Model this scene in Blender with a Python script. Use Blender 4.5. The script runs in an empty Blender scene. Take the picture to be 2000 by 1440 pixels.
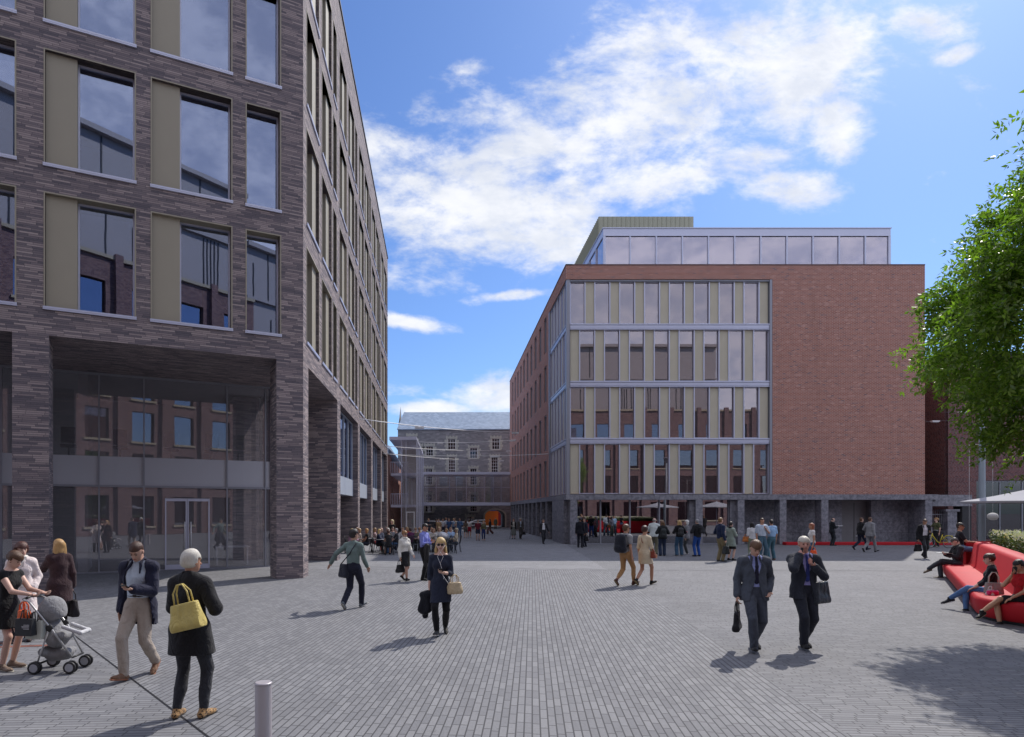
import bpy, bmesh, math, random
import numpy as np
from mathutils import Vector, Matrix
R = math.radians
SC = bpy.context.scene
COL = SC.collection

# ---------------------------------------------------------------- camera
FPX, PX0, PY0, HC = 1257.0, 874.0, 998.0, 2.15
cam_d = bpy.data.cameras.new("camera"); cam = bpy.data.objects.new("camera", cam_d); COL.objects.link(cam)
cam.location = (0, 0, HC); cam.rotation_euler = (R(90), 0, 0)
cam_d.sensor_width = 36; cam_d.lens = 36 * FPX / 2000
cam_d.shift_x = (1000 - PX0) / 2000; cam_d.shift_y = (PY0 - 720) / 2000
cam_d.clip_start = 0.1; cam_d.clip_end = 4000
SC.camera = cam
def gr(px, py):
    """ground point (metres) for a spot measured in the photograph"""
    Y = FPX * HC / (py - PY0)
    return ((px - PX0) / FPX * Y, Y)
def at(px, Y): return (px - PX0) / FPX * Y
def zz(py, Y): return HC + (PY0 - py) / FPX * Y

# ---------------------------------------------------------------- light
SUN_AZ = Vector((0.63, 0.777, 0)).normalized(); SUN_EL = R(46)
sun_d = bpy.data.lights.new("sun", 'SUN'); sun_d.energy = 2.5; sun_d.angle = R(0.5); sun_d.color = (1, 0.94, 0.86)
sun = bpy.data.objects.new("sun", sun_d); COL.objects.link(sun)
sdir = Vector((SUN_AZ.x * math.cos(SUN_EL), SUN_AZ.y * math.cos(SUN_EL), math.sin(SUN_EL)))
sun.rotation_euler = sdir.to_track_quat('Z', 'Y').to_euler(); sun.location = (20, 20, 60)
SC.view_settings.view_transform = 'Standard'; SC.view_settings.look = 'None'
SC.view_settings.gamma = 1; SC.view_settings.exposure = 0.62
SC.cycles.max_bounces = 7; SC.cycles.diffuse_bounces = 3; SC.cycles.glossy_bounces = 4
SC.cycles.transparent_max_bounces = 10; SC.cycles.transmission_bounces = 4
SC.cycles.caustics_reflective = False; SC.cycles.caustics_refractive = False
SC.cycles.sample_clamp_indirect = 6.0

class NT:
    """tiny node-tree helper"""
    def __init__(s, tree): s.t = tree; s.n = tree.nodes; s.l = tree.links
    def new(s, typ, **kw):
        nd = s.n.new(typ)
        for k, v in kw.items(): setattr(nd, k, v)
        return nd
    def link(s, a, b): s.l.new(a, b)
    def put(s, sock, v):
        if hasattr(v, 'is_output') or isinstance(v, bpy.types.NodeSocket): s.l.new(v, sock)
        else: sock.default_value = v
    def m(s, op, a, b=None, c=None, clamp=False):
        nd = s.new('ShaderNodeMath', operation=op); nd.use_clamp = clamp
        s.put(nd.inputs[0], a)
        if b is not None: s.put(nd.inputs[1], b)
        if c is not None: s.put(nd.inputs[2], c)
        return nd.outputs[0]
    def vm(s, op, a, b=None):
        nd = s.new('ShaderNodeVectorMath', operation=op); s.put(nd.inputs[0], a)
        if b is not None: s.put(nd.inputs[1], b)
        return nd.outputs[1] if op in ('DOT_PRODUCT', 'LENGTH') else nd.outputs[0]
    def comb(s, x, y, z=0.0):
        nd = s.new('ShaderNodeCombineXYZ')
        for i, v in enumerate((x, y, z)): s.put(nd.inputs[i], v)
        return nd.outputs[0]
    def mix(s, f, a, b, blend='MIX'):
        nd = s.new('ShaderNodeMix', data_type='RGBA', blend_type=blend)
        s.put(nd.inputs[0], f); s.put(nd.inputs[6], a); s.put(nd.inputs[7], b)
        return nd.outputs[2]
    def noise(s, vec, scale, detail=4, rough=0.55, dist=0.0):
        nd = s.new('ShaderNodeTexNoise'); s.put(nd.inputs['Vector'], vec)
        nd.inputs['Scale'].default_value = scale; nd.inputs['Detail'].default_value = detail
        nd.inputs['Roughness'].default_value = rough; nd.inputs['Distortion'].default_value = dist
        return nd.outputs['Fac']
    def smooth(s, x, a, b):
        nd = s.new('ShaderNodeMapRange', interpolation_type='SMOOTHSTEP')
        s.put(nd.inputs[0], x); nd.inputs[1].default_value = a; nd.inputs[2].default_value = b
        return nd.outputs[0]
    def ramp(s, f, stops, interp='LINEAR'):
        nd = s.new('ShaderNodeValToRGB'); cr = nd.color_ramp; cr.interpolation = interp
        while len(cr.elements) < len(stops): cr.elements.new(0.5)
        for e, (p, c) in zip(cr.elements, stops):
            e.position = p; e.color = (*c, 1)
        s.put(nd.inputs[0], f); return nd.outputs[0]

w = bpy.data.worlds.new("World"); SC.world = w; w.use_nodes = True
T = NT(w.node_tree); T.n.clear()
sky = T.new('ShaderNodeTexSky', sky_type='NISHITA'); sky.sun_disc = False
sky.sun_elevation = SUN_EL; sky.sun_rotation = math.atan2(SUN_AZ.x, SUN_AZ.y)
sky.air_density = 1.0; sky.dust_density = 0.6; sky.ozone_density = 2.0; sky.altitude = 100
tc = T.new('ShaderNodeTexCoord').outputs['Generated']
sp = T.new('ShaderNodeSeparateXYZ'); T.link(tc, sp.inputs[0]); dx, dy, dz = sp.outputs
yy = T.m('MAXIMUM', dy, 0.12)
cu = T.m('DIVIDE', dx, yy); cv = T.m('DIVIDE', dz, yy)
# cloud bank: soft elongated lobes in direction space
LPX = [(890, 370, 240, 130, .05), (1130, 270, 270, 120, .15), (1420, 145, 320, 150, .35), (1240, 350, 230, 50, 0), (1000, 480, 180, 45, -.1), (1560, 370, 95, 34, -.1),
       (1800, 50, 85, 42, 0), (1870, 105, 50, 16, .3), (960, 770, 62, 34, 0), (845, 798, 70, 12, 0), (790, 628, 90, 13, -.15), (1005, 578, 70, 10, .1), (1600, 90, 110, 70, .2), (1640, 250, 60, 60, .3), (1380, 290, 150, 50, -.1), (1850, 850, 90, 60, 0)]
lobes = [((a - PX0) / FPX, (PY0 - b) / FPX, c / FPX, d / FPX, e) for a, b, c, d, e in LPX]
mask = None
for (a, b, ra, rb, ang) in lobes:
    du = T.m('SUBTRACT', cu, a); dv = T.m('SUBTRACT', cv, b)
    c_, s_ = math.cos(ang), math.sin(ang)
    p = T.m('DIVIDE', T.m('ADD', T.m('MULTIPLY', du, c_), T.m('MULTIPLY', dv, s_)), ra)
    q = T.m('DIVIDE', T.m('SUBTRACT', T.m('MULTIPLY', dv, c_), T.m('MULTIPLY', du, s_)), rb)
    r2 = T.m('SQRT', T.m('ADD', T.m('MULTIPLY', p, p), T.m('MULTIPLY', q, q)))
    g = T.m('SUBTRACT', 1.0, r2)
    mask = g if mask is None else T.m('SMOOTH_MAX', mask, g, 0.15)
mask = T.m('MULTIPLY', T.m('SMOOTH_MIN', T.m('MAXIMUM', mask, -0.8), 0.42, 0.2), 1.0)
back = T.m('MULTIPLY', T.m('MAXIMUM', T.m('LESS_THAN', dy, 0.12), T.m('GREATER_THAN', dz, 0.70)), 1.0)  # unseen cloud behind and overhead, added and kept bright to lift ambient light
mask = T.m('ADD', mask, back)
cvec = T.comb(T.m('MULTIPLY', cu, 1.0), T.m('MULTIPLY', cv, 1.55), dz)
cvec_b = T.vm('MULTIPLY', tc, (2.2, 2.2, 3.5))
isb = T.m('LESS_THAN', dy, 0.12)
mv = T.new('ShaderNodeMix', data_type='VECTOR'); T.put(mv.inputs[0], isb); T.put(mv.inputs[4], cvec); T.put(mv.inputs[5], cvec_b)
cvx = mv.outputs[1]
n1 = T.noise(cvx, 6.0, 10, 0.62, 0.25)
n2 = T.noise(cvx, 22.0, 8, 0.6, 0.1)
dens = T.m('ADD', T.m('MULTIPLY', mask, 0.55), T.m('ADD', T.m('MULTIPLY', T.m('SUBTRACT', n1, 0.5), 1.9), T.m('MULTIPLY', T.m('SUBTRACT', n2, 0.5), 0.75)))
cf = T.smooth(dens, -0.20, 0.42)
hi = T.m('MAXIMUM', isb, T.m('GREATER_THAN', dz, 0.70))
cf = T.m('ADD', T.m('MULTIPLY', cf, T.m('SUBTRACT', 1.0, T.m('MULTIPLY', hi, 0.70))), T.m('MULTIPLY', hi, 0.45))
cf = T.m('MULTIPLY', cf, T.smooth(dz, 0.0, 0.05))
shade = T.smooth(T.noise(cvx, 9.0, 6, 0.6, 0.2), 0.32, 0.66)
ccol = T.mix(shade, (4.1, 4.3, 4.75, 1), (5.4, 5.42, 5.5, 1))
ccol = T.mix(T.m('MAXIMUM', isb, T.m('GREATER_THAN', dz, 0.70)), ccol, (6.9, 6.9, 7.6, 1))
skyc = T.mix(1.0, sky.outputs[0], (0.41, 0.54, 0.76, 1), 'MULTIPLY')
fin = T.mix(T.m('MULTIPLY', cf, 0.93), skyc, ccol)
bg = T.new('ShaderNodeBackground'); bg.inputs[1].default_value = 0.125; T.link(fin, bg.inputs[0])
out = T.new('ShaderNodeOutputWorld'); T.link(bg.outputs[0], out.inputs[0])

# ---------------------------------------------------------------- materials
MATS = {}
def base_mat(name):
    m = bpy.data.materials.new(name); m.use_nodes = True
    t = NT(m.node_tree); t.n.clear()
    b = t.new('ShaderNodeBsdfPrincipled'); o = t.new('ShaderNodeOutputMaterial'); t.link(b.outputs[0], o.inputs[0])
    MATS[name] = m
    return m, t, b, o
def plain(name, col, rough=0.6, metal=0.0, var=0.12, scale=6.0, bump=0.0, spec=0.5, coat=0.0):
    if name in MATS: return MATS[name]
    m, t, b, o = base_mat(name)
    g = t.new('ShaderNodeTexCoord').outputs['Object']
    f = t.noise(g, scale, 5)
    c = t.mix(f, tuple(x * (1 - var) for x in col) + (1,), tuple(min(1, x * (1 + var)) for x in col) + (1,))
    t.link(c, b.inputs['Base Color']); b.inputs['Roughness'].default_value = rough; b.inputs['Metallic'].default_value = metal
    b.inputs['Specular IOR Level'].default_value = spec; b.inputs['Coat Weight'].default_value = coat
    if bump:
        bp = t.new('ShaderNodeBump'); bp.inputs['Strength'].default_value = bump; bp.inputs['Distance'].default_value = 0.01
        t.link(t.noise(g, scale * 6, 4), bp.inputs['Height']); t.link(bp.outputs[0], b.inputs['Normal'])
    return m
def wall_uv(t, hang=0.0):
    g = t.new('ShaderNodeNewGeometry')
    s1 = t.new('ShaderNodeSeparateXYZ'); t.link(g.outputs['Position'], s1.inputs[0])
    s2 = t.new('ShaderNodeSeparateXYZ'); t.link(g.outputs['True Normal'], s2.inputs[0])
    px, py, pz = s1.outputs; nx, ny, nz = s2.outputs
    h = t.m('GREATER_THAN', t.m('ABSOLUTE', nz), 0.6)
    # tangent kept the same way round whichever way the face points
    u = t.m('SUBTRACT', t.m('MULTIPLY', px, t.m('ABSOLUTE', ny)), t.m('MULTIPLY', py, t.m('MULTIPLY', nx, t.m('SIGN', ny))))
    c, s = math.cos(hang), math.sin(hang)
    hu = t.m('ADD', t.m('MULTIPLY', px, c), t.m('MULTIPLY', py, s)); hv = t.m('SUBTRACT', t.m('MULTIPLY', py, c), t.m('MULTIPLY', px, s))
    steep = t.m('LESS_THAN', t.m('ABSOLUTE', ny), 0.02)
    u = t.m('ADD', t.m('MULTIPLY', u, t.m('SUBTRACT', 1.0, steep)), t.m('MULTIPLY', py, steep))
    uf = t.m('ADD', t.m('MULTIPLY', hu, h), t.m('MULTIPLY', u, t.m('SUBTRACT', 1.0, h)))
    vf = t.m('ADD', t.m('MULTIPLY', hv, h), t.m('MULTIPLY', pz, t.m('SUBTRACT', 1.0, h)))
    return uf, vf, g.outputs['Position']
def brick(name, bw, bh, mort, stops, mcol, hang=0.0, rough=0.85, jitter=True, bump=0.5, offset=0.5, big=0.12, msmooth=0.1):
    if name in MATS: return MATS[name]
    m, t, b, o = base_mat(name)
    u, v, pos = wall_uv(t, hang)
    if jitter:
        row = t.m('FLOOR', t.m('DIVIDE', v, bh))
        wn = t.new('ShaderNodeTexWhiteNoise', noise_dimensions='1D'); t.link(row, wn.inputs['W'])
        u = t.m('ADD', u, t.m('MULTIPLY', wn.outputs['Value'], bw * 7.0))
    bt = t.new('ShaderNodeTexBrick'); t.link(t.comb(u, v), bt.inputs['Vector'])
    bt.offset = 0.0 if jitter else offset; bt.inputs['Scale'].default_value = 1.0
    bt.inputs['Color1'].default_value = (0, 0, 0, 1); bt.inputs['Color2'].default_value = (1, 1, 1, 1)
    bt.inputs['Mortar'].default_value = (0.5, 0.5, 0.5, 1)
    bt.inputs['Mortar Size'].default_value = mort; bt.inputs['Mortar Smooth'].default_value = msmooth; bt.inputs['Bias'].default_value = 0
    bt.inputs['Brick Width'].default_value = bw; bt.inputs['Row Height'].default_value = bh
    c = t.ramp(bt.outputs['Color'], stops)
    ln = t.noise(pos, 0.35, 4); fn = t.noise(pos, 30.0, 4)
    c = t.mix(1.0, c, t.mix(ln, (1 - big,) * 3 + (1,), (1 + big,) * 3 + (1,)), 'MULTIPLY')
    c = t.mix(1.0, c, t.mix(fn, (0.8,) * 3 + (1,), (1.2,) * 3 + (1,)), 'MULTIPLY')
    c = t.mix(bt.outputs['Fac'], c, mcol + (1,))
    if 'paving' in name:
        st1 = t.smooth(t.noise(pos, 0.55, 7, 0.68, 0.6), 0.46, 0.72); st2 = t.smooth(t.noise(pos, 5.0, 3, 0.5, 0.3), 0.69, 0.75)
        c = t.mix(t.m('MULTIPLY', st1, 0.30), c, (0.10, 0.102, 0.112, 1)); c = t.mix(t.m('MULTIPLY', st2, 0.45), c, (0.08, 0.08, 0.085, 1))
    else:
        st1 = t.smooth(t.noise(t.vm('MULTIPLY', pos, (1.2, 1.2, 0.25)), 0.8, 6, 0.7, 0.3), 0.50, 0.80); c = t.mix(t.m('MULTIPLY', st1, 0.22), c, tuple(x * 0.45 for x in stops[1][1]) + (1,))
    t.link(c, b.inputs['Base Color']); b.inputs['Roughness'].default_value = rough
    b.inputs['Specular IOR Level'].default_value = 0.3
    bp = t.new('ShaderNodeBump'); bp.inputs['Strength'].default_value = bump; bp.inputs['Distance'].default_value = 0.01
    hgt = t.m('ADD', t.m('SUBTRACT', 1.0, bt.outputs['Fac']), t.m('MULTIPLY', fn, 0.5))
    t.link(hgt, bp.inputs['Height']); t.link(bp.outputs[0], b.inputs['Normal'])
    return m
FR_ANG = math.atan2(1257, 2556)     # the left block's front runs at this angle
PURPLE = [(0.0, (0.135, 0.12, 0.14)), (0.3, (0.20, 0.17, 0.185)), (0.62, (0.28, 0.23, 0.235)), (1.0, (0.41, 0.34, 0.33))]
M_PB = brick('purple_brick', 0.44, 0.054, 0.0045, PURPLE, (0.085, 0.078, 0.09), hang=FR_ANG)
REDS = [(0.0, (0.20, 0.10, 0.09)), (0.08, (0.34, 0.125, 0.075)), (0.5, (0.385, 0.146, 0.088)), (0.92, (0.43, 0.172, 0.108)), (1.0, (0.52, 0.26, 0.19))]
M_RB = brick('red_brick', 0.22, 0.078, 0.0085, REDS, (0.52, 0.46, 0.47), bump=0.3, jitter=False, big=0.07)
M_RB2 = brick('brown_brick', 0.225, 0.075, 0.007, [(0, (0.16, 0.085, 0.07)), (0.5, (0.24, 0.13, 0.10)), (1, (0.30, 0.17, 0.13))], (0.24, 0.19, 0.18), bump=0.3)
M_RB3 = brick('dark_red_brick', 0.225, 0.085, 0.012, [(0, (0.10, 0.035, 0.035)), (0.5, (0.17, 0.06, 0.055)), (1, (0.22, 0.08, 0.07))], (0.24, 0.20, 0.21), bump=0.3)
GREYS = [(0, (0.182, 0.185, 0.199)), (0.5, (0.210, 0.213, 0.227)), (1, (0.244, 0.247, 0.260))]
def paver(name, bw, bh, ang, mort=0.006, k=1.0, mk=0.36):
    return brick(name, bw, bh, mort, [(p, tuple(x * k for x in c)) for p, c in GREYS], tuple(x * mk for x in (0.19, 0.192, 0.21)), hang=ang, rough=0.8, bump=0.35, big=0.10)
M_RUB = brick('grey_rubble_stone', 0.42, 0.16, 0.006, [(0, (0.17, 0.17, 0.185)), (0.5, (0.215, 0.215, 0.23)), (1, (0.28, 0.275, 0.29))], (0.20, 0.20, 0.21), bump=0.5)
def stone_mat():
    m, t, b, o = base_mat('blue_grey_stone')
    u, v, pos = wall_uv(t)
    bt = t.new('ShaderNodeTexBrick'); t.link(t.comb(u, t.m('SUBTRACT', v, 0.02)), bt.inputs['Vector'])
    bt.offset = 0.5; bt.inputs['Scale'].default_value = 1
    bt.inputs['Color1'].default_value = (0.20, 0.20, 0.225, 1); bt.inputs['Color2'].default_value = (0.255, 0.255, 0.28, 1)
    bt.inputs['Mortar'].default_value = (0.06, 0.06, 0.07, 1); bt.inputs['Mortar Size'].default_value = 0.006
    bt.inputs['Brick Width'].default_value = 2.4; bt.inputs['Row Height'].default_value = 0.705
    n1 = t.noise(pos, 5.0, 9, 0.7, 0.4); n2 = t.noise(pos, 1.1, 5, 0.6)
    c = t.mix(1.0, bt.outputs['Color'], t.mix(t.smooth(n1, 0.33, 0.70), (0.62, 0.62, 0.66, 1), (1.42, 1.40, 1.40, 1)), 'MULTIPLY')
    c = t.mix(1.0, c, t.mix(n2, (0.8, 0.8, 0.82, 1), (1.2, 1.2, 1.2, 1)), 'MULTIPLY')
    t.link(c, b.inputs['Base Color']); b.inputs['Roughness'].default_value = 0.62
    return m
M_ST = stone_mat()
M_OL = plain('olive_metal', (0.36, 0.325, 0.25), 0.55, 0.0, 0.04, 2.0)
M_OL2 = plain('cream_ribbed_panel', (0.66, 0.615, 0.49), 0.6, 0.0, 0.05, 2.0)
M_AL = plain('lilac_aluminium', (0.60, 0.62, 0.76), 0.38, 0.25, 0.05, 1.0)
M_ALD = plain('grey_aluminium', (0.30, 0.31, 0.36), 0.4, 0.3, 0.05, 1.0)
M_DK = plain('dark_metal', (0.035, 0.036, 0.042), 0.45, 0.3, 0.1)
M_SB = plain('steel_blue_panel', (0.50, 0.56, 0.66), 0.4, 0.15, 0.05, 1.0)
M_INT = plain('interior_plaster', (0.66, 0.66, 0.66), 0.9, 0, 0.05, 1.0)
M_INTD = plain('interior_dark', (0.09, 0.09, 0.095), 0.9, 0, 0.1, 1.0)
M_FLR = plain('interior_floor', (0.22, 0.21, 0.20), 0.7, 0, 0.1, 1.0)
M_WHT = plain('white_paint', (0.78, 0.78, 0.80), 0.5, 0, 0.03)
M_RED = plain('red_bench_coating', (0.50, 0.012, 0.022), 0.62, 0, 0.10, 1.5, spec=0.3)
M_SOIL = plain('soil', (0.035, 0.028, 0.024), 0.95, 0, 0.3, 20, 0.6)
def glass(name, refl=0.5, tint=(0.55, 0.56, 0.60), rcol=(0.86, 0.86, 0.92), rough=0.0, body=None):
    if name in MATS: return MATS[name]
    m = bpy.data.materials.new(name); m.use_nodes = True; t = NT(m.node_tree); t.n.clear()
    tr = t.new('ShaderNodeBsdfTransparent'); tr.inputs[0].default_value = (*tint, 1)
    gl = t.new('ShaderNodeBsdfGlossy'); gl.inputs['Color'].default_value = (*rcol, 1); gl.inputs['Roughness'].default_value = rough
    gg = t.new('ShaderNodeNewGeometry'); bp = t.new('ShaderNodeBump'); bp.inputs['Strength'].default_value = 0.022; bp.inputs['Distance'].default_value = 0.05
    t.link(t.noise(gg.outputs['Position'], 0.55, 2, 0.5), bp.inputs['Height']); t.link(bp.outputs[0], gl.inputs['Normal'])
    lw = t.new('ShaderNodeLayerWeight'); lw.inputs[0].default_value = 0.5
    f = t.m('ADD', refl, t.m('MULTIPLY', t.m('POWER', lw.outputs['Facing'], 4.0), 1.0 - refl), clamp=True)
    mx = t.new('ShaderNodeMixShader'); t.link(f, mx.inputs[0]); t.link(tr.outputs[0], mx.inputs[1]); t.link(gl.outputs[0], mx.inputs[2])
    last = mx.outputs[0]
    if body:
        df = t.new('ShaderNodeBsdfDiffuse'); df.inputs[0].default_value = (*body[:3], 1)
        m2 = t.new('ShaderNodeMixShader'); m2.inputs[0].default_value = body[3]
        t.link(last, m2.inputs[1]); t.link(df.outputs[0], m2.inputs[2]); last = m2.outputs[0]
    o = t.new('ShaderNodeOutputMaterial'); t.link(last, o.inputs[0]); MATS[name] = m
    return m
G_L = glass('window_glass', 0.40, (0.5, 0.52, 0.58), (0.54, 0.62, 0.82))
G_R = glass('office_glass', 0.36, (0.55, 0.52, 0.52), (0.80, 0.72, 0.74), body=(0.46, 0.40, 0.40, 0.08))  # pinkish diffuse veil painted into the glass to soften dark reflections
G_G = glass('shopfront_glass', 0.19, (0.90, 0.90, 0.93), (0.80, 0.80, 0.84), body=(0.55, 0.55, 0.58, 0.13))  # grey diffuse veil painted into the glass stands in for a lighter lobby
G_C = glass('clear_glass', 0.07, (0.90, 0.90, 0.92), (0.85, 0.86, 0.9), body=(0.75, 0.72, 0.76, 0.05))
G_F = glass('frosted_band', 0.12, (0.6, 0.6, 0.64), (0.8, 0.8, 0.85), 0.25, body=(0.66, 0.67, 0.74, 0.75))

# ---------------------------------------------------------------- object helpers
def tag(o, label=None, cat=None, group=None, kind=None):
    if label: o['label'] = label
    if cat: o['category'] = cat
    if group: o['group'] = group
    if kind: o['kind'] = kind
    return o
def empty(name, loc=(0, 0, 0), rz=0, **kw):
    o = bpy.data.objects.new(name, None); COL.objects.link(o)
    o.location = loc if len(loc) == 3 else (*loc, 0); o.rotation_euler = (0, 0, rz); o.empty_display_size = 0.3
    return tag(o, **kw)
def wmat(o):
    return o.matrix_basis.copy() if o.parent is None else wmat(o.parent) @ o.matrix_parent_inverse @ o.matrix_basis
def link(name, me, parent=None, world=True, mat=None):
    o = bpy.data.objects.new(name, me); COL.objects.link(o)
    if mat is not None and not me.materials: me.materials.append(mat)
    if parent is not None:
        o.parent = parent
        if world:
            o.matrix_parent_inverse = wmat(parent).inverted()
    return o
class MB:
    """collects boxes, bars and tubes, then becomes ONE mesh"""
    def __init__(s): s.v = []; s.f = []; s.sm = []
    def quad(s, *p):
        b = len(s.v); s.v += [tuple(x) for x in p]; s.f.append(tuple(range(b, b + len(p)))); s.sm.append(False)
    def hexa(s, P, smooth=False):
        b = len(s.v); s.v += [tuple(x) for x in P]
        for q in ((0, 3, 2, 1), (4, 5, 6, 7), (0, 1, 5, 4), (1, 2, 6, 5), (2, 3, 7, 6), (3, 0, 4, 7)):
            s.f.append(tuple(b + i for i in q)); s.sm.append(smooth)
    def box(s, x0, x1, y0, y1, z0, z1):
        s.hexa([(x0, y0, z0), (x1, y0, z0), (x1, y1, z0), (x0, y1, z0), (x0, y0, z1), (x1, y0, z1), (x1, y1, z1), (x0, y1, z1)])
    def fbox(s, F, u0, u1, w0, w1, z0, z1):
        """box in a facade frame: u along, w outward"""
        P = [F(u0, w0, z0), F(u1, w0, z0), F(u1, w1, z0), F(u0, w1, z0), F(u0, w0, z1), F(u1, w0, z1), F(u1, w1, z1), F(u0, w1, z1)]
        s.hexa(P)
    def tube(s, pts, r, n=8, cap=True, flat=None):
        pts = [Vector(p) for p in pts]; rs = r if isinstance(r, (list, tuple)) else [r] * len(pts)
        b = len(s.v); up = Vector((0, 0, 1)); prev = None
        for i, p in enumerate(pts):
            d = (pts[min(i + 1, len(pts) - 1)] - pts[max(i - 1, 0)])
            if d.length < 1e-9: d = Vector((0, 0, 1))
            d.normalize()
            if prev is None: a = d.cross(up if abs(d.z) < 0.9 else Vector((0, 1, 0))).normalized()
            else: a = (prev - d * prev.dot(d)).normalized()
            prev = a; c = d.cross(a)
            for k in range(n):
                t = 2 * math.pi * k / n
                s.v.append(tuple(p + a * math.cos(t) * rs[i] + c * math.sin(t) * rs[i]))
        for i in range(len(pts) - 1):
            for k in range(n):
                k2 = (k + 1) % n
                s.f.append((b + i * n + k, b + i * n + k2, b + (i + 1) * n + k2, b + (i + 1) * n + k)); s.sm.append(True)
        if cap:
            s.f.append(tuple(b + k for k in range(n))[::-1]); s.sm.append(False)
            s.f.append(tuple(b + (len(pts) - 1) * n + k for k in range(n))); s.sm.append(False)
    def ring(s, c, ax, R_, r, n=28, m=6):
        """torus: centre c, axis ax"""
        c = Vector(c); ax = Vector(ax).normalized(); a = ax.cross(Vector((0, 0, 1)) if abs(ax.z) < 0.9 else Vector((1, 0, 0))).normalized(); bb = ax.cross(a)
        b = len(s.v)
        for i in range(n):
            t = 2 * math.pi * i / n; d = a * math.cos(t) + bb * math.sin(t)
            for k in range(m):
                q = 2 * math.pi * k / m
                s.v.append(tuple(c + d * (R_ + r * math.cos(q)) + ax * r * math.sin(q)))
        for i in range(n):
            for k in range(m):
                i2, k2 = (i + 1) % n, (k + 1) % m
                s.f.append((b + i * m + k, b + i2 * m + k, b + i2 * m + k2, b + i * m + k2)); s.sm.append(True)
    def prism(s, poly, z0, z1, top=True, bottom=True):
        b = len(s.v); n = len(poly)
        s.v += [(x, y, z0) for x, y in poly] + [(x, y, z1) for x, y in poly]
        for i in range(n):
            j = (i + 1) % n; s.f.append((b + i, b + j, b + n + j, b + n + i)); s.sm.append(False)
        if top: s.f.append(tuple(b + n + i for i in range(n))); s.sm.append(False)
        if bottom: s.f.append(tuple(b + i for i in range(n))[::-1]); s.sm.append(False)
    def sphere(s, c, r, n=14, m=8):
        b = len(s.v); c = Vector(c); rr = r if hasattr(r, '__len__') else (r, r, r)
        for i in range(m + 1):
            ph = math.pi * i / m
            for k in range(n):
                t = 2 * math.pi * k / n
                s.v.append((c.x + rr[0] * math.sin(ph) * math.cos(t), c.y + rr[1] * math.sin(ph) * math.sin(t), c.z + rr[2] * math.cos(ph)))
        for i in range(m):
            for k in range(n):
                k2 = (k + 1) % n; s.f.append((b + i * n + k, b + (i + 1) * n + k, b + (i + 1) * n + k2, b + i * n + k2)); s.sm.append(True)
    def mesh(s, name, mat):
        me = bpy.data.meshes.new(name); me.from_pydata(s.v, [], s.f); me.polygons.foreach_set('use_smooth', s.sm)
        me.materials.append(mat); me.validate(); me.update(); return me
    def build(s, name, mat, parent=None, world=True): return link(name, s.mesh(name, mat), parent, world)
def frame(ox, oy, tx, ty, nx, ny):
    return lambda u, w_, z: (ox + tx * u + nx * w_, oy + ty * u + ny * w_, z)
def holed_wall(mb, F, u0, u1, z0, z1, holes, depth, first_jamb=True):
    """front skin of a wall with openings and their reveals"""
    us = sorted({u0, u1, *[h[0] for h in holes], *[h[1] for h in holes]}); zs = sorted({z0, z1, *[h[2] for h in holes], *[h[3] for h in holes]})
    us = [u for u in us if u0 <= u <= u1]; zs = [z for z in zs if z0 <= z <= z1]
    def hole(i, j):
        uc, zc = (us[i] + us[i + 1]) / 2, (zs[j] + zs[j + 1]) / 2
        return any(h[0] < uc < h[1] and h[2] < zc < h[3] for h in holes)
    nu, nz = len(us) - 1, len(zs) - 1
    H = [[hole(i, j) for j in range(nz)] for i in range(nu)]
    for i in range(nu):
        for j in range(nz):
            a, b, c, d = us[i], us[i + 1], zs[j], zs[j + 1]
            if not H[i][j]: mb.quad(F(a, 0, c), F(b, 0, c), F(b, 0, d), F(a, 0, d)); continue
            if (i == 0 and first_jamb) or (i > 0 and not H[i - 1][j]): mb.quad(F(a, 0, c), F(a, -depth, c), F(a, -depth, d), F(a, 0, d))
            if i == nu - 1 or not H[i + 1][j]: mb.quad(F(b, 0, c), F(b, 0, d), F(b, -depth, d), F(b, -depth, c))
            if (j == 0 and c > 0.05) or (j > 0 and not H[i][j - 1]): mb.quad(F(a, 0, c), F(b, 0, c), F(b, -depth, c), F(a, -depth, c))
            if j == nz - 1 or not H[i][j + 1]: mb.quad(F(a, 0, d), F(a, -depth, d), F(b, -depth, d), F(b, 0, d))
def fmat(F, u, z):
    """matrix putting local (x along, y inward, z up) at facade point u,z"""
    o = Vector(F(u, 0, z)); x = Vector(F(u + 1, 0, z)) - o; y = o - Vector(F(u, 1, z))
    return Matrix(((x.x, y.x, 0, o.x), (x.y, y.y, 0, o.y), (0, 0, 1, o.z), (0, 0, 0, 1)))
CACHE = {}
def cached(key, fn, name, mat):
    if key not in CACHE:
        mb = MB(); fn(mb); CACHE[key] = mb.mesh(name, mat)
    return CACHE[key]
def put(name, me, parent, M):
    """a part at world matrix M under a thing whose own placement is its basis"""
    o = link(name, me, parent); o.matrix_basis = M; return o
def sub(name, me, parent):
    return link(name, me, parent, world=False)
# ================================================================ THE GROUND
def ground_poly(name, pts, z, mat):
    mb = MB(); mb.quad(*[(x, y, z) for x, y in pts]); o = mb.build(name, mat); return tag(o, kind='structure')
ground_poly('ground', [(-400, -400), (400, -400), (400, 400), (-400, 400)], -0.02, paver('far_ground_paving', 0.4, 0.1, 0.0))
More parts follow.
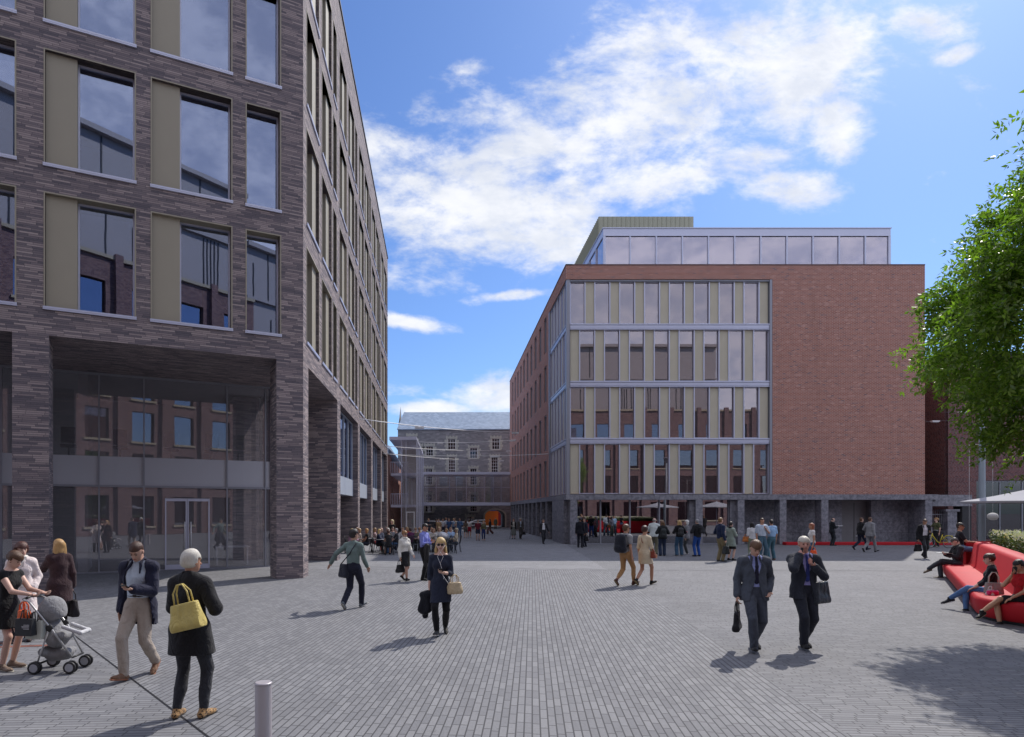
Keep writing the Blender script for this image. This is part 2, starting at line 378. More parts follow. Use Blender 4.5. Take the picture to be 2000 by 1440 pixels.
# the plaza is laid in fields, each with its own paving direction
LA, LB = Vector((-6.1, 10.7)), Vector((-2.26, 6.1)); ld = (LB - LA).normalized()
LF, LN = LA - ld * 16, LA + ld * 20
cB = [(7.55, 41.0), (5.8, 23.4), (4.9, 14.5), (4.25, 9.5), (3.7, 5.0), (3.2, 0.5), (2.9, -6)]
P_C = paver('centre_field_paving', 0.30, 0.080, R(82.5), 0.0075)
P_L = paver('left_field_paving', 0.28, 0.075, R(3), 0.0065)
P_R = paver('right_field_paving', 0.24, 0.072, R(-4), 0.006, 0.96)
P_F = paver('far_field_paving', 0.30, 0.10, R(0), 0.004, 1.08, 0.6)
P_A = paver('alley_paving', 0.30, 0.11, R(84), 0.006, 1.05, 0.5)
tl = ((24.5 - LA.y) / ld.y); xl = LA.x + ld.x * tl
ground_poly('plaza_paving_centre', [(xl, 24.5), (5.8, 23.4), (4.9, 14.5), (4.25, 9.5), (3.7, 5.0), (3.2, 0.5), tuple(LA + ld * 13.3)], 0.0, P_C)
ground_poly('plaza_paving_left', [(xl, 24.5), tuple(LA + ld * 13.3), (3.2, 0.5), (2.9, -9), (-60, -9), (-60, 24.5)], 0.0, P_L)
ground_poly('plaza_paving_right', [(5.8, 23.4), (60, 23.4), (60, -9), (2.9, -9), (3.2, 0.5), (3.7, 5.0), (4.25, 9.5), (4.9, 14.5)], 0.0, P_R)
ground_poly('plaza_paving_far', [(-60, 24.5), (xl, 24.5), (5.8, 23.4), (7.55, 41.0), (-60, 44.0)], 0.0, P_F)
ground_poly('plaza_paving_shade', [(5.8, 23.4), (60, 23.4), (60, 60), (7.55, 60), (7.55, 41.0)], 0.0, P_R)
ground_poly('alley_paving', [(-60, 44.0), (7.55, 41.0), (7.55, 110), (-60, 110)], 0.0, P_A)
def strip(name, a, b, wd, mat, z=0.004):
    a, b = Vector(a), Vector(b); d = (b - a).normalized(); n = Vector((-d.y, d.x)) * wd / 2
    return ground_poly(name, [a - n, b - n, b + n, a + n], z, mat)
strip('paving_joint_line', LF, tuple(LA + ld * 13), 0.022, M_DK)
strip('paving_edge_line', (5.8, 23.4), (60, 21.5), 0.05, plain('joint_grey', (0.12, 0.12, 0.13), 0.9))
strip('paving_edge_line', (-4.5, 24.8), (5.8, 23.4), 0.05, MATS['joint_grey'])
M_CLAY = brick('red_clay_pavers', 0.21, 0.06, 0.006, [(0, (0.20, 0.07, 0.05)), (1, (0.30, 0.12, 0.085))], (0.10, 0.08, 0.08))
strip('red_paver_strip', (-9.5, 9.72), (-6.25, 10.3), 0.13, M_CLAY)
strip('red_paver_strip', (-9.9, 10.25), (-7.1, 10.45), 0.13, M_CLAY)

# ================================================================ LEFT BLOCK (purple brick)
CX, CY = -4.62, 20.6
tn = Vector((-0.8974, -0.4413)); FF = frame(CX, CY, tn.x, tn.y, 0.4413, -0.8974)      # u leftwards along the front
FS = frame(CX, CY, -0.019, 0.99982, 0.99982, 0.019)                                    # u away along the lane side
TOPZ, LINT, LEN_S, LEN_F = 24.5, 6.93, 36.5, 16.0
lb = empty('brick_office_block', (CX - 3, CY + 8, 0), label='tall dark purple brick office block with a double height arcade', cat='building')
SILLS = [7.7, 11.6, 15.5, 19.4]; WH = 3.1
fwin, swin = [], []
for k in range(3):
    for (a, b, t) in ((0.73, 1.745, 'n'), (2.2, 4.4, 'w'), (4.85, 7.04, 'w')):
        fwin.append((a + 7.0 * k, b + 7.0 * k, t))
fwin = [x for x in fwin if x[1] < LEN_F]
for k in range(5):
    for (a, b, t) in ((0.55, 2.78, 'w'), (3.42, 5.62, 'w'), (6.05, 6.95, 'n')):
        if b + 7.3 * k < LEN_S: swin.append((a + 7.3 * k, b + 7.3 * k, t))
mb = MB()
fh = [(a, b, z, z + WH) for a, b, t in fwin for z in SILLS] + [(0.84, 6.95, 0, LINT), (7.79, 13.9, 0, LINT)]
holed_wall(mb, FF, 0, LEN_F, 0, TOPZ, fh, 1.0)
SC_COLS = [(0, .84), (7.2, 8.1), (14.6, 15.5), (21.9, 22.9), (29.4, 30.4), (35.7, 36.5)]
sh = [(a, b, z, z + WH) for a, b, t in swin for z in SILLS]
for i in range(5): sh.append((SC_COLS[i][1], SC_COLS[i + 1][0], 0, LINT))
holed_wall(mb, FS, 0, LEN_S, 0, TOPZ, sh, 1.0)
# pillars behind the openings, end wall, soffit
mb.fbox(FS, 7.2, 8.1, -2.35, -0.99, 0, LINT - 0.002)
for a, b in SC_COLS[2:]: mb.fbox(FS, a, b, -1.5, -0.99, 0, LINT - 0.002)
mb.fbox(FS, LEN_S - 0.4, LEN_S, -14, -0.002, 0.0, TOPZ)
for a, b in ((0, .84), (6.95, 7.79), (13.9, 16)): mb.fbox(FF, a, b, -1.02, -0.99, 0, LINT - 0.002)
mb.quad(*[FF(a_, b_, LINT - 0.004) for a_, b_ in ((0.45, -0.9), (LEN_F, -0.9), (LEN_F, -5.2), (-1.75, -5.2))])
mb.quad(*[FS(a_, b_, LINT - 0.009) for a_, b_ in ((5.3, -0.9), (LEN_S - 0.4, -0.9), (LEN_S - 0.4, -3.2), (6.4, -3.2))])
mb.build('wall', M_PB, lb)
mb = MB()                                                     # coping and flat roof
mb.fbox(FF, -0.02, LEN_F, -0.45, 0.05, TOPZ, TOPZ + 0.12)
mb.fbox(FS, -0.02, LEN_S + 0.03, -0.45, 0.05, TOPZ + 0.003, TOPZ + 0.123)
mb.build('coping', M_DK, lb)
mb = MB(); c3 = [FF(0, -0.3, 0)[:2], FF(LEN_F, -0.3, 0)[:2], (-30, 60), FS(LEN_S, -0.3, 0)[:2]]
mb.prism(c3, TOPZ - 0.5, TOPZ - 0.4); mb.build('roof', M_DK, lb)
# storeys inside
mb = MB()
def inset(d): return [Vector(FF(0.25 + d, -1.05, 0)[:2]), Vector(FF(LEN_F, -1.05, 0)[:2]), Vector((-30, 56)), Vector(FS(LEN_S - 0.5, -1.05, 0)[:2])]
for z in [s - 0.55 for s in SILLS] + [TOPZ - 1.7]: mb.prism(inset(0), z, z + 0.3)
mb.build('floor_slab', M_INT, lb)
mb = MB()
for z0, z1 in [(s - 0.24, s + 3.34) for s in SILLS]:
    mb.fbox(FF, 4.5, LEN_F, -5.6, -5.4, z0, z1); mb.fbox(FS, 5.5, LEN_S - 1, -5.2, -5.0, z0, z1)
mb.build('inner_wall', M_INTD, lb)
# windows: reveal lining (the window), frame, pane and side panel
def win_lining(w_, h, d):
    def f(mb):
        t = 0.035
        mb.box(-t, 0, -0.012, d, -t, h + t); mb.box(w_, w_ + t, -0.012, d, -t, h + t)
        mb.box(0, w_, -0.012, d, h, h + t); mb.box(0, w_, -0.010, d, -t + 0.004, 0.0)
    return f
def win_sill(w_):
    def f(mb): mb.box(-0.05, w_ + 0.05, -0.045, 0.24, -0.075, -0.036); mb.box(-0.05, w_ + 0.05, -0.05, -0.028, -0.036, 0.012)
    return f
def win_frame(g0, g1, h, d):
    def f(mb):
        t = 0.045; y0, y1 = d - 0.06, d + 0.03
        mb.box(g0, g0 + t, y0, y1, 0.002, h - 0.002); mb.box(g1 - t, g1, y0, y1, 0.002, h - 0.002)
        mb.box(g0 + t, g1 - t, y0, y1, 0.002, t); mb.box(g0 + t, g1 - t, y0, y1, h - t, h - 0.002)
    return f
def win_pane(g0, g1, h, d):
    def f(mb): mb.box(g0 + 0.04, g1 - 0.04, d - 0.01, d + 0.01, 0.04, h - 0.04)
    return f
def left_window(F, u0, w_, z, typ, far_panel):
    d = 0.36; key = ('L', round(w_, 2), typ)
    if far_panel is None: g0, g1 = 0.0, w_
    else: g0, g1 = (0.0, w_ - 0.76)
    M = fmat(F, u0, z)
    o = put('window', cached(key + ('l',), win_lining(w_, WH, d + 0.05), 'window', M_OL), lb, M)
    sub('sill', cached(key + ('s',), win_sill(w_), 'sill', M_AL), o)
    sub('frame', cached(key + ('f',), win_frame(g0, g1, WH, d), 'frame', M_AL), o)
    sub('pane', cached(key + ('p',), win_pane(g0, g1, WH, d), 'pane', G_L), o)
    if g1 < w_:
        sub('side_panel', cached(key + ('q',), lambda mb: mb.box(g1 + 0.004, w_ - 0.004, 0.10, 0.30, 0.004, WH - 0.004), 'side_panel', M_OL), o)
    return o
for a, b, t in fwin:
    for z in SILLS: left_window(FF, a, b - a, z, t, None if t == 'n' else True)
for a, b, t in swin:
    for z in SILLS: left_window(FS, a, b - a, z, t, None if t == 'n' else True)
# recessed glass front of the arcade
g = empty('glass_entrance_front', FF(4, -4.8, 0), label='two storey glass entrance front set back behind the brick arcade', cat='glazing')
GW = -4.8
us = [0.10, 0.30] + [0.30 + 1.41 * k for k in range(1, 13)]
MS = [u for u in us if not (2.4 < u < 3.8)]
mb = MB()
for u in MS: mb.fbox(FF, u - 0.025, u + 0.025, GW - 0.10, GW + 0.02, 0.04, LINT)
mb.build('mullion', M_ALD, g)
mb = MB(); mb.fbox(FF, 0.1, 17, GW - 0.10, GW + 0.03, 0, 0.04); mb.fbox(FF, 0.1, 17, GW - 0.08, GW + 0.024, LINT - 0.07, LINT - 0.004)
mb.fbox(FF, 0.1, 17, GW - 0.10, GW + 0.028, 2.98, 3.05); mb.build('rail', M_ALD, g)
mb = MB(); mb.fbox(FF, 0.1, 2.33, GW - 0.045, GW - 0.03, 0.04, 3.0); mb.fbox(FF, 3.84, 17, GW - 0.045, GW - 0.03, 0.04, 3.0)
mb.fbox(FF, 2.33, 3.84, GW - 0.045, GW - 0.03, 2.62, 3.0); mb.fbox(FF, 0.1, 17, GW - 0.045, GW - 0.03, 4.05, LINT - 0.07)
mb.quad(FF(0.1, GW, 0), FF(0.1, GW - 2.2, 0), FF(0.1, GW - 2.2, LINT), FF(0.1, GW, LINT))
mb.build('pane', G_G, g)
mb = MB(); mb.fbox(FF, 0.1, 17, GW - 0.045, GW - 0.03, 3.05, 4.05); mb.build('spandrel_band', G_F, g)
mb = MB()
for u in (2.33, 3.05, 3.11, 3.80): mb.fbox(FF, u, u + 0.045, GW - 0.06, GW + 0.05, 0.03, 2.6)
for (a, b) in ((2.375, 3.05), (3.155, 3.80)):
    mb.fbox(FF, a, b, GW - 0.055, GW + 0.046, 2.5, 2.6); mb.fbox(FF, a, b, GW - 0.055, GW + 0.046, 0.03, 0.20)
dr = mb.build('door', M_AL, g)
for u in (2.98, 3.19):
    mb = MB(); mb.tube([FF(u, GW + 0.11, 0.75), FF(u, GW + 0.11, 1.75)], 0.02); mb.tube([FF(u, GW, 0.9), FF(u, GW + 0.11, 0.9)], 0.012); mb.tube([FF(u, GW, 1.6), FF(u, GW + 0.11, 1.6)], 0.012)
    mb.build('handle', M_WHT, dr)
mb = MB(); mb.fbox(FF, 2.375, 3.05, GW - 0.03, GW - 0.018, 0.2, 2.5); mb.fbox(FF, 3.155, 3.80, GW - 0.03, GW - 0.018, 0.2, 2.5); mb.build('pane', G_G, dr)
# room behind: floors, back walls, desks
mb = MB(); mb.fbox(FF, 0.1, 17, -11, GW - 0.12, 3.1, 3.95); mb.build('gallery_slab', M_INT, g)
mb = MB(); mb.fbox(FF, -1, 17, -11.2, -11, 0, LINT); mb.fbox(FF, 6.3, 6.6, -8, GW - 0.5, 0, 3.05); mb.fbox(FF, 6.3, 6.6, -8, GW - 0.5, 3.96, LINT); mb.build('inner_wall', M_INT, g)
mb = MB(); mb.fbox(FF, 0.15, 1.2, -9, -7.0, 0, LINT - 0.1); mb.build('brick_core', M_PB, g)
mb = MB(); mb.fbox(FF, 0.1, 17, -11, GW - 0.1, 0.001, 0.012); mb.build('floor', M_FLR, g)
mb = MB(); mb.fbox(FF, -1.8, 17, -11.2, -5.21, LINT + 0.002, LINT + 0.2); mb.build('ceiling', M_INT, g)
def chair_at(F, u, w_, z, parent=None, mat=M_DK):
    mb = MB()
    mb.fbox(F, u - 0.24, u + 0.24, w_ - 0.24, w_ + 0.24, z + 0.42, z + 0.50); mb.fbox(F, u - 0.22, u + 0.22, w_ + 0.20, w_ + 0.25, z + 0.55, z + 1.1)
    mb.tube([F(u, w_, z + 0.06), F(u, w_, z + 0.42)], 0.03, 6)
    for k in range(5):
        a = 2 * math.pi * k / 5; mb.tube([F(u, w_, z + 0.1), F(u + 0.27 * math.cos(a), w_ + 0.27 * math.sin(a), z + 0.04)], 0.02, 5)
    return mb
for i, u in enumerate((6.9, 5.3, 3.6, 2.2, 1.2)):
    mb = chair_at(FF, u, GW - 0.75, 3.96); o = mb.build('office_chair', M_DK)
    tag(o, ['leftmost', 'second from left', 'middle', 'second from right', 'rightmost'][i] + ' dark office chair upstairs behind the entrance glass', 'chair', 'office chairs upstairs behind the entrance glass')
t = empty('desk', FF(1.3, GW - 1.6, 0), label='white desk on the ground floor behind the right end of the entrance glass', cat='desk')
mb = MB(); mb.fbox(FF, 0.7, 2.0, GW - 1.9, GW - 1.2, 0.70, 0.75); mb.build('desk_top', M_WHT, t)
mb = MB(); mb.fbox(FF, 0.74, 0.80, GW - 1.86, GW - 1.24, 0, 0.70); mb.fbox(FF, 1.90, 1.96, GW - 1.86, GW - 1.24, 0, 0.70); mb.build('leg', M_WHT, t)
# lane side: first floor bay windows between the pillars, ground floor glass set back
for i in range(1, 5):
    a, b = SC_COLS[i][1] + 0.01, SC_COLS[i + 1][0] - 0.01
    mb = MB(); mb.fbox(FS, a, b, -0.85, -0.26, 2.95, 3.82); bay = mb.build('bay_window', M_SB, lb)
    mb = MB(); n = 4
    for k in range(n + 1):
        u = a + (b - a - 0.07) * k / n; mb.fbox(FS, u, u + 0.07, -0.42, -0.29, 3.825, LINT - 0.01)
    mb.fbox(FS, a + 0.07, b - 0.07, -0.41, -0.30, LINT - 0.09, LINT - 0.012); mb.build('frame', M_SB, bay)
    mb = MB(); mb.fbox(FS, a + 0.07, b - 0.07, -0.36, -0.345, 3.83, LINT - 0.09); mb.build('pane', G_L, bay)
    mb = MB(); mb.fbox(FS, a, b, -1.35, -1.30, 0.0, 2.95); mb.build('ground_floor_glass', G_L, lb)
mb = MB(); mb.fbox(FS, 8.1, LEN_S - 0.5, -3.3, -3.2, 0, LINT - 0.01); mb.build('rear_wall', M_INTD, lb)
# bollard
o = empty('bollard', (at(514.5, 5.55), 5.55, 0), label='brushed steel bollard standing in the paving at the lower left of the plaza', cat='bollard')
mb = MB(); mb.tube([(0, 0, 0), (0, 0, 0.655)], 0.071, 28, cap=False); sub('post', mb.mesh('post', plain('brushed_steel', (0.50, 0.47, 0.50), 0.42, 0.35, 0.05)), o)
mb = MB(); mb.tube([(0, 0, 0.655), (0, 0, 0.668), (0, 0, 0.675)], [0.0735, 0.0735, 0.066], 28); sub('cap', mb.mesh('cap', MATS['brushed_steel']), o)

# ================================================================ RIGHT BLOCK (red brick, glazed corner)
RX, RY = 7.55, 41.0
FR = frame(RX, RY, 1, 0, 0, -1)          # u to the right along the front
FL = frame(RX, RY, 0, 1, -1, 0)          # u away along the lane
rb = empty('red_brick_building', (RX + 11, RY + 12, 0), label='red brick office building with glazed corner and stone ground floor', cat='building')
U = lambda px: (px - PX0) / FPX * RY - RX
GU0, GU1 = 0.0, U(1509); RW = U(1806.5); RL = 37.0
ZB0, ZB1, ZG, ZP = 2.86, 3.2, 16.9, 17.8
mb = MB()
holed_wall(mb, FR, 0, RW, ZB1, ZP, [(0, GU1, ZB1, ZG)], 0.5, False)
bw = []                                   # lane-side brick windows
for i in range(10):
    u = 8.1 + i * 2.75
    for j, zb in enumerate((3.25, 6.75, 10.55, 14.3)): bw.append((u, u + 1.25, zb, zb + 2.75))
GS = 7.0
holed_wall(mb, FL, 0, RL, ZB1, ZP, [(0, GS, ZB1, ZG)] + bw, 0.35, False)
mb.fbox(FR, RW - 0.3, RW - 0.003, -30, -0.003, ZB1, ZP - 0.002)
mb.fbox(FL, RL - 0.4, RL, -16, -0.003, 0.0, ZP)
mb.quad(FR(0, 0, ZG), FR(GU1, 0, ZG), FR(GU1, -0.5, ZG), FR(0, -0.5, ZG))
mb.build('wall', M_RB, rb)
mb = MB(); mb.fbox(FR, 0.0, RW, -0.4, 0.03, ZP, ZP + 0.06); mb.fbox(FL, -0.03, RL, -0.4, 0.03, ZP + 0.002, ZP + 0.062); mb.build('coping', plain('brick_coping', (0.16, 0.10, 0.10), 0.7), rb)
mb = MB(); mb.box(RX + 0.3, RX + RW - 0.3, RY + 0.3, RY + RL - 0.3, ZP - 0.35, ZP - 0.25); mb.build('roof', M_ALD, rb)
# stone base: band, columns, back wall
mb = MB()
mb.fbox(FR, -0.002, RW + 0.85, -2.2, 0.012, ZB0, ZB1 - 0.001); mb.fbox(FL, 0.9, RL, -0.9, 0.012, ZB0, ZB1 - 0.001)
mb.build('stone_band', M_ST, rb)
def scol(F, a, b, d=0.75):
    mb = MB(); mb.fbox(F, a, b, -d, 0.0, 0, ZB0 - 0.001); mb.build('stone_column', M_ST, rb)
scol(FR, U(1114), U(1127)); scol(FR, U(1359), U(1372.5)); scol(FR, U(1441), U(1454)); scol(FR, U(1523), U(1536)); scol(FR, U(1604.5), U(1618)); scol(FR, U(1807.5), U(1821), 1.76)
mb = MB(); mb.fbox(FL, 0.8, 5.4, -0.5, 0.0, 0, ZB0 - 0.001); mb.build('stone_pier', M_ST, rb)
for k in range(11): scol(FL, 8.1 + k * 2.75, 8.55 + k * 2.75, 0.6)
mb = MB()
mb.fbox(FR, U(1441), U(1673), -1.75, -1.55, 0, ZB0 - 0.003); mb.fbox(FR, U(1733), U(1812), -1.75, -1.55, 0, ZB0 - 0.003)
mb.fbox(FR, U(1350), U(1359), -1.56, -0.3, 0, ZB0 - 0.003); mb.fbox(FR, U(1430), U(1441), -1.56, -0.3, 0, ZB0 - 0.003)
mb.build('stone_wall', M_ST, rb)
mb = MB(); mb.fbox(FR, U(1670), U(1736), -2.2, -2.1, 0, ZB0 - 0.003)
for a, b in ((1671, 1673), (1733, 1735)): mb.fbox(FR, U(a), U(b), -2.1, -1.75, 0, ZB0 - 0.004)
dd = mb.build('service_door', plain('grey_door_paint', (0.22, 0.21, 0.22), 0.5), rb)
mb = MB(); mb.fbox(FR, U(1708), U(1709), -2.10, -2.085, 0.02, 2.7); mb.build('door_joint', M_DK, dd)
# shopfront glass
mb = MB()
for px in (1128, 1175, 1233, 1291, 1349): mb.fbox(FR, U(px), U(px) + 0.09, -0.62, -0.45, 0.06, ZB0 - 0.003)
for px in (1374, 1428): mb.fbox(FR, U(px), U(px) + 0.06, -0.62, -0.45, 0.06, ZB0 - 0.003)
mb.fbox(FR, U(1127), U(1350), -0.64, -0.43, 0.0, 0.06); mb.fbox(FR, U(1373), U(1430), -0.64, -0.43, 0.0, 0.06)
for k in range(11): mb.fbox(FL, 5.6 + k * 2.75, 5.7 + k * 2.75, -0.62, -0.45, 0.06, ZB0 - 0.003)
mb.fbox(FL, 5.4, RL - 0.5, -0.64, -0.42, 0, 0.06)
sf = mb.build('shopfront', M_ALD, rb)
mb = MB(); mb.fbox(FR, U(1128), U(1350), -0.55, -0.53, 0.06, ZB0 - 0.004); mb.fbox(FR, U(1374), U(1430), -0.55, -0.53, 0.06, ZB0 - 0.004); mb.fbox(FL, 5.4, RL - 0.5, -0.55, -0.53, 0.06, ZB0 - 0.004)
mb.build('pane', glass('dark_shop_glass', 0.40, (0.42, 0.42, 0.45), (0.82, 0.80, 0.84)), sf)
# interior: slabs, back walls
FZ = [3.2, 6.66, 10.31, 13.96, 16.95]
mb = MB()
for z in FZ[1:4]: mb.box(RX + 0.5, RX + RW - 0.5, RY + 0.55, RY + RL - 0.5, z - 0.36, z - 0.02)
mb.box(RX + 0.95, RX + RW - 0.5, RY + 2.22, RY + RL - 0.5, ZB0 + 0.02, ZB1 - 0.03)
mb.box(RX + 0.4, RX + RW - 0.4, RY + 0.55, RY + RL - 0.5, ZG + 0.1, ZG + 0.3)
mb.build('floor_slab', M_INT, rb)
mb = MB()
mb.box(RX + 6.2, RX + 6.4, RY + 7.2, RY + RL - 0.6, ZB1, ZG); mb.box(RX + 6.2, RX + RW - 0.4, RY + 7.2, RY + 7.4, ZB1, ZG)
mb.box(RX + 4, RX + RW - 0.4, RY + 8, RY + 8.2, 0, ZB0 - 0.01); mb.box(RX + 4, RX + 4.2, RY + 8.2, RY + RL - 0.5, 0, ZB0 - 0.01)
mb.build('inner_wall', M_INT, rb)
# curtain wall of the corner
def cw_row(F, W, bays, z0, z1, first_glass, namew, q=1.0):
    step = W / bays; gw = step * 0.61; pw = step - gw
    for k in range(bays):
        if first_glass: g0, p0 = k * step, k * step + gw
        else: p0, g0 = k * step, k * step + pw
        h = z1 - z0; M = fmat(F, g0, z0); key = ('R', round(gw, 3), round(pw, 3), round(h, 2), first_glass, namew)
        def fframe(mb, gw=gw, h=h):
            mb.box(-0.03, 0.035, 0.05 * q - (.03 if q < 1 else 0), 0.26, 0, h); mb.box(gw - 0.035, gw + 0.03, 0.05 * q - (.03 if q < 1 else 0), 0.26, 0, h)
            mb.box(0.035, gw - 0.035, 0.14 * q, 0.26, 0, 0.05); mb.box(0.035, gw - 0.035, 0.14 * q, 0.26, h - 0.05, h)
        o = put(namew, cached(key + ('f',), fframe, namew, M_AL), rb, M)
        sub('pane', cached(key + ('p',), lambda mb: mb.box(0.03, gw - 0.03, 0.20 * q, 0.20 * q + .02, 0.05, h - 0.05), 'pane', G_R), o)
        dx0 = (gw + 0.03) if first_glass else (-pw + 0.03)
        def fpan(mb, dx0=dx0, pw=pw, h=h):
            n = 14; a, b = dx0, dx0 + pw - 0.06
            mb.box(a, b, 0.13 * q, 0.25, 0, h)
            for i in range(n): x = a + (b - a) * (i + 0.2) / n; mb.box(x, x + (b - a) / n * 0.55, 0.13 * q - .012, 0.13 * q + .0005, 0.002, h - 0.002)
        sub('ribbed_panel', cached(key + ('q',), fpan, 'ribbed_panel', M_OL2), o)
ROWS = [(ZB1 + 0.04, 6.44, False), (6.80, 10.07, True), (10.45, 13.72, False), (14.11, ZG - 0.10, True)]
GUe = GU1 - 0.16
FR2 = frame(RX + 0.28, RY + 0.10, 1, 0, 0, -1); FL2 = frame(RX + 0.10, RY + 0.28, 0, 1, -1, 0)
for z0, z1, fg in ROWS:
    cw_row(FR2, GUe - 0.28, 8, z0, z1, fg, 'corner_window'); cw_row(FL2, GS - 0.55, 5, z0, z1, fg, 'lane_window', 0.2)
mb = MB()
for z0, z1 in ((6.44, 6.80), (10.07, 10.45), (13.72, 14.11)):
    for F, W in ((FR2, GUe - 0.14), (FL2, GS - 0.35)):
        mb.fbox(F, 0, W, -0.30, 0.0, z0, z1); mb.fbox(F, 0, W, 0.0, 0.045, z0 + 0.005, z0 + 0.05); mb.fbox(F, 0, W, 0.0, 0.065, z1 - 0.085, z1 - 0.035)
        mb.fbox(F, 0, W, 0.0, 0.03, z0 + 0.11, z1 - 0.12)
mb.build('spandrel_band', M_AL, rb)

mb = MB(); mb.fbox(FR, 0.03, 0.25, -0.28, -0.03, ZB1, ZG); mb.build('corner_mullion', M_ALD, rb)
mb = MB(); mb.fbox(FR, GU1 - 0.16, GU1 - 0.003, -0.4, -0.02, ZB1, ZG - 0.003); mb.build('corner_post', M_ALD, rb)
mb = MB(); mb.fbox(FL, GS - 0.30, GS - 0.003, -0.4, 0.0, ZB1, ZG - 0.003)
mb.build('corner_post', M_ALD, rb)
mb = MB(); mb.fbox(FR2, 0, GUe - 0.14, -0.3, 0.03, ZG - 0.10, ZG - 0.005); mb.fbox(FL2, 0, GS - 0.4, -0.3, 0.03, ZG - 0.10, ZG - 0.006); mb.build('head_rail', M_ALD, rb)
for (a, b, c, d) in bw:
    M = fmat(FL, a, c); key = ('RB',)
    def ff(mb): mb.box(0.002, 0.06, 0.06, 0.3, 0.002, 2.748); mb.box(1.19, 1.248, 0.06, 0.3, 0.002, 2.748); mb.box(0.06, 1.19, 0.06, 0.3, 0.002, 0.05); mb.box(0.06, 1.19, 0.06, 0.3, 2.70, 2.748); mb.box(0.60, 0.64, 0.12, 0.22, 0.05, 2.70)
    o = put('brick_wall_window', cached(('RB', 'f'), ff, 'brick_wall_window', M_ALD), rb, M)
    sub('pane', cached(('RB', 'p'), lambda mb: mb.box(0.05, 1.2, 0.16, 0.18, 0.05, 2.7), 'pane', G_R), o)
# roof pavilion
PXa, PYa, PXb, PZ = 10.65, 44.0, 30.3, 21.45
pv = MB()
pv.box(PXa, PXb, PYa, RY + 30, PZ - 0.50, PZ); pv.box(PXa - 0.05, PXb + 0.05, PYa - 0.05, RY + 30, PZ + 0.002, PZ + 0.06)
pv.box(PXa + 0.02, PXb - 0.02, PYa - 0.035, PYa, PZ - 0.52, PZ - 0.44); pavo = pv.build('roof_pavilion', M_AL, rb)
pm = MB(); step = (PXb - PXa) / 11.0
for k in range(12):
    pm = MB(); x = PXa + k * step - (0.16 if k == 11 else 0); wd = 0.16 if k in (0, 11) else 0.10
    pm.box(x, x + wd, PYa - 0.02, PYa + 0.16, ZP - 0.2, PZ - 0.505); pm.build('mullion', M_AL, pavo)
for k in range(1, 10): pm = MB(); pm.box(PXa - 0.02, PXa + 0.14, PYa + k * 2.2, PYa + k * 2.2 + 0.12, ZP - 0.2, PZ - 0.505); pm.build('mullion', M_AL, pavo)
pg = MB(); pg.box(PXa + 0.1, PXb - 0.1, PYa + 0.06, PYa + 0.08, ZP - 0.2, PZ - 0.51); pg.box(PXa + 0.06, PXa + 0.08, PYa + 0.1, RY + 29, ZP - 0.2, PZ - 0.51); pg.box(PXb - 0.08, PXb - 0.06, PYa + 0.1, PYa + 8, ZP - 0.2, PZ - 0.51)
pg.build('pane', glass('pavilion_glass', 0.46, (0.60, 0.58, 0.62), (0.84, 0.78, 0.84)), pavo)
pi = MB(); pi.box(PXa + 4, PXb - 1.8, PYa + 4.5, PYa + 4.7, ZP - 0.2, PZ - 0.52); pi.build('inner_wall', M_WHT, pavo)
# ribbed plant enclosure on top
pb = MB(); a, b, c, d = 11.3, 18.35, 48.0, 64.0; zt = 24.1
pb.box(a, b, c, d, PZ + 0.05, zt)
for k in range(21): x = a + (b - a) * (k + 0.0) / 21; pb.box(x, x + 0.05, c - 0.05, c - 0.002, PZ + 0.07, zt - 0.02)
for k in range(45): y = c + (d - c) * k / 45; pb.box(a - 0.05, a - 0.002, y, y + 0.05, PZ + 0.07, zt - 0.02)
pb.build('plant_enclosure', plain('sage_metal', (0.36, 0.36, 0.27), 0.6, 0, 0.04), rb)
# office furniture that shows behind the glass
rng = random.Random(3)
n = 0
for z, pxs in ((3.2, (1330, 1395, 1448)), (6.66, (1272, 1322, 1425)), (10.31, (1340, 1350, 1434, 1447)), (13.96, (1329, 1352, 1427, 1450))):
    for px in pxs:
        x = at(px, 42.2); o = empty('computer_desk', (x, 42.3, z), label=None)
        fl = {3.2: 'first', 6.66: 'second', 10.31: 'third', 13.96: 'top'}[z]
        tag(o, 'white desk and screen seen through the %s floor glass, %s along the row' % (fl, ['first', 'second', 'third', 'fourth'][pxs.index(px)]), 'desk', 'desks behind the corner glass')
        mb = MB(); mb.box(-0.6, 0.6, -0.3, 0.3, 0.71, 0.75); sub('desk_top', mb.mesh('desk_top', M_WHT), o)
        mb = MB()
        for sx in (-0.56, 0.52): mb.box(sx, sx + 0.04, -0.26, 0.26, 0, 0.71)
        sub('leg', mb.mesh('leg', M_ALD), o)
        mb = MB(); mb.box(-0.3, 0.3, -0.04, 0.0, 0.85, 1.22); mb.box(-0.03, 0.03, 0.0, 0.03, 0.75, 1.0); sub('screen', mb.mesh('screen', M_WHT), o)
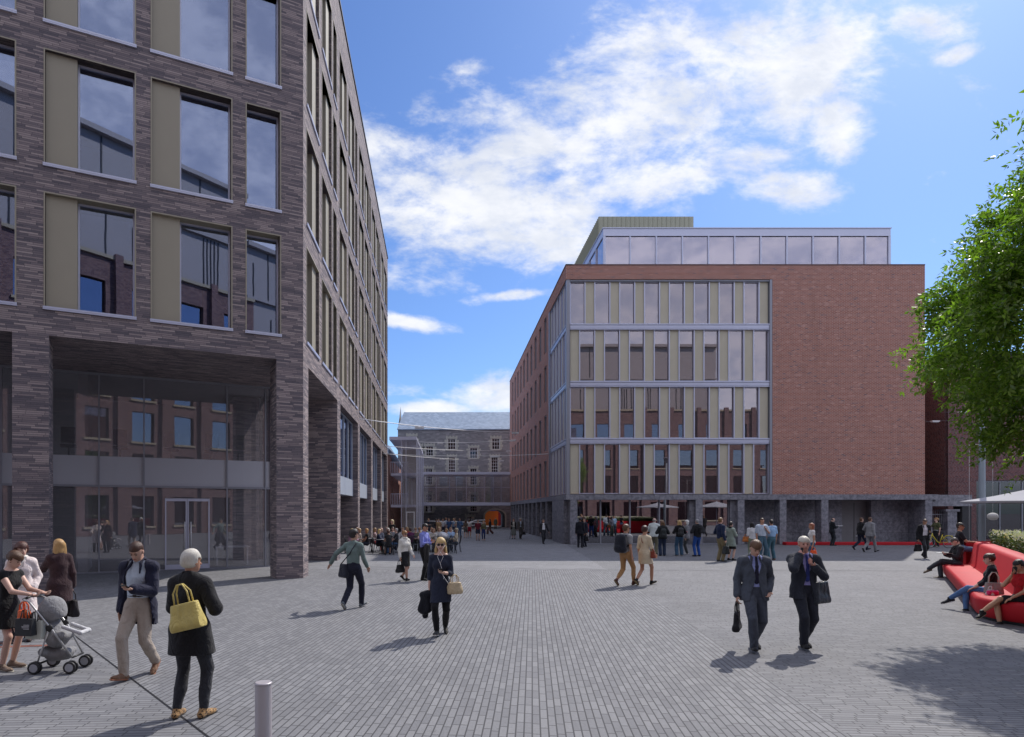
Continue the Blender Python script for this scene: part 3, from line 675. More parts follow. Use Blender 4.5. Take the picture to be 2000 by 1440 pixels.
for i, (px, py, r) in enumerate([(1351, 914, .09), (1387, 891, .11), (1395, 920, .17), (1492, 918, .2), (1388, 948, .1), (1479, 941, .14), (1351, 954, .14)]):
    y = 42.9; o = empty('globe_pendant', (at(px, y), y, zz(py, y)), label='white globe pendant lamp, number %d' % i, cat='lamp')
    o['label'] = ['small white globe lamp at the left behind the first floor glass', 'small white globe hung highest behind the first floor glass', 'large white globe hung below the highest small one', 'largest white globe lamp at the right end of the first floor glass', 'small white globe hung low beneath the large one', 'medium white globe lamp low beside the right end of the first floor glass', 'low white globe lamp under the leftmost small globe'][i]
    o['group'] = 'globe lamps behind the first floor glass'
    mb = MB(); mb.sphere((0, 0, 0), r); sub('globe', mb.mesh('globe', M_WHT), o)
    mb = MB(); mb.tube([(0, 0, r), (0, 0, 6.28 - zz(py, y))], 0.008, 5); sub('cord', mb.mesh('cord', M_DK), o)

# ================================================================ RIGHT BACKGROUND
o = empty('brown_brick_house', (34, 50, 0), label='lower brown brick building beyond the right end of the red brick building', cat='building')
mb = MB(); mb.box(30.55, 33.6, 45.5, 58, 3.2, 13.6); mb.build('wall', M_RB2, o)
mb = MB(); mb.box(30.5, 33.65, 45.45, 58, 13.6, 13.75); mb.build('coping', M_DK, o)
o = empty('dark_brick_house', (45, 45, 0), label='dark red brick building behind the tree and planter at far right', cat='building')
mb = MB(); FD = frame(33.6, 43.2, 1, -0.0, 0, -1)
holed_wall(mb, FD, 0, 40, 0, 12.6, [(1.9, 6.6, 0.25, 4.2)], 0.4)
mb.box(33.6, 33.9, 43.5, 60, 0, 12.6); mb.build('wall', M_RB3, o)
mb = MB(); mb.box(33.55, 74, 43.1, 60, 12.6, 12.75); mb.build('roof', M_DK, o)
mb = MB(); mb.fbox(FD, 1.9, 6.6, -0.25, -0.18, 4.1, 4.2)
for u in (1.9, 3.6, 5.1, 6.53): mb.fbox(FD, u, u + 0.06, -0.25, -0.17, 0.25, 4.1)
wd = mb.build('window', M_ALD, o)
mb = MB(); mb.fbox(FD, 1.96, 6.53, -0.22, -0.21, 0.25, 4.1); mb.build('pane', glass('dim_glass', 0.1, (0.5, 0.5, 0.52)), wd)
mb = MB(); mb.fbox(FD, 0.5, 12, -1.4, -1.3, 0, 4.2); mb.build('inner_wall', M_RB3, o)
o = empty('stone_gateway', (32.5, 42, 0), label='dark stone portal with a railed gate right of the red brick building', cat='gateway')
mb = MB(); mb.box(31.0, 33.59, 41.2, 42.0, 2.45, 3.18); mb.build('lintel', M_ST, o)
mb = MB(); mb.box(33.0, 33.59, 41.25, 42.0, 0, 2.449); mb.build('pillar', plain('near_black_stone', (0.05, 0.05, 0.055), 0.8, 0, 0.4), o)  # pillar of very dark stone, mottled in tone
mb = MB(); mb.box(32.1, 32.7, 41.3, 42.0, 0, 2.1); mb.box(31.95, 32.85, 41.25, 42.05, 2.1, 2.25); mb.build('gate_pier', M_ST, o)
mb = MB(); mb.box(30.6, 33.6, 45.2, 45.4, 0, 3.2); mb.build('back_wall', M_RB3, o)
mb = MB()
for k in range(9): mb.tube([(31.05 + k * 0.125, 41.6, 0.05), (31.05 + k * 0.125, 41.6, 2.2)], 0.012, 6)
for z in (0.1, 1.9): mb.box(31.02, 32.09, 41.59, 41.61, z, z + 0.04)
mb.build('gate', plain('grey_rail', (0.25, 0.25, 0.28), 0.5, 0.3), o)
for i, (px, py, Y) in enumerate(((1826, 824, 42.9), (1880, 806, 42.8))):
    o = empty('wall_lamp', (at(px, Y), Y, zz(py, Y)), label=['small pale wall lamp on the brown brick beyond the corner', 'larger pale wall lamp on the dark brick beside the tree'][i], cat='lamp')
    mb = MB(); mb.box(-0.25, 0.25, -0.12, 0.12, 0.0, 0.07); mb.box(-0.2, 0.2, -0.1, 0.1, -0.04, 0.0); sub('lamp_head', mb.mesh('lamp_head', M_WHT), o)
    mb = MB(); mb.tube([(0, 0, 0.03), (0, 0.8 if i == 0 else 0.4, 0.1)], 0.015, 6); mb.tube([(-1.2, 0.25, 0.05), (1.2, 0.25, 0.12)], 0.006, 4); sub('bracket', mb.mesh('bracket', M_ALD), o)
# low red kerb-bench in front of the stone base
x0, x1 = at(1535, 40.3), at(1862, 40.3)
mb = MB(); mb.box(x0, x1, 40.25, 40.75, 0, 0.19); o = mb.build('low_red_bench', M_RED)
tag(o, 'long low red bench along the foot of the stone base', 'bench')
bv = o.modifiers.new('bevel', 'BEVEL'); bv.width = 0.03; bv.segments = 3

# ================================================================ END OF THE LANE
SY = 84.0
o = mill = empty('stone_warehouse', (-1, SY + 6, 0), label='old grey stone warehouse with slate roof and sash windows closing the lane', cat='building')
FM = frame(at(777, SY), SY, 1, 0, 0, -1); MX = at(777, SY); mw = 26
zt = zz(840, SY)
wl = [(432, 530, 62, 86, 'w'), (621, 470, 66, 92, 'w'), (808, 545, 66, 88, 'w'), (997, 468, 66, 92, 'w'), (281, 432, 66, 60, 'w'), (343, 530, 36, 84, 'w'),
      (623, 645, 58, 132, 't'), (987, 645, 58, 132, 't'), (428, 748, 58, 138, 't'), (806, 748, 58, 140, 't'), (343, 748, 36, 138, 't'),
      (425, 938, 54, 76, 'a'), (806, 935, 50, 76, 'a'), (425, 1022, 60, 54, 'w'), (808, 1022, 62, 44, 'w'), (778, 1108, 60, 40, 'w'), (345, 1022, 36, 50, 'w')]
holes = []; wins = []
for cx, cy, ww, hh, ty in wl:
    px, py = 740 + cx / 4.364, 760 + cy / 4.364; w2, h2 = ww / 4.364 / FPX * SY, hh / 4.364 / FPX * SY
    X, Z = at(px, SY) - MX, zz(py, SY); holes.append((X - w2 / 2, X + w2 / 2, Z - h2 / 2, Z + h2 / 2)); wins.append((X - w2 / 2, Z - h2 / 2, w2, h2, ty))
AU0, AU1 = at(947, SY) - MX, at(986, SY) - MX; AZ = zz(1008, SY)
mb = MB(); holed_wall(mb, FM, 0, mw, 0, zt, holes + [(AU0, AU1, 0, AZ)], 1.0)
# arch head
cu_, ar = (AU0 + AU1) / 2, (AU1 - AU0) / 2
seg = 14
pts = [(cu_ + ar * math.cos(math.pi * k / seg), AZ + ar * 0.62 * math.sin(math.pi * k / seg)) for k in range(seg + 1)]
am = MB()
# cut a rectangular head and fill its spandrels
mb2 = MB(); holed_wall(mb2, FM, 0, mw, 0, zt, holes + [(AU0, AU1, 0, AZ + ar * 0.62)], 1.0); mb = mb2
tz = AZ + ar * 0.62
for k in range(seg):
    (ua, za), (ub, zb) = pts[k], pts[k + 1]
    mb.quad(FM(ua, -0.002, za), FM(ub, -0.002, zb), FM(ub, -0.002, tz), FM(ua, -0.002, tz)); mb.quad(FM(ua, 0, za), FM(ub, 0, zb), FM(ub, -6.0, zb), FM(ua, -6.0, za))
mb.fbox(FM, AU0 - 0.3, AU0 - 0.002, -6, -1, 0, tz); mb.fbox(FM, AU1 + 0.002, AU1 + 0.3, -6, -1, 0, tz)
mb.quad(FM(0, 0, 0), FM(0, -10, 0), FM(0, -10, zt), FM(0, 0, zt)); mb.quad(FM(0, 0, zt), FM(0, -10, zt), FM(0, -5, zt + 3.9))
mb.build('wall', M_RUB, mill)
m, t_, b_, o_ = base_mat('blue_slate'); u_, v_, p_ = wall_uv(t_)
bt_ = t_.new('ShaderNodeTexBrick'); t_.link(t_.comb(t_.vm('DOT_PRODUCT', p_, (1, 0, 0)), t_.vm('DOT_PRODUCT', p_, (0, 0, 1.0))), bt_.inputs['Vector'])
bt_.inputs['Scale'].default_value = 1; bt_.inputs['Brick Width'].default_value = 0.32; bt_.inputs['Row Height'].default_value = 0.16; bt_.inputs['Mortar Size'].default_value = 0.012
bt_.inputs['Color1'].default_value = (0.17, 0.24, 0.34, 1); bt_.inputs['Color2'].default_value = (0.26, 0.34, 0.46, 1); bt_.inputs['Mortar'].default_value = (0.12, 0.15, 0.20, 1)
t_.link(t_.mix(1.0, bt_.outputs['Color'], t_.mix(t_.noise(p_, 1.5, 6, 0.7), (0.7, 0.7, 0.7, 1), (1.35, 1.35, 1.35, 1)), 'MULTIPLY'), b_.inputs['Base Color']); b_.inputs['Roughness'].default_value = 0.55
M_SL = m
mb = MB(); a = 0.45
zr = zz(807, SY + 4.4)
mb.hexa([FM(-0.1, 0.15, zt), FM(mw, 0.15, zt), FM(mw, -4.4, zr), FM(0.5, -4.4, zr), FM(-0.1, 0.15, zt + 0.12), FM(mw, 0.15, zt + 0.12), FM(mw, -4.4, zr + 0.12), FM(0.5, -4.4, zr + 0.12)])
mb.hexa([FM(0.5, -4.4, zr), FM(mw, -4.4, zr), FM(mw, -9, zt), FM(0, -9, zt), FM(0.5, -4.4, zr + 0.12), FM(mw, -4.4, zr + 0.12), FM(mw, -9, zt + 0.12), FM(0, -9, zt + 0.12)])
mb.build('roof', M_SL, mill)
M_QU = plain('pale_quoin_stone', (0.40, 0.40, 0.36), 0.85, 0, 0.12, 3)
for (u, z, ww, hh, ty) in wins:
    mb = MB(); q = 0.10
    rr = random.Random(int(u * 100))
    mb.fbox(FM, u - 0.16, u - 0.002, -0.3, 0.03, z, z + hh); mb.fbox(FM, u + ww + 0.002, u + ww + 0.16, -0.3, 0.03, z, z + hh)
    kk = int(hh / 0.32)
    for k in range(kk):
        e = 0.14 + (k % 2) * 0.14
        mb.fbox(FM, u - 0.16 - e, u - 0.163, -0.2, 0.025, z + k * 0.32, z + k * 0.32 + 0.28); mb.fbox(FM, u + ww + 0.163, u + ww + 0.16 + e, -0.2, 0.025, z + k * 0.32, z + k * 0.32 + 0.28)
    nv = 7
    for k in range(nv):
        x = u - 0.25 + (ww + 0.5) * k / nv; e = 0.38 if k % 2 == 0 else 0.26
        mb.fbox(FM, x + 0.01, x + (ww + 0.5) / nv - 0.01, -0.3, 0.035, z + hh + 0.004, z + hh + e)
    mb.fbox(FM, u - 0.2, u + ww + 0.2, -0.2, 0.09, z - 0.14, z - 0.004)
    mb.build('window_surround', M_QU, mill)
    mb = MB(); t = 0.055
    mb.fbox(FM, u + 0.003, u + t, -0.20, -0.12, z + 0.003, z + hh - 0.003); mb.fbox(FM, u + ww - t, u + ww - 0.003, -0.20, -0.12, z + 0.003, z + hh - 0.003)
    mb.fbox(FM, u + t, u + ww - t, -0.20, -0.12, z + 0.003, z + t); mb.fbox(FM, u + t, u + ww - t, -0.20, -0.12, z + hh - t, z + hh - 0.003)
    rows = max(2, int(round(hh / 0.42)))
    for k in range(1, rows): zc = z + hh * k / rows; mb.fbox(FM, u + t, u + ww - t, -0.19, -0.14, zc - 0.017, zc + 0.017)
    ncol = 3 if ww > 0.7 else 2
    for k in range(1, ncol): xc = u + ww * k / ncol; mb.fbox(FM, xc - 0.017, xc + 0.017, -0.188, -0.142, z + t, z + hh - t)
    so = mb.build('sash_window', M_WHT, mill)
    mb = MB(); mb.fbox(FM, u + t, u + ww - t, -0.18, -0.17, z + t, z + hh - t); mb.build('pane', glass('old_glass', 0.12, (0.25, 0.25, 0.3)), so)
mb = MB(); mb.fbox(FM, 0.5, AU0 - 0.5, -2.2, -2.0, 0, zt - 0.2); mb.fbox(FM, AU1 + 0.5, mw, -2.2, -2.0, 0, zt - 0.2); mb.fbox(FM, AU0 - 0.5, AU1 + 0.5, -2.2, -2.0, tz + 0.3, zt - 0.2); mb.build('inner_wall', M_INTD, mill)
# archway surround
mb = MB()
for k in range(seg):
    (ua, za), (ub, zb) = pts[k], pts[k + 1]; f = 1.16
    pa, pb2 = (cu_ + (ua - cu_) * f, AZ + (za - AZ) * 1.24), (cu_ + (ub - cu_) * f, AZ + (zb - AZ) * 1.24)
    P = [FM(ua, 0.005, za), FM(ub, 0.005, zb), FM(pb2[0], 0.005, pb2[1]), FM(pa[0], 0.005, pa[1])]
    Q = [FM(ua, 0.05, za), FM(ub, 0.05, zb), FM(pb2[0], 0.05, pb2[1]), FM(pa[0], 0.05, pa[1])]
    mb.hexa(P + Q)
mb.fbox(FM, AU0 - 0.2, AU0, 0.005, 0.05, 0, AZ); mb.fbox(FM, AU1, AU1 + 0.2, 0.005, 0.05, 0, AZ)
mb.build('arch_surround', M_QU, mill)
# orange shop and red phone box beyond the arch
KY = 94.0
o = empty('orange_shop', (at(960, KY), KY + 1, 0), label='orange shuttered shop with blue sign seen through the archway', cat='shop')
M_OR = plain('orange_paint', (0.75, 0.22, 0.03), 0.5, 0, 0.08, 2); M_BLU = plain('blue_sign_paint', (0.05, 0.16, 0.42), 0.5)
xa, xb = at(944, KY), at(974, KY)
mb = MB(); mb.box(xa, xb, KY, KY + 3, 0, 2.6)
for k in range(9): mb.box(xa + 0.2, xb - 0.3, KY - 0.03, KY - 0.004, 0.3 + k * 0.17, 0.38 + k * 0.17)
mb.build('wall', M_OR, o)
mb = MB(); mb.box(xa + 0.1, xb - 0.1, KY - 0.12, KY - 0.005, 2.15, 2.5); mb.build('sign', M_BLU, o)
mb = MB(); mb.box(xa - 3, xb + 6, KY + 3.1, KY + 9, 0, 5); mb.build('house_behind', plain('cream_render', (0.45, 0.43, 0.38), 0.8), o)
o = empty('phone_box', (at(979.5, 92), 92, 0), label='red phone box beside the orange shop beyond the archway', cat='phone box')
mb = MB(); w_ = 0.38
for sx in (-1, 1):
    for sy in (-1, 1): mb.box(sx * w_ - 0.05, sx * w_ + 0.05, sy * w_ - 0.05, sy * w_ + 0.05, 0, 2.2)
mb.box(-w_ - .06, w_ + .06, -w_ - .06, w_ + .06, 2.2, 2.45)
for z in (0.05, 0.6, 1.1, 1.6): mb.box(-w_ + .05, w_ - .05, -w_ - .03, -w_ + .02, z, z + 0.07)
sub('box_frame', mb.mesh('box_frame', plain('post_red', (0.6, 0.03, 0.04), 0.4)), o)
mb = MB(); mb.box(-w_ + .05, w_ - .05, -w_, w_, 0.02, 2.19); sub('cabin', mb.mesh('cabin', plain('dull_red_panel', (0.42, 0.04, 0.05), 0.4)), o)  # flat dull red filling of the cabin
# glass link bridge
BY0, BY1 = 77.2, 82.5; bx0, bx1 = at(819, BY0), 7.7
o = empty('glass_bridge', ((bx0 + bx1) / 2, 80, 0), label='glass walled link bridge crossing in front of the stone warehouse', cat='bridge')
mb = MB(); mb.box(bx0 - 0.3, bx1, BY0, BY1, zz(927, BY0), zz(922, BY0)); mb.build('roof', M_AL, o)
mb = MB(); mb.box(bx0 - 0.4, bx1, BY0, BY1, zz(987.5, BY0), zz(981.5, BY0)); mb.build('deck', M_AL, o)
mb = MB(); mb.box(bx0, bx1, BY0 + 0.1, BY0 + 0.12, zz(981.5, BY0), zz(927, BY0)); mb.build('pane', G_C, o)
mb = MB()
for px in (826, 852, 878, 892, 911, 928, 946, 964, 979): x = at(px, BY0); mb.box(x - .03, x + .03, BY0 + .13, BY0 + .2, zz(981.5, BY0), zz(927, BY0))
mb.box(bx0, bx1, BY0 + .13, BY0 + .19, zz(952, BY0) - .03, zz(952, BY0) + .03); mb.build('mullion', M_AL, o)
# glass stair tower at the end of the left block
TY0, TY1 = 61.0, 77.0; tx0, tx1 = at(763, TY0), at(813, TY0)
o = empty('glass_stair_tower', ((tx0 + tx1) / 2, 69, 0), label='tall glazed stair tower with flat metal canopy at the end of the left block', cat='tower')
TZ = zz(860, TY0)
mb = MB(); mb.box(tx0 - 0.1, tx1 + 0.05, TY0 - 0.3, TY1, TZ, TZ + 0.30); mb.build('canopy', M_AL, o)
mb = MB(); mb.box(tx1 - 0.02, tx1 + 0.0, TY0, TY1, 0, TZ); mb.box(tx0 + 1.0, tx1 - 0.02, TY0, TY0 + 0.02, 0, TZ); mb.build('pane', G_C, o)
mb = MB()
for y in (TY0 - 0.05, TY0 + 5.4, TY0 + 10.8, TY1 - 0.1): mb.box(tx1 + 0.01, tx1 + 0.11, y, y + 0.1, 0, TZ)
for x in (tx0 + 1.0, tx1 - 1.0): mb.box(x, x + 0.06, TY0 - 0.06, TY0 - 0.002, 0, TZ)
mb.build('post', M_AL, o)
for z in (zz(926, TY0), zz(988, TY0)):
    mb = MB(); mb.box(tx0, tx1 - 0.05, TY0 + 0.1, TY1, z - 0.15, z + 0.1)
    lo = mb.build('landing', M_AL, o)
    mb = MB(); x = tx0
    while x < tx1 - 0.8: mb.box(x, x + 0.04, TY0 + 0.04, TY0 + 0.09, z + 0.1, z + 1.1); x += 0.16
    mb.box(tx0, tx1 - 0.8, TY0 + 0.03, TY0 + 0.095, z + 1.1, z + 1.16); mb.build('railing', M_AL, lo)
mb = MB(); xd = at(793, TY0 - .3); xe = at(810, TY0 - .3); y = TY0 - 0.2
mb.box(xd, xd + .1, y, y + .1, 0, 1.98); mb.box(xe - .1, xe, y, y + .1, 0, 1.98); mb.box(xd, xe, y, y + .1, 1.98, 2.08); mb.build('door_frame', M_WHT, o)
mb = MB(); mb.box(tx0 + 0.8, tx1 - 0.25, 66, 66.2, 0, TZ - 0.4); mb.build('core_wall', plain('pale_core', (0.50, 0.47, 0.46), 0.8), o)
o = empty('red_brick_house', (-9, 70, 0), label='small red brick house with slate roof behind the stair tower', cat='building')
mb = MB(); mb.box(-14, at(768, 66), 59.5, 64, 0, zz(888, 61)); mb.box(-14, at(780, 76), 68, 82, 0, zz(905, 69)); mb.build('wall', M_RB, o)
mb = MB(); zq = zz(888, 61); mb.hexa([(-14, 59.3, zq), (at(768, 66) + 0.1, 59.3, zq), (at(768, 66) + 0.1, 82, zq), (-14, 82, zq), (-14, 68, zq + 1.6), (-6.2, 68, zq + 1.6), (-6.2, 70, zq + 1.6), (-14, 70, zq + 1.6)]); mb.build('roof', M_SL, o)
# handrail of the ramp
o = empty('ramp_handrail', (2, 66, 0), label='long white handrail of the ramp below the glass bridge', cat='handrail')
RYY = 62.0
mb = MB(); z1 = zz(1018, RYY); mb.tube([(at(834, RYY), RYY, z1), (at(948, RYY), RYY, z1 - 0.15)], 0.05, 6); mb.tube([(at(888, RYY), RYY, zz(1030, RYY)), (at(930, RYY + 2), RYY + 2, zz(1017, RYY)), (at(948, RYY + 2), RYY + 2, zz(1016.5, RYY))], 0.045, 6)
mb.tube([(at(888, RYY), RYY, zz(1033, RYY)), (at(948, RYY + 2), RYY + 2, zz(1023, RYY))], 0.04, 6); mb.build('rail', M_WHT, o)
mb = MB()
for k in range(8): x = at(836 + 15.5 * k, RYY); mb.tube([(x, RYY, 0), (x, RYY, z1 - 0.03 - 0.02 * k)], 0.025, 6)
mb.build('post', M_ALD, o)
# festoon cables across the lane
CABLES = [((701, 818, 32), (1010, 844, 50), [(816.5, 829.5), (1006, 844)]), ((746, 871, 50), (996, 879.6, 72), [(862, 876), (992, 879)]), ((748, 886, 52), (985, 899, 74), [(863, 892), (978, 898.8)]),
          ((812, 863, 62), (1008, 859, 60), [(859, 862.5), (1002, 859.5)]), ((757, 887, 57), (1078, 886.5, 48), [(963, 886.5), (968, 886.5)])]
lab = ['nearest festoon cable sloping from the left block across the lane', 'second festoon cable sagging across the lane', 'lowest sloping festoon cable running towards the far end', 'upper level festoon cable running to the red brick wall', 'long level festoon cable reaching the glazed corner']
for i, (A, B, L) in enumerate(CABLES):
    a = Vector((at(A[0], A[2]), A[2], zz(A[1], A[2]))); b = Vector((at(B[0], B[2]), B[2], zz(B[1], B[2])))
    o = empty('light_cable', a, label=lab[i], cat='cable light', group='cable lights strung across the lane')
    mb = MB(); P = [a.lerp(b, k / 10) - a - Vector((0, 0, 0.18 * (1 - (k / 5 - 1) ** 2))) for k in range(11)]
    mb.tube(P, 0.022, 5); sub('cable', mb.mesh('cable', M_WHT), o)
    for (px, py) in L:
        best = min([k / 60 for k in range(61)], key=lambda s: abs((lambda q: PX0 + FPX * q.x / q.y)(a.lerp(b, s)) - px)); q = a.lerp(b, best) - a - Vector((0, 0, 0.18 * (1 - (2 * best - 1) ** 2)))
        mb = MB(); mb.box(q.x - .26, q.x + .26, q.y - .1, q.y + .1, q.z - .13, q.z - .01); sub('lamp', mb.mesh('lamp', M_WHT), o)

# ================================================================ BEHIND THE CAMERA (seen only as reflections)
BYb = -12.0; FB = frame(-40, BYb, 1, 0, 0, 1)
o = empty('brick_terrace', (5, BYb - 6, 0), label='brick block with pale metal upper storeys behind the viewer, seen in the window glass', cat='building')
TS = 57.0
mb = MB(); hs = []
for k in range(24):
    for z in (0.8, 4.6, 8.4, 12.2, 16.6):
        if z > 14 and k * 4 + 5 > TS: continue
        hs.append((2 + k * 4.0, 4.0 + k * 4.0, z, z + 2.7))
holed_wall(mb, FB, 0, TS, 0, 21.0, [h for h in hs if h[1] < TS], 0.4); holed_wall(mb, FB, TS, 98, 0, 16.8, [h for h in hs if h[0] > TS], 0.4)
for k in range(25): mb.fbox(FB, 0.6 + k * 4, 1.2 + k * 4, 0.003, 0.35, 0, 21.4 if k * 4 < TS - 2 else 17.3)
mb.build('wall', brick('terrace_brick', 0.235, 0.083, 0.008, [(0, (0.12, 0.06, 0.07)), (0.5, (0.20, 0.115, 0.105)), (1, (0.28, 0.165, 0.145))], (0.22, 0.19, 0.2), bump=0.2), o)
mb = MB()
for h in hs: mb.fbox(FB, h[0], h[1], -0.35, -0.3, h[2], h[3])
mb.build('window_glass', glass('terrace_glass', 0.6, (0.2, 0.2, 0.22), (0.6, 0.6, 0.66)), o)
mb = MB()
for h in hs: mb.fbox(FB, h[0] - .15, h[1] + .15, -0.1, 0.12, h[2] - 0.18, h[2] - 0.002)
mb.fbox(FB, 0, TS, -0.4, 0.2, 21.0, 21.25); mb.fbox(FB, TS + .01, 98, -0.4, 0.2, 16.8, 17.05); mb.build('sill', plain('tan_stone', (0.42, 0.36, 0.26), 0.8), o)
mb = MB()
for (a, b, zb) in ((2, TS, 21.25), (TS, 80, 17.05)):
    mb.fbox(FB, a, b - 0.02, -11, -1.2, zb, zb + 9.4); mb.fbox(FB, a, b - 0.03, -12, -0.7, zb + 9.41, zb + 9.8); mb.fbox(FB, a, b - 0.03, -1.19, -0.9, zb + 4.6, zb + 4.85)
mb.build('metal_storeys', plain('pale_beige_cladding', (0.36, 0.33, 0.33), 0.5, 0, 0.06, 0.5), o)
mb = MB(); rr = random.Random(9); u = 3.0
while u < 77:
    for q in range(rr.choice((2, 3, 4, 6))):
        zb = 21.25 if u < TS else 17.05; lo = rr.choice((0, 4.85)); mb.fbox(FB, u, u + 0.09, -1.2, -1.14, zb + lo, zb + lo + rr.choice((4.5, 4.5, 3.2))); u += 0.35
    u += rr.uniform(0.8, 2.4)
mb.build('fin', M_DK, o)
mb = MB(); mb.fbox(FB, 0, 98, -12, -0.5, 0, 16.7); mb.build('core', M_INTD, o)
# ================================================================ PEOPLE (one continuous distance-field surface per body and per garment)
def V(*a): return np.array(a, float)
class Field:
    def __init__(s, res): s.res = res; s.pr = []
    def cone(s, a, b, ra, rb, k=0.02, n=None, c=1.0): s.pr.append(('c', V(*a), V(*b), ra, rb, k, None if n is None else V(*n) / np.linalg.norm(n), c)); return s
    def ell(s, c, r, k=0.02, R3=None): s.pr.append(('e', V(*c), V(*r), None, None, k, R3, 1.0)); return s
    def cut(s, *fns): s.pr.append(('x', fns)); return s
    def mesh(s, name, cuts=(), noise=0.0, seed=0, adds=()):
        lo = np.full(3, 1e9); hi = np.full(3, -1e9)
        for p in s.pr:
            if p[0] == 'x': continue
            if p[0] == 'c':
                r = max(p[3], p[4]) * max(1, p[7]); lo = np.minimum(lo, np.minimum(p[1], p[2]) - r); hi = np.maximum(hi, np.maximum(p[1], p[2]) + r)
            else: r = p[2].max(); lo = np.minimum(lo, p[1] - r); hi = np.maximum(hi, p[1] + r)
        h = s.res; lo -= 3 * h + noise; hi += 3 * h + noise
        N = np.ceil((hi - lo) / h).astype(int) + 1
        ax = [lo[i] + h * np.arange(N[i]) for i in range(3)]
        f = np.full(tuple(N), 0.5, np.float32)
        XYZ = (ax[0][:, None, None], ax[1][None, :, None], ax[2][None, None, :])
        for p in s.pr:
            if p[0] == 'x':
                for c in p[1]: np.maximum(f, c(*XYZ), out=f, casting='unsafe')
                continue
            k = p[5]
            if p[0] == 'c':
                r = max(p[3], p[4]) * max(1, p[7]) + k + 2.5 * h; a_, b_ = np.minimum(p[1], p[2]) - r, np.maximum(p[1], p[2]) + r
            else:
                r = p[2].max() + k + 2.5 * h; a_, b_ = p[1] - r, p[1] + r
            i0 = np.clip(((a_ - lo) / h).astype(int), 0, N - 1); i1 = np.clip(((b_ - lo) / h).astype(int) + 2, 1, N)
            X = ax[0][i0[0]:i1[0]][:, None, None]; Y = ax[1][i0[1]:i1[1]][None, :, None]; Z = ax[2][i0[2]:i1[2]][None, None, :]
            if p[0] == 'c':
                a, b, ra, rb, _, _, n, c = p[1:9] if False else (p[1], p[2], p[3], p[4], None, None, p[6], p[7])
                px, py, pz = X - a[0], Y - a[1], Z - a[2]; ba = b - a
                if n is not None and c != 1.0:
                    dn = px * n[0] + py * n[1] + pz * n[2]; q = dn * (1 / c - 1)
                    px = px + q * n[0]; py = py + q * n[1]; pz = pz + q * n[2]
                    bn = ba.dot(n); ba = ba + n * bn * (1 / c - 1)
                L2 = max(ba.dot(ba), 1e-9); t = np.clip((px * ba[0] + py * ba[1] + pz * ba[2]) / L2, 0, 1)
                d = np.sqrt((px - ba[0] * t) ** 2 + (py - ba[1] * t) ** 2 + (pz - ba[2] * t) ** 2) - (ra + (rb - ra) * t)
                if c < 1: d = d * min(1.0, 0.5 + c / 2)
            else:
                px, py, pz = X - p[1][0], Y - p[1][1], Z - p[1][2]
                if p[6] is not None:
                    Q = p[6]; px, py, pz = (px * Q[0][0] + py * Q[1][0] + pz * Q[2][0], px * Q[0][1] + py * Q[1][1] + pz * Q[2][1], px * Q[0][2] + py * Q[1][2] + pz * Q[2][2])
                r = p[2]; k0 = np.sqrt((px / r[0]) ** 2 + (py / r[1]) ** 2 + (pz / r[2]) ** 2); k1 = np.sqrt((px / r[0] ** 2) ** 2 + (py / r[1] ** 2) ** 2 + (pz / r[2] ** 2) ** 2) + 1e-6
                d = k0 * (k0 - 1) / k1
            g = f[i0[0]:i1[0], i0[1]:i1[1], i0[2]:i1[2]]
            if k > 0:
                hh = np.clip(0.5 + 0.5 * (g - d) / k, 0, 1); g[...] = g * (1 - hh) + d * hh - k * hh * (1 - hh)
            else: np.minimum(g, d, out=g)
        X, Y, Z = ax[0][:, None, None], ax[1][None, :, None], ax[2][None, None, :]
        if noise:
            r = np.random.RandomState(seed); w_ = 0
            for q in range(5):
                kx, ky, kz = r.uniform(-1, 1, 3) * (13 + 8 * q) * V(1, 1, 0.9); w_ = w_ + np.sin(kx * X + ky * Y + kz * Z + r.uniform(0, 6) + 1.5 * np.sin(9 * Z + q)) * (0.5 if q > 2 else 1)
            f = f + (noise / 2.4) * w_.astype(np.float32)
        for c in cuts: f = np.maximum(f, np.broadcast_to(c(X, Y, Z), f.shape).astype(np.float32))
        f[0] = f[-1] = 0.5; f[:, 0] = f[:, -1] = 0.5; f[:, :, 0] = f[:, :, -1] = 0.5
        return nets(name, f, lo, h)
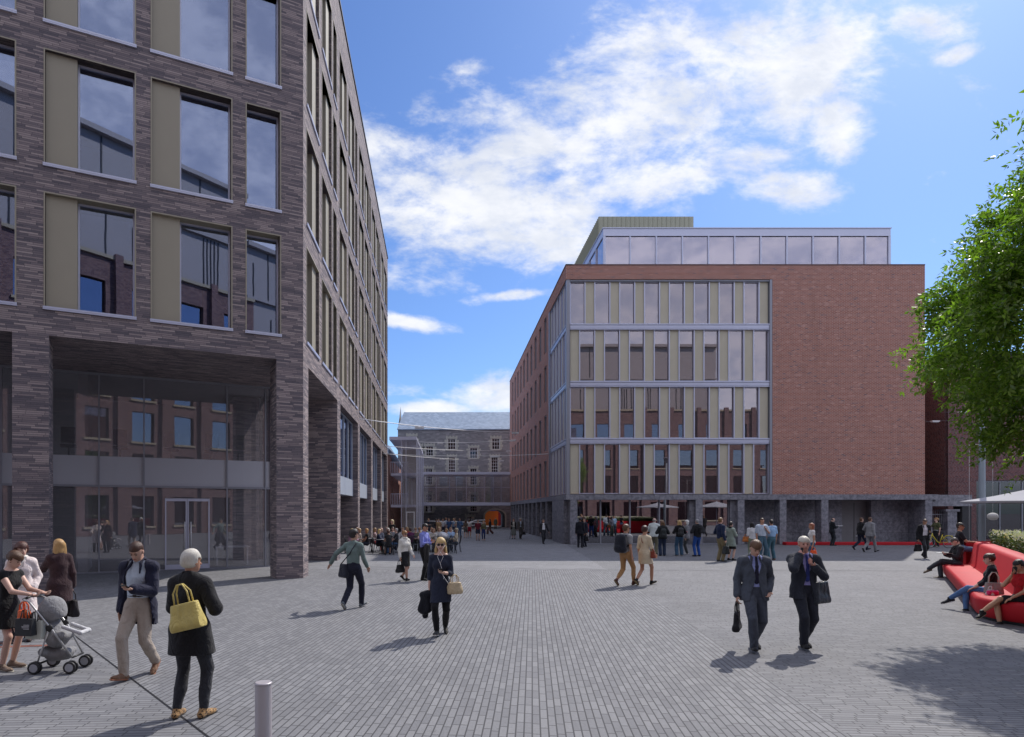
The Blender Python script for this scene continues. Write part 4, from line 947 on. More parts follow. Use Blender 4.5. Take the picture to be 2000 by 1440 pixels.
def nets(name, f, lo, h):
    S = f < 0; nx, ny, nz = f.shape
    cs = [(i, j, k) for i in (0, 1) for j in (0, 1) for k in (0, 1)]
    cnt = sum(S[i:nx - 1 + i, j:ny - 1 + j, k:nz - 1 + k].astype(np.int8) for i, j, k in cs)
    act = np.argwhere((cnt > 0) & (cnt < 8))
    me = bpy.data.meshes.new(name)
    if len(act) == 0: return me
    idx = np.full((nx - 1, ny - 1, nz - 1), -1, np.int32); idx[act[:, 0], act[:, 1], act[:, 2]] = np.arange(len(act))
    acc = np.zeros((len(act), 3)); n = np.zeros(len(act))
    vals = {c: f[act[:, 0] + c[0], act[:, 1] + c[1], act[:, 2] + c[2]] for c in cs}
    for a in cs:
        for d in range(3):
            if a[d]: continue
            b = list(a); b[d] = 1; b = tuple(b); va, vb = vals[a], vals[b]; cr = (va < 0) != (vb < 0)
            t = np.where(cr, va / np.where(cr, va - vb, 1), 0)
            p = np.tile(V(*a), (len(act), 1)); p[:, d] = t; acc += p * cr[:, None]; n += cr
    co = lo + h * (act + acc / n[:, None])
    F = []
    for d in range(3):
        e1, e2 = [(1, 2), (2, 0), (0, 1)][d]
        sl0 = [slice(None)] * 3; sl1 = [slice(None)] * 3; sl0[d] = slice(0, -1); sl1[d] = slice(1, None)
        A, B = S[tuple(sl0)], S[tuple(sl1)]; E = np.argwhere(A != B); 
        E = E[(E[:, e1] > 0) & (E[:, e2] > 0) & (E[:, e1] < f.shape[e1] - 1) & (E[:, e2] < f.shape[e2] - 1)]
        ins = A[E[:, 0], E[:, 1], E[:, 2]]
        def cell(o1, o2): q = E.copy(); q[:, e1] -= o1; q[:, e2] -= o2; return idx[q[:, 0], q[:, 1], q[:, 2]]
        q = np.stack([cell(1, 1), cell(0, 1), cell(0, 0), cell(1, 0)], 1); q[~ins] = q[~ins][:, ::-1]; F.append(q)
    F = np.concatenate(F); F = F[(F >= 0).all(1)]
    me.vertices.add(len(co)); me.vertices.foreach_set('co', co.astype(np.float32).ravel())
    me.loops.add(F.size); me.loops.foreach_set('vertex_index', F.ravel().astype(np.int32))
    me.polygons.add(len(F)); me.polygons.foreach_set('loop_start', np.arange(0, F.size, 4, dtype=np.int32))
    me.polygons.foreach_set('use_smooth', np.ones(len(F), bool)); me.update(calc_edges=True); return me

def cloth(c, rough=0.85, pat=None):
    key = 'cloth_%02x%02x%02x%s' % (*[int(min(1, x) ** 0.5 * 255) for x in c], pat or '')
    if key in MATS: return MATS[key]
    m, t, b, o = base_mat(key); g = t.new('ShaderNodeTexCoord').outputs['Object']
    f = t.noise(g, 14, 6, 0.6); col = t.mix(f, tuple(x * 0.78 for x in c) + (1,), tuple(min(1, x * 1.22) for x in c) + (1,))
    if pat:
        s_ = t.new('ShaderNodeSeparateXYZ'); t.link(g, s_.inputs[0])
        if pat == 'check':
            a_ = t.m('LESS_THAN', t.m('FRACT', t.m('MULTIPLY', s_.outputs[0], 18.0)), 0.22); b_ = t.m('LESS_THAN', t.m('FRACT', t.m('MULTIPLY', s_.outputs[2], 18.0)), 0.22)
            col = t.mix(t.m('MULTIPLY', t.m('MAXIMUM', a_, b_), 0.55), col, (0.16, 0.28, 0.42, 1))
        if pat == 'stripe':
            a_ = t.m('LESS_THAN', t.m('FRACT', t.m('MULTIPLY', s_.outputs[0], 45.0)), 0.3); col = t.mix(t.m('MULTIPLY', a_, 0.5), col, (0.12, 0.12, 0.35, 1))
        if pat == 'leopard':
            vr = t.new('ShaderNodeTexVoronoi'); vr.inputs['Scale'].default_value = 42; t.link(g, vr.inputs['Vector'])
            col = t.mix(t.m('LESS_THAN', vr.outputs['Distance'], 0.36), col, (0.02, 0.012, 0.008, 1))
        if pat == 'print':
            col = t.mix(t.m('GREATER_THAN', t.noise(g, 24, 3), 0.52), col, (0.04, 0.05, 0.04, 1))
    t.link(col, b.inputs['Base Color']); b.inputs['Roughness'].default_value = rough; b.inputs['Specular IOR Level'].default_value = 0.25
    b.inputs['Sheen Weight'].default_value = 0.12
    bp = t.new('ShaderNodeBump'); bp.inputs['Strength'].default_value = 0.7; bp.inputs['Distance'].default_value = 0.035
    t.link(t.noise(t.vm('MULTIPLY', g, (1.0, 1.0, 0.7)), 11, 5, 0.55, 1.6), bp.inputs['Height']); t.link(bp.outputs[0], b.inputs['Normal'])
    return m
def skin(c):
    key = 'skin_%02x%02x%02x' % tuple(int(x * 255) for x in c)
    if key in MATS: return MATS[key]
    m, t, b, o = base_mat(key); g = t.new('ShaderNodeTexCoord').outputs['Object']
    t.link(t.mix(t.noise(g, 9, 4), tuple(x * 0.88 for x in c) + (1,), tuple(min(1, x * 1.1) for x in c) + (1,)), b.inputs['Base Color'])
    b.inputs['Roughness'].default_value = 0.5; b.inputs['Subsurface Weight'].default_value = 0.0; return m
def hairm(c):
    key = 'hair_%02x%02x%02x' % tuple(int(x ** 0.5 * 255) for x in c)
    if key in MATS: return MATS[key]
    m, t, b, o = base_mat(key); g = t.new('ShaderNodeTexCoord').outputs['Object']
    st = t.vm('MULTIPLY', g, (60.0, 60.0, 9.0)); f = t.noise(st, 3, 4, 0.7)
    t.link(t.mix(f, tuple(x * 0.5 for x in c) + (1,), tuple(min(1, x * 1.5) for x in c) + (1,)), b.inputs['Base Color']); b.inputs['Roughness'].default_value = 0.45
    bp = t.new('ShaderNodeBump'); bp.inputs['Strength'].default_value = 0.6; bp.inputs['Distance'].default_value = 0.01; t.link(f, bp.inputs['Height']); t.link(bp.outputs[0], b.inputs['Normal'])
    return m
SK = (0.56, 0.33, 0.24); SKL = (0.66, 0.42, 0.33); SKT = (0.48, 0.25, 0.16); SKD = (0.25, 0.13, 0.08)
def ik(a, b, l1, l2, pole):
    a, b, pole = V(*a), V(*b), V(*pole); d = b - a; L = np.linalg.norm(d); mx = (l1 + l2) * 0.998
    if L > mx: b = a + d / L * mx; d = b - a; L = mx
    u = d / L; x = (l1 * l1 - l2 * l2 + L * L) / (2 * L); hgt = math.sqrt(max(l1 * l1 - x * x, 0)); p = pole - u * pole.dot(u); p = p / (np.linalg.norm(p) + 1e-9)
    return a + u * x + p * hgt, b
def rotm(yaw, pitch, roll=0):
    cy, sy = math.cos(yaw), math.sin(yaw); cp, sp_ = math.cos(pitch), math.sin(pitch); cr, sr = math.cos(roll), math.sin(roll)
    Rz = np.array([[cy, -sy, 0], [sy, cy, 0], [0, 0, 1]]); Rx = np.array([[1, 0, 0], [0, cp, -sp_], [0, sp_, cp]]); Ry = np.array([[cr, 0, sr], [0, 1, 0], [-sr, 0, cr]])
    return Rz @ Rx @ Ry
# wrist target relative to the shoulder (out, forward, up), elbow pole, curl of the fingers
ARMS = {'down': ((.05, .02, -.53), (.3, -1, 0), .5), 'fwd': ((.03, .24, -.46), (.3, -1, 0), .5), 'back': ((.07, -.24, -.46), (.3, -1, .2), .5), 'out': ((.20, .02, -.47), (.3, -1, 0), .4), 'wide': ((.34, -.08, -.38), (.2, -1, .3), .3),
        'phone': ((-.09, .27, -.24), (.35, -.4, -1), 1.0), 'ear': ((-.050, .125, .060), (.75, -.1, -1.0), .7), 'pocket': ((.02, .05, -.44), (.6, -1, 0), .9), 'hold': ((.08, .02, -.52), (.2, -1, 0), 1.5),
        'push': ((-.03, .42, -.27), (.3, -.5, -1), 1.2), 'lap': ((-.08, .30, -.40), (.6, -.6, -.4), .5), 'table': ((-.08, .36, -.26), (.7, -.3, -1), .6), 'chin': ((-.10, .17, .03), (.6, .2, -1), 1.0),
        'strap': ((-.10, .16, -.10), (.8, -.1, -1), 1.3), 'chest': ((-.12, .22, -.20), (.8, -.1, -1), .9), 'fold': ((-.16, .2, -.22), (.8, -.2, -.8), .6), 'crook': ((.0, .20, -.24), (.7, -.6, -.6), 1.0), 'read': ((-.10, .30, -.20), (.6, -.2, -1), 1.0), 'hip': ((.10, .0, -.38), (1, -.6, 0), .8), 'gest': ((.05, .30, -.12), (.6, -.2, -1), .6)}
def person(label, x, y, hd, h=1.75, sex='m', lod=1, pose='stand', arms=('down', 'down'), lean=0.0, hyaw=0, hpitch=0, skn=SK, hair=('short', (0.05, 0.03, 0.02)), z0=0.0, top=None, over=None, bottom=None, shoes=(0.02, 0.02, 0.02), sole=None, dress=None, group=None, belt=None, tie=None, extra=None, glasses=False, cat='person', hat=None, scarf=None, stride=1.0, legspread=0.0):
    """hd: compass heading in degrees (0 away from the viewer, 90 to the right, 180 towards)"""
    s = h / 1.75; res = {0: 0.0085, 1: 0.015, 2: 0.024}[lod] ; cres = {0: 0.0105, 1: 0.018, 2: 0.028}[lod]; fem = sex == 'f'; seed = int(abs(x * 100) + abs(y * 37)) % 9999
    root = empty('person', (x, y, z0), rz=-R(hd)); tag(root, label, cat, group)
    wrk = 0.0045 if lod == 0 else 0.004
    sh = (.152 if fem else .178) * s; hp = (.088 if fem else .085) * s
    if pose in ('sit', 'sitcross', 'sitlow'):
        P = V(0, 0, .45 + .10 * s) ; P[2] = .53
    elif pose == 'walk': P = V(0, 0, .925 * s)
    else: P = V(0, 0, .945 * s)
    up = V(0, math.sin(lean), math.cos(lean)); fw = V(0, math.cos(lean), -math.sin(lean))
    waist, chest, neck = P + up * .165 * s, P + up * .345 * s, P + up * .52 * s
    Rl = rotm(0, -lean)
    # legs
    feet = []
    L1, L2 = .435 * s, .425 * s
    for sx in (1, -1):
        hip = P + V(sx * hp, 0, -.03 * s); knp = (0.12 * sx, 1, 0)
        if pose == 'stand': ank, pit = V(sx * (.10 + legspread) * s, (.03 if sx > 0 else -.02) * s, .085 * s), 0
        elif pose == 'walk':
            if sx > 0: ank, pit = V(sx * .06 * s, .30 * s * stride, .10 * s), .32 * min(1, stride)
            else: ank, pit = V(sx * .07 * s, -.33 * s * stride, (.085 + .10 * min(1, stride)) * s), -.75 * min(1, stride)
        elif pose == 'sit': ank, pit = V(sx * .12, .44 * s, .085 * s), 0
        elif pose == 'sitcross':
            if sx > 0: ank, pit = V(.05, .44 * s, .085 * s), 0
            else: ank, pit = V(.16, .72 * s, .30 * s), -.35
        else: ank, pit = V(sx * .12, .60 * s, .085 * s), .2
        knee, ank = ik(hip, ank, L1, L2, knp if pose != 'sitcross' or sx > 0 else (.3, .5, 1)); feet.append((sx, hip, knee, ank, pit))
    # arms
    A = []
    for sx, nm in ((1, arms[0]), (-1, arms[1])):
        S0 = neck + V(sx * sh, 0, -.072 * s); (o, f_, u_), pole, curl = ARMS[nm]
        wr = S0 + V(sx * o * s, f_ * s * math.cos(lean * .5) , u_ * s)
        if pose.startswith('sit') and nm == 'down': wr = S0 + V(sx * .06, .12, -.47) * s
        el, wr = ik(S0, wr, .285 * s, .255 * s, (pole[0] * sx, pole[1], pole[2])); A.append((sx, S0, el, wr, curl))
    Hd = rotm(-R(hyaw), -R(hpitch) - lean * 0.6); nk = neck + up * .045 * s; hc = nk + Hd @ V(0, .022, .112) * s
    hr = lambda *v: hc + Hd @ (V(*v) * s)
    # ---- body
    F = Field(res)
    F.cone(P, waist, (.150 if fem else .140) * s, (.105 if fem else .125) * s, .05, fw, .72).cone(waist, chest, (.108 if fem else .128) * s, (.128 if fem else .150) * s, .05, fw, .70)
    F.cone(chest, neck - up * .07 * s, (.12 if fem else .145) * s, .09 * s, .05, fw, .72)
    F.cone(A[0][1] - V(.02, 0, 0), A[1][1] + V(.02, 0, 0), .052 * s, .052 * s, .04).cone(neck - up * .03 * s, nk + up * .06 * s, .054 * s, .049 * s, .025)
    for a_ in A: F.cone(neck + up * .0 * s, a_[1] + V(0, 0, .012 * s), .046 * s, .040 * s, .04)
    if fem:
        for sx in (1, -1): F.ell(chest + fw * .070 * s + V(sx * .064 * s, 0, -.01), V(.060, .052, .062) * s, .04)
    for sx, hip, knee, ank, pit in feet:
        F.cone(hip, knee, .082 * s, .052 * s, .03).cone(knee, ank * .55 + knee * .45, .050 * s, .050 * s, .02).cone(knee * .35 + ank * .65, ank, .046 * s, .035 * s, .015)
        fd = V(.16 * sx, math.cos(pit), math.sin(pit)); fd /= np.linalg.norm(fd); dn = V(0, math.sin(pit), -math.cos(pit)); F.cone(ank + dn * .045 * s - fd * .035 * s, ank + dn * .055 * s + fd * .13 * s, .030 * s, .026 * s, .015)
    for sx, S0, el, wr, curl in A:
        F.cone(S0, el, .050 * s, .038 * s, .03).cone(el, wr, .038 * s, .025 * s, .015)
        d = (wr - el) / np.linalg.norm(wr - el); side = np.cross(d, V(0, 0, 1)) if abs(d[2]) < .85 else V(0, 1, 0); side = side / np.linalg.norm(side)
        nrm = np.cross(d, side) * (1 if abs(d[2]) < .85 else -sx)
        if abs(d[2]) >= .85: nrm = V(-sx, 0, 0) - d * (-sx * d[0]); nrm = nrm / np.linalg.norm(nrm)
        else: nrm = V(0, 0, 1) - d * d[2]; nrm = nrm / np.linalg.norm(nrm) * (1 if curl >= 0.9 else -1)
        side = np.cross(nrm, d)
        pe = wr + d * .085 * s; F.cone(wr, pe, .030 * s, .037 * s, .012, nrm, .45)
        nf = 4 if lod == 0 else (2 if lod == 1 else 0)
        if nf == 0: F.cone(pe, pe + (d + nrm * curl * .5) * .05 * s, .030 * s, .022 * s, .012, nrm, .5)
        for i in range(nf):
            o = (i - (nf - 1) / 2) * (.0185 if nf == 4 else .032) * s; ln = (.044, .050, .047, .036)[i if nf == 4 else 1] * s; fr = (.0088 if nf == 4 else .015) * s
            p0 = pe + side * o; p1 = p0 + (d + nrm * curl * .45) / np.linalg.norm(d + nrm * curl * .45) * ln; q = d * (1 - .5 * curl) + nrm * curl; p2 = p1 + q / np.linalg.norm(q) * ln * .8
            F.cone(p0, p1, fr, fr * .92, .004).cone(p1, p2, fr * .9, fr * .75, .003)
        if nf:
            ts = side * (1 if np.dot(side, fw) > 0 else -1); t0 = wr + d * .03 * s + ts * .022 * s; t1 = t0 + (d * .6 + ts * .8 + nrm * .2 * curl) * .036 * s; F.cone(t0, t1, .013 * s, .011 * s, .006).cone(t1, t1 + (d + nrm * curl * .4) * .026 * s, .0105 * s, .009 * s, .004)
    # head
    F.ell(hr(0, -.008, .035), V(.074, .094, .088) * s, .02, Hd).ell(hr(0, .022, -.032), V(.056, .066, .072) * s, .03, Hd).cone(hr(0, .06, -.078), hr(0, .045, -.07), .022 * s, .03 * s, .025)
    if lod < 2:
        F.cone(hr(0, .088, .012), hr(0, .104, -.022), .009 * s, .0145 * s, .010)
        F.cone(hr(-.03, .080, .030), hr(.03, .080, .030), .010 * s, .010 * s, .012)
        F.cone(hr(-.016, .086, -.050), hr(.016, .086, -.050), .0075 * s, .0075 * s, .008)
    for sx in (1, -1): F.ell(hr(sx * .077, -.008, -.002), V(.010, .020, .030) * s, .008, Hd)
    bm = F.mesh('body'); bm.materials.append(skin(skn)); body = link('body', bm, root, world=False)
    for nm_ in ('eye',) if lod == 0 else ():
        for sx in (1, -1):
            mb = MB(); c_ = hr(sx * .030, .0845, .010); mb.sphere(c_, V(.0125, .007, .0065) * s, 8, 6); sub('eye', mb.mesh('eye', plain('eye_dark', (0.03, 0.02, 0.018), 0.2)), root)
            mb = MB(); mb.tube([hr(sx * .014, .0945, .031), hr(sx * .030, .0925, .036), hr(sx * .048, .0835, .030)], .0042 * s, 5); sub('eyebrow', mb.mesh('eyebrow', hairm(tuple(x * .6 for x in hair[1]) if hair[0] != 'bald' else (.1, .07, .05))), root)
        mb = MB(); mb.tube([hr(-.022, .0885, -.051), hr(0, .0965, -.049), hr(.022, .0885, -.051)], .0048 * s, 5); sub('lips', mb.mesh('lips', plain('lip_red', (0.42, 0.13, 0.11) if fem else (0.36, 0.16, 0.13), 0.5)), root)
    if glasses:
        mb = MB()
        for sx in (1, -1): mb.sphere(hr(sx * .032, .098, .010), V(.027, .008, .022) * s, 10, 6); mb.tube([hr(sx * .055, .092, .014), hr(sx * .083, .0, .012)], .003, 4)
        mb.tube([hr(-.01, .103, .016), hr(.01, .103, .016)], .004, 4); sub('sunglasses', mb.mesh('sunglasses', plain('sunglass_black', (0.012, 0.012, 0.014), 0.12)), root)
    # ---- hair
    st, hcv = hair
    if st != 'bald':
        H = Field(res * (1.1 if lod else 1.0)); inv = Hd.T
        def face(X, Y, Z, front=.052, low=.055, slope=0.9):
            px, py, pz = X - hc[0], Y - hc[1], Z - hc[2]; yl = (px * Hd[0][1] + py * Hd[1][1] + pz * Hd[2][1]) / s; zl = (px * Hd[0][2] + py * Hd[1][2] + pz * Hd[2][2]) / s; return yl, zl
        if st in ('crop', 'short', 'spiky', 'fringe'):
            t_ = {'crop': .0, 'fringe': -.002, 'short': .005, 'spiky': .009}[st] + (.004 if fem else 0)
            H.ell(hr(0, -.013, .047), V(.0795 + t_, .100 + t_, .085 + t_ * 1.3) * s, .01, Hd).ell(hr(0, -.040, -.004), V(.068 + t_, .066 + t_, .062) * s, .02, Hd)
        else:
            H.ell(hr(0, -.014, .040), V(.093, .111, .103) * s, .01, Hd)
        cuts = []
        lim = {'crop': -.055, 'fringe': -.05, 'short': -.06, 'spiky': -.055}.get(st, -.05)
        if st == 'fringe': cuts.append(lambda X, Y, Z: (lambda q: np.maximum(np.maximum(q[0] + .0 , q[1] - .05), -.035 - q[1]))(face(X, Y, Z)))
        else:
            # remove the face: in front of the ears and below the hairline
            cuts.append(lambda X, Y, Z: (lambda q: np.maximum(np.minimum(q[0] - (.0 if not fem else .012), .056 - q[1] - .22 * np.clip(q[0], 0, .1)), (lim - q[1]) if st in ('crop', 'short', 'spiky', 'bun', 'up', 'curly', 'pony') else -1.0))(face(X, Y, Z)))
        if st in ('long', 'bob', 'mid'):
            z_ = {'long': -.24, 'mid': -.15, 'bob': -.10}[st]
            for q in (-1, -.5, 0, .5, 1): H.cone(hr(q * .066, -.055 - .02 * (1 - abs(q)), .03), hr(q * .085, -.055, z_), .036 * s, .030 * s, .02)
            for q in (-1, 1): H.cone(hr(q * .080, -.01, .03), hr(q * .088, .0, z_ * .8), .018 * s, .022 * s, .02)
        if st in ('bun',): H.ell(hr(0, -.085, .10), V(.04, .035, .04) * s, .012)
        if st in ('up',): H.ell(hr(0, -.110, .0), V(.045, .035, .05) * s, .015)
        if st == 'pony': H.cone(hr(0, -.10, .02), hr(0, -.12, -.14), .028 * s, .018 * s, .015)
        if st == 'curly':
            H.ell(hr(0, -.03, .02), V(.104, .105, .10) * s, .02, Hd)
        hm = H.mesh('hair', cuts, noise={'curly': .016, 'spiky': .010, 'crop': .003, 'fringe': .002}.get(st, (.007 if fem else .004) if lod == 0 else .004), seed=seed); hm.materials.append(hairm(hcv)); link('hair', hm, root, world=False)
    if hat:
        mb = MB(); a_ = hr(0, -.01, .075); b_ = hr(0, -.01, .135); mb.tube([hr(0, 0, .07), hr(0, 0, .078)], [.15 * s, .148 * s], 20); mb.tube([a_, b_, hr(0, -.01, .15)], [.098 * s, .09 * s, .06 * s], 20); sub('hat', mb.mesh('hat', cloth(hat)), root)
    # ---- clothes
    def limb_end(a, b, t): return a + (b - a) * t
    def torso(G, off, k=.04, low=None):
        w1 = .012 if off > .02 else 0
        G.cone(P, waist, (.150 if fem else .142) * s + off, (.108 if fem else .130) * s + off + w1, k, fw, .74).cone(waist, chest, (.111 if fem else .132) * s + off + w1, (.130 if fem else .153) * s + off, k, fw, .73)
        G.cone(chest, neck - up * .07 * s, (.124 if fem else .15) * s + off, .095 * s + off * .8, k, fw, .75).cone(A[0][1] - V(.02, 0, 0), A[1][1] + V(.02, 0, 0), .052 * s + off, .052 * s + off, k)
        for a_ in A: G.cone(neck - up * .005 * s, a_[1] + V(0, 0, .010 * s), .045 * s + off, .042 * s + off, k)
        if fem:
            for sx in (1, -1): G.ell(chest + fw * .070 * s + V(sx * .062 * s, 0, -.01), V(.062, .054, .064) * s + off * .8, .06)
    def sleeves(G, off, ln, flare=0.0):
        for sx, S0, el, wr, _ in A:
            if ln <= 0: continue
            if ln < 1: G.cone(S0, limb_end(S0, el, ln), .054 * s + off, .050 * s + off + flare, .03); 
            else:
                G.cone(S0, el, .054 * s + off, .044 * s + off, .03).cone(el, limb_end(el, wr, min(.97, ln - 1)), .043 * s + off, .034 * s + off + flare, .015)
    def mkm(G, name, mat, cuts, ns=None):
        me = G.mesh(name, cuts, noise=wrk if ns is None else ns, seed=seed + len(name)); me.materials.append(mat); return link(name, me, root, world=False)
    neckcut = lambda off, dp=0.0: (lambda X, Y, Z: (Z - neck[2] - .035 * s - off) * up[2] + (Y - neck[1]) * .35 + dp * (Y > neck[1]))
    if bottom:
        typ, col = bottom[0], bottom[1]; G = Field(cres); zt_ = P + up * .11 * s
        if typ in ('trousers', 'leggings', 'shorts', 'crop'):
            off = {'trousers': .016, 'leggings': .011, 'shorts': .02, 'crop': .010}[typ] * s; wide = bottom[2] if len(bottom) > 2 else 0.0
            G.cone(P + V(0, 0, -.0), P + up * .12 * s, (.150 if fem else .142) * s + off * .6, (.118 if fem else .132) * s + off * .6, .04, fw, .74)
            for sx, hip, knee, ank, pit in feet:
                G.cone(hip, knee, .086 * s + off, .056 * s + off + wide * .6, .03)
                if typ in ('trousers', 'leggings', 'crop'):
                    e = limb_end(knee, ank, {'trousers': 1.0, 'leggings': .93, 'crop': .80}[typ]); G.cone(knee, limb_end(knee, ank, .5), .053 * s + off + wide * .6, .052 * s + off + wide * .8, .012).cone(limb_end(knee, ank, .5), e, .051 * s + off + wide * .8, (.042 if typ == 'trousers' else .038) * s + off * 1.1 + wide, .012)
            cs_ = [lambda X, Y, Z: (Z - zt_[2]) * up[2] + (Y - zt_[1]) * up[1], lambda X, Y, Z: .035 - Z + 0 * X]
            if typ == 'shorts':
                for sx, hip, knee, ank, pit in feet: pass
                kz = feet[0][2][2] + .06 * s
                if not pose.startswith('sit'): cs_.append(lambda X, Y, Z: kz - Z)
            mkm(G, typ if typ != 'crop' else 'trousers', cloth(col, pat=bottom[3] if len(bottom) > 3 else None), cs_)
        if typ == 'skirt':
            hz = bottom[2] * s; 
            if pose.startswith('sit'):
                G.cone(P, waist, .155 * s, .12 * s, .03, fw, .75)
                for sx, hip, knee, ank, pit in feet: G.cone(hip, limb_end(hip, knee, .8), .10 * s, .09 * s, .06)
                cs_ = [lambda X, Y, Z: Z - zt_[2]]
            else:
                mid = (feet[0][2] + feet[1][2]) / 2; bt = V(0, mid[1] * .35, hz); fl = bottom[3] if len(bottom) > 3 else .145
                G.cone(P + up * .1 * s, P, .118 * s, .158 * s, .04, V(0, 1, 0), .78).cone(P, bt, .16 * s, fl * s, .03, V(0, 1, 0), .88)
                for sx, hip, knee, ank, pit in feet: G.cone(hip, knee, .095 * s, .085 * s, .05)
                cs_ = [lambda X, Y, Z: Z - zt_[2], lambda X, Y, Z: hz - Z + 0 * X]
            mkm(G, 'skirt', cloth(col), cs_)
    if dress:
        col, sl, hz, fl = dress[:4]; hz *= s; G = Field(cres); torso(G, .009 * s)
        if pose.startswith('sit'):
            for sx, hip, knee, ank, pit in feet: G.cone(hip, limb_end(hip, knee, .85), .10 * s, .09 * s, .07)
            cs_ = []
        else:
            mid = (feet[0][2] + feet[1][2]) / 2; bt = V(0, mid[1] * .35, hz); G.cone(P, bt, .158 * s, fl * s, .04, V(0, 1, 0), .85)
            for sx, hip, knee, ank, pit in feet: G.cone(hip, knee, .095 * s, .080 * s, .06)
            cs_ = [lambda X, Y, Z: hz - Z + 0 * X]
        G.cut(*cs_, neckcut(-.03)); sleeves(G, .009 * s, sl, .0 if sl < 1 else .01); mkm(G, 'dress', cloth(col), [])
    if top:
        col, sl = top[0], top[1]; hem = (top[2] if len(top) > 2 else .06) ; off = (top[3] if len(top) > 3 else .010) * s; pat = top[4] if len(top) > 4 else None
        G = Field(cres); torso(G, off); hp_ = P + up * hem * s
        G.cut(lambda X, Y, Z: -((Z - hp_[2]) * up[2] + (Y - hp_[1]) * up[1]), neckcut(.01 if sl >= 1 else -.015)); sleeves(G, off * .8, sl, .0 if sl < 1 else .004); mkm(G, 'shirt', cloth(col, pat=pat), [])
    if over:
        col, hem, ow = over[0], over[1], over[2]; off = (over[3] if len(over) > 3 else .026) * s; G = Field(cres); torso(G, off)
        if hem < -.05 and not pose.startswith('sit'):
            G.cone(P, P + V(0, 0, hem * s), .152 * s + off, (.165 + (-hem) * .10) * s + off, .04, V(0, 1, 0), .80)
            for sx, hip, knee, ank, pit in feet: G.cone(hip, limb_end(hip, knee, min(.95, -hem / .43)), .095 * s + off, .085 * s + off, .06)
        hz_ = P[2] + hem * s
        if pose.startswith('sit'): hz_ = P[2] - .10
        cs_ = [neckcut(.02), lambda X, Y, Z: hz_ - Z + .15 * 0 * X]
        if ow:
            wt, wb = ow[0] * s, ow[1] * s; zc = P + up * .22 * s
            def wedge(X, Y, Z):
                yl = Y - (P[1] + (Z - P[2]) * up[1] / up[2]); w_ = np.where(Z > zc[2], .012 * s + (wt - .012 * s) * np.clip((Z - zc[2]) / (neck[2] - zc[2]), 0, 1.2), .012 * s + (wb - .012 * s) * np.clip((zc[2] - Z) / (zc[2] - hz_), 0, 1)) if ow[2] == 'v' else wb + (wt - wb) * np.clip((Z - hz_) / (neck[2] - hz_), 0, 1.1)
                return np.minimum(w_ - np.abs(X), yl - .02 * s)
            cs_.append(wedge)
        G.cut(*cs_); sleeves(G, off * .80, 1.97 if len(over) < 5 or over[4] is None else over[4], .006); ob = mkm(G, over[5] if len(over) > 5 else 'jacket', cloth(col), [], wrk * 1.3)
        # collar and lapels
        if lod < 2:
            mb = MB(); pts = []
            for sx in (1, -1):
                pts = [neck + V(sx * .03 * s, -.070 * s, .055 * s), neck + V(sx * .066 * s, .0, .040 * s), neck + V(sx * .058 * s, .060 * s, -.005 * s), chest + fw * (.118 * s + off) + V(sx * (ow[0] if ow else .03) * s * .9, 0, .05 * s)]
                mb.tube(pts, [.017 * s, .020 * s, .020 * s, .010 * s], 6)
            sub('collar', mb.mesh('collar', cloth(col)), ob)
    if top and lod == 0 and top[1] >= 1 and not fem:
        mb = MB()
        for sx in (1, -1): mb.tube([neck + V(sx * .02, -.062 * s, .05 * s), neck + V(sx * .060 * s, .005 * s, .038 * s), neck + V(sx * .018 * s, .080 * s, .000)], .012 * s, 6)
        sub('shirt_collar', mb.mesh('shirt_collar', cloth(top[0])), root)
    if tie:
        mb = MB(); p0 = neck + fw * .088 * s + V(0, 0, .0); p1 = chest + fw * .128 * s + V(0, 0, .04 * s); p2 = waist + fw * .115 * s + V(0, .0, -.02)
        G = Field(.009); G.cone(p0, p1, .018 * s, .026 * s, .01, fw, .45).cone(p1, p2, .026 * s, .036 * s, .01, fw, .40); me = G.mesh('tie'); me.materials.append(cloth(tie, .6)); link('tie', me, root, world=False)
    if belt:
        G = Field(.010 if lod == 0 else .014); q = P + up * .105 * s; r_ = (.126 if fem else .146) * s
        G.cone(q - up * .012, q + up * .012, r_, r_, .005, fw, .74); me = G.mesh('belt', [lambda X, Y, Z: np.abs(Z - q[2] + (Y - q[1]) * up[1]) - .020 * s]); me.materials.append(cloth(belt, .5)); link('belt', me, root, world=False)
    if scarf:
        G = Field(cres); 
        for k in range(8): a_ = math.pi * 2 * k / 8; a2 = math.pi * 2 * (k + 1) / 8; G.cone(neck + V(.07 * math.cos(a_), .075 * math.sin(a_), .035) * s, neck + V(.07 * math.cos(a2), .075 * math.sin(a2), .035) * s, .034 * s, .034 * s, .02)
        if len(scarf) > 1: G.cone(neck + V(.03, .085, .02) * s, waist + V(.05 * s, .150 * s, 0), .034 * s, .045 * s, .03, fw, .5).cone(neck + V(-.02, .085, .02) * s, waist + V(-.02 * s, .155 * s, -.1 * s), .034 * s, .045 * s, .03, fw, .5)
        mkm(G, 'scarf', cloth(scarf[0]), [])
    # ---- shoes
    for sx, hip, knee, ank, pit in feet:
        G = Field(res * 1.1); toe = V(.16 * sx, math.cos(pit), math.sin(pit)); toe /= np.linalg.norm(toe); dn = V(0, math.sin(pit), -math.cos(pit)) 
        heel = ank + dn * .046 * s - toe * .040 * s; ball = ank + dn * .055 * s + toe * .135 * s; tip = ball + toe * .045 * s
        G.cone(ank - dn * .01 * s, heel, .042 * s, .038 * s, .02).cone(heel, ball, .036 * s, .040 * s, .02, dn, .75).cone(ball, tip, .036 * s, .026 * s, .02, dn, .62).cone(ank + dn * .015 * s, ball - toe * .03 * s, .036 * s, .028 * s, .02)
        o0 = ank + dn * .082 * s
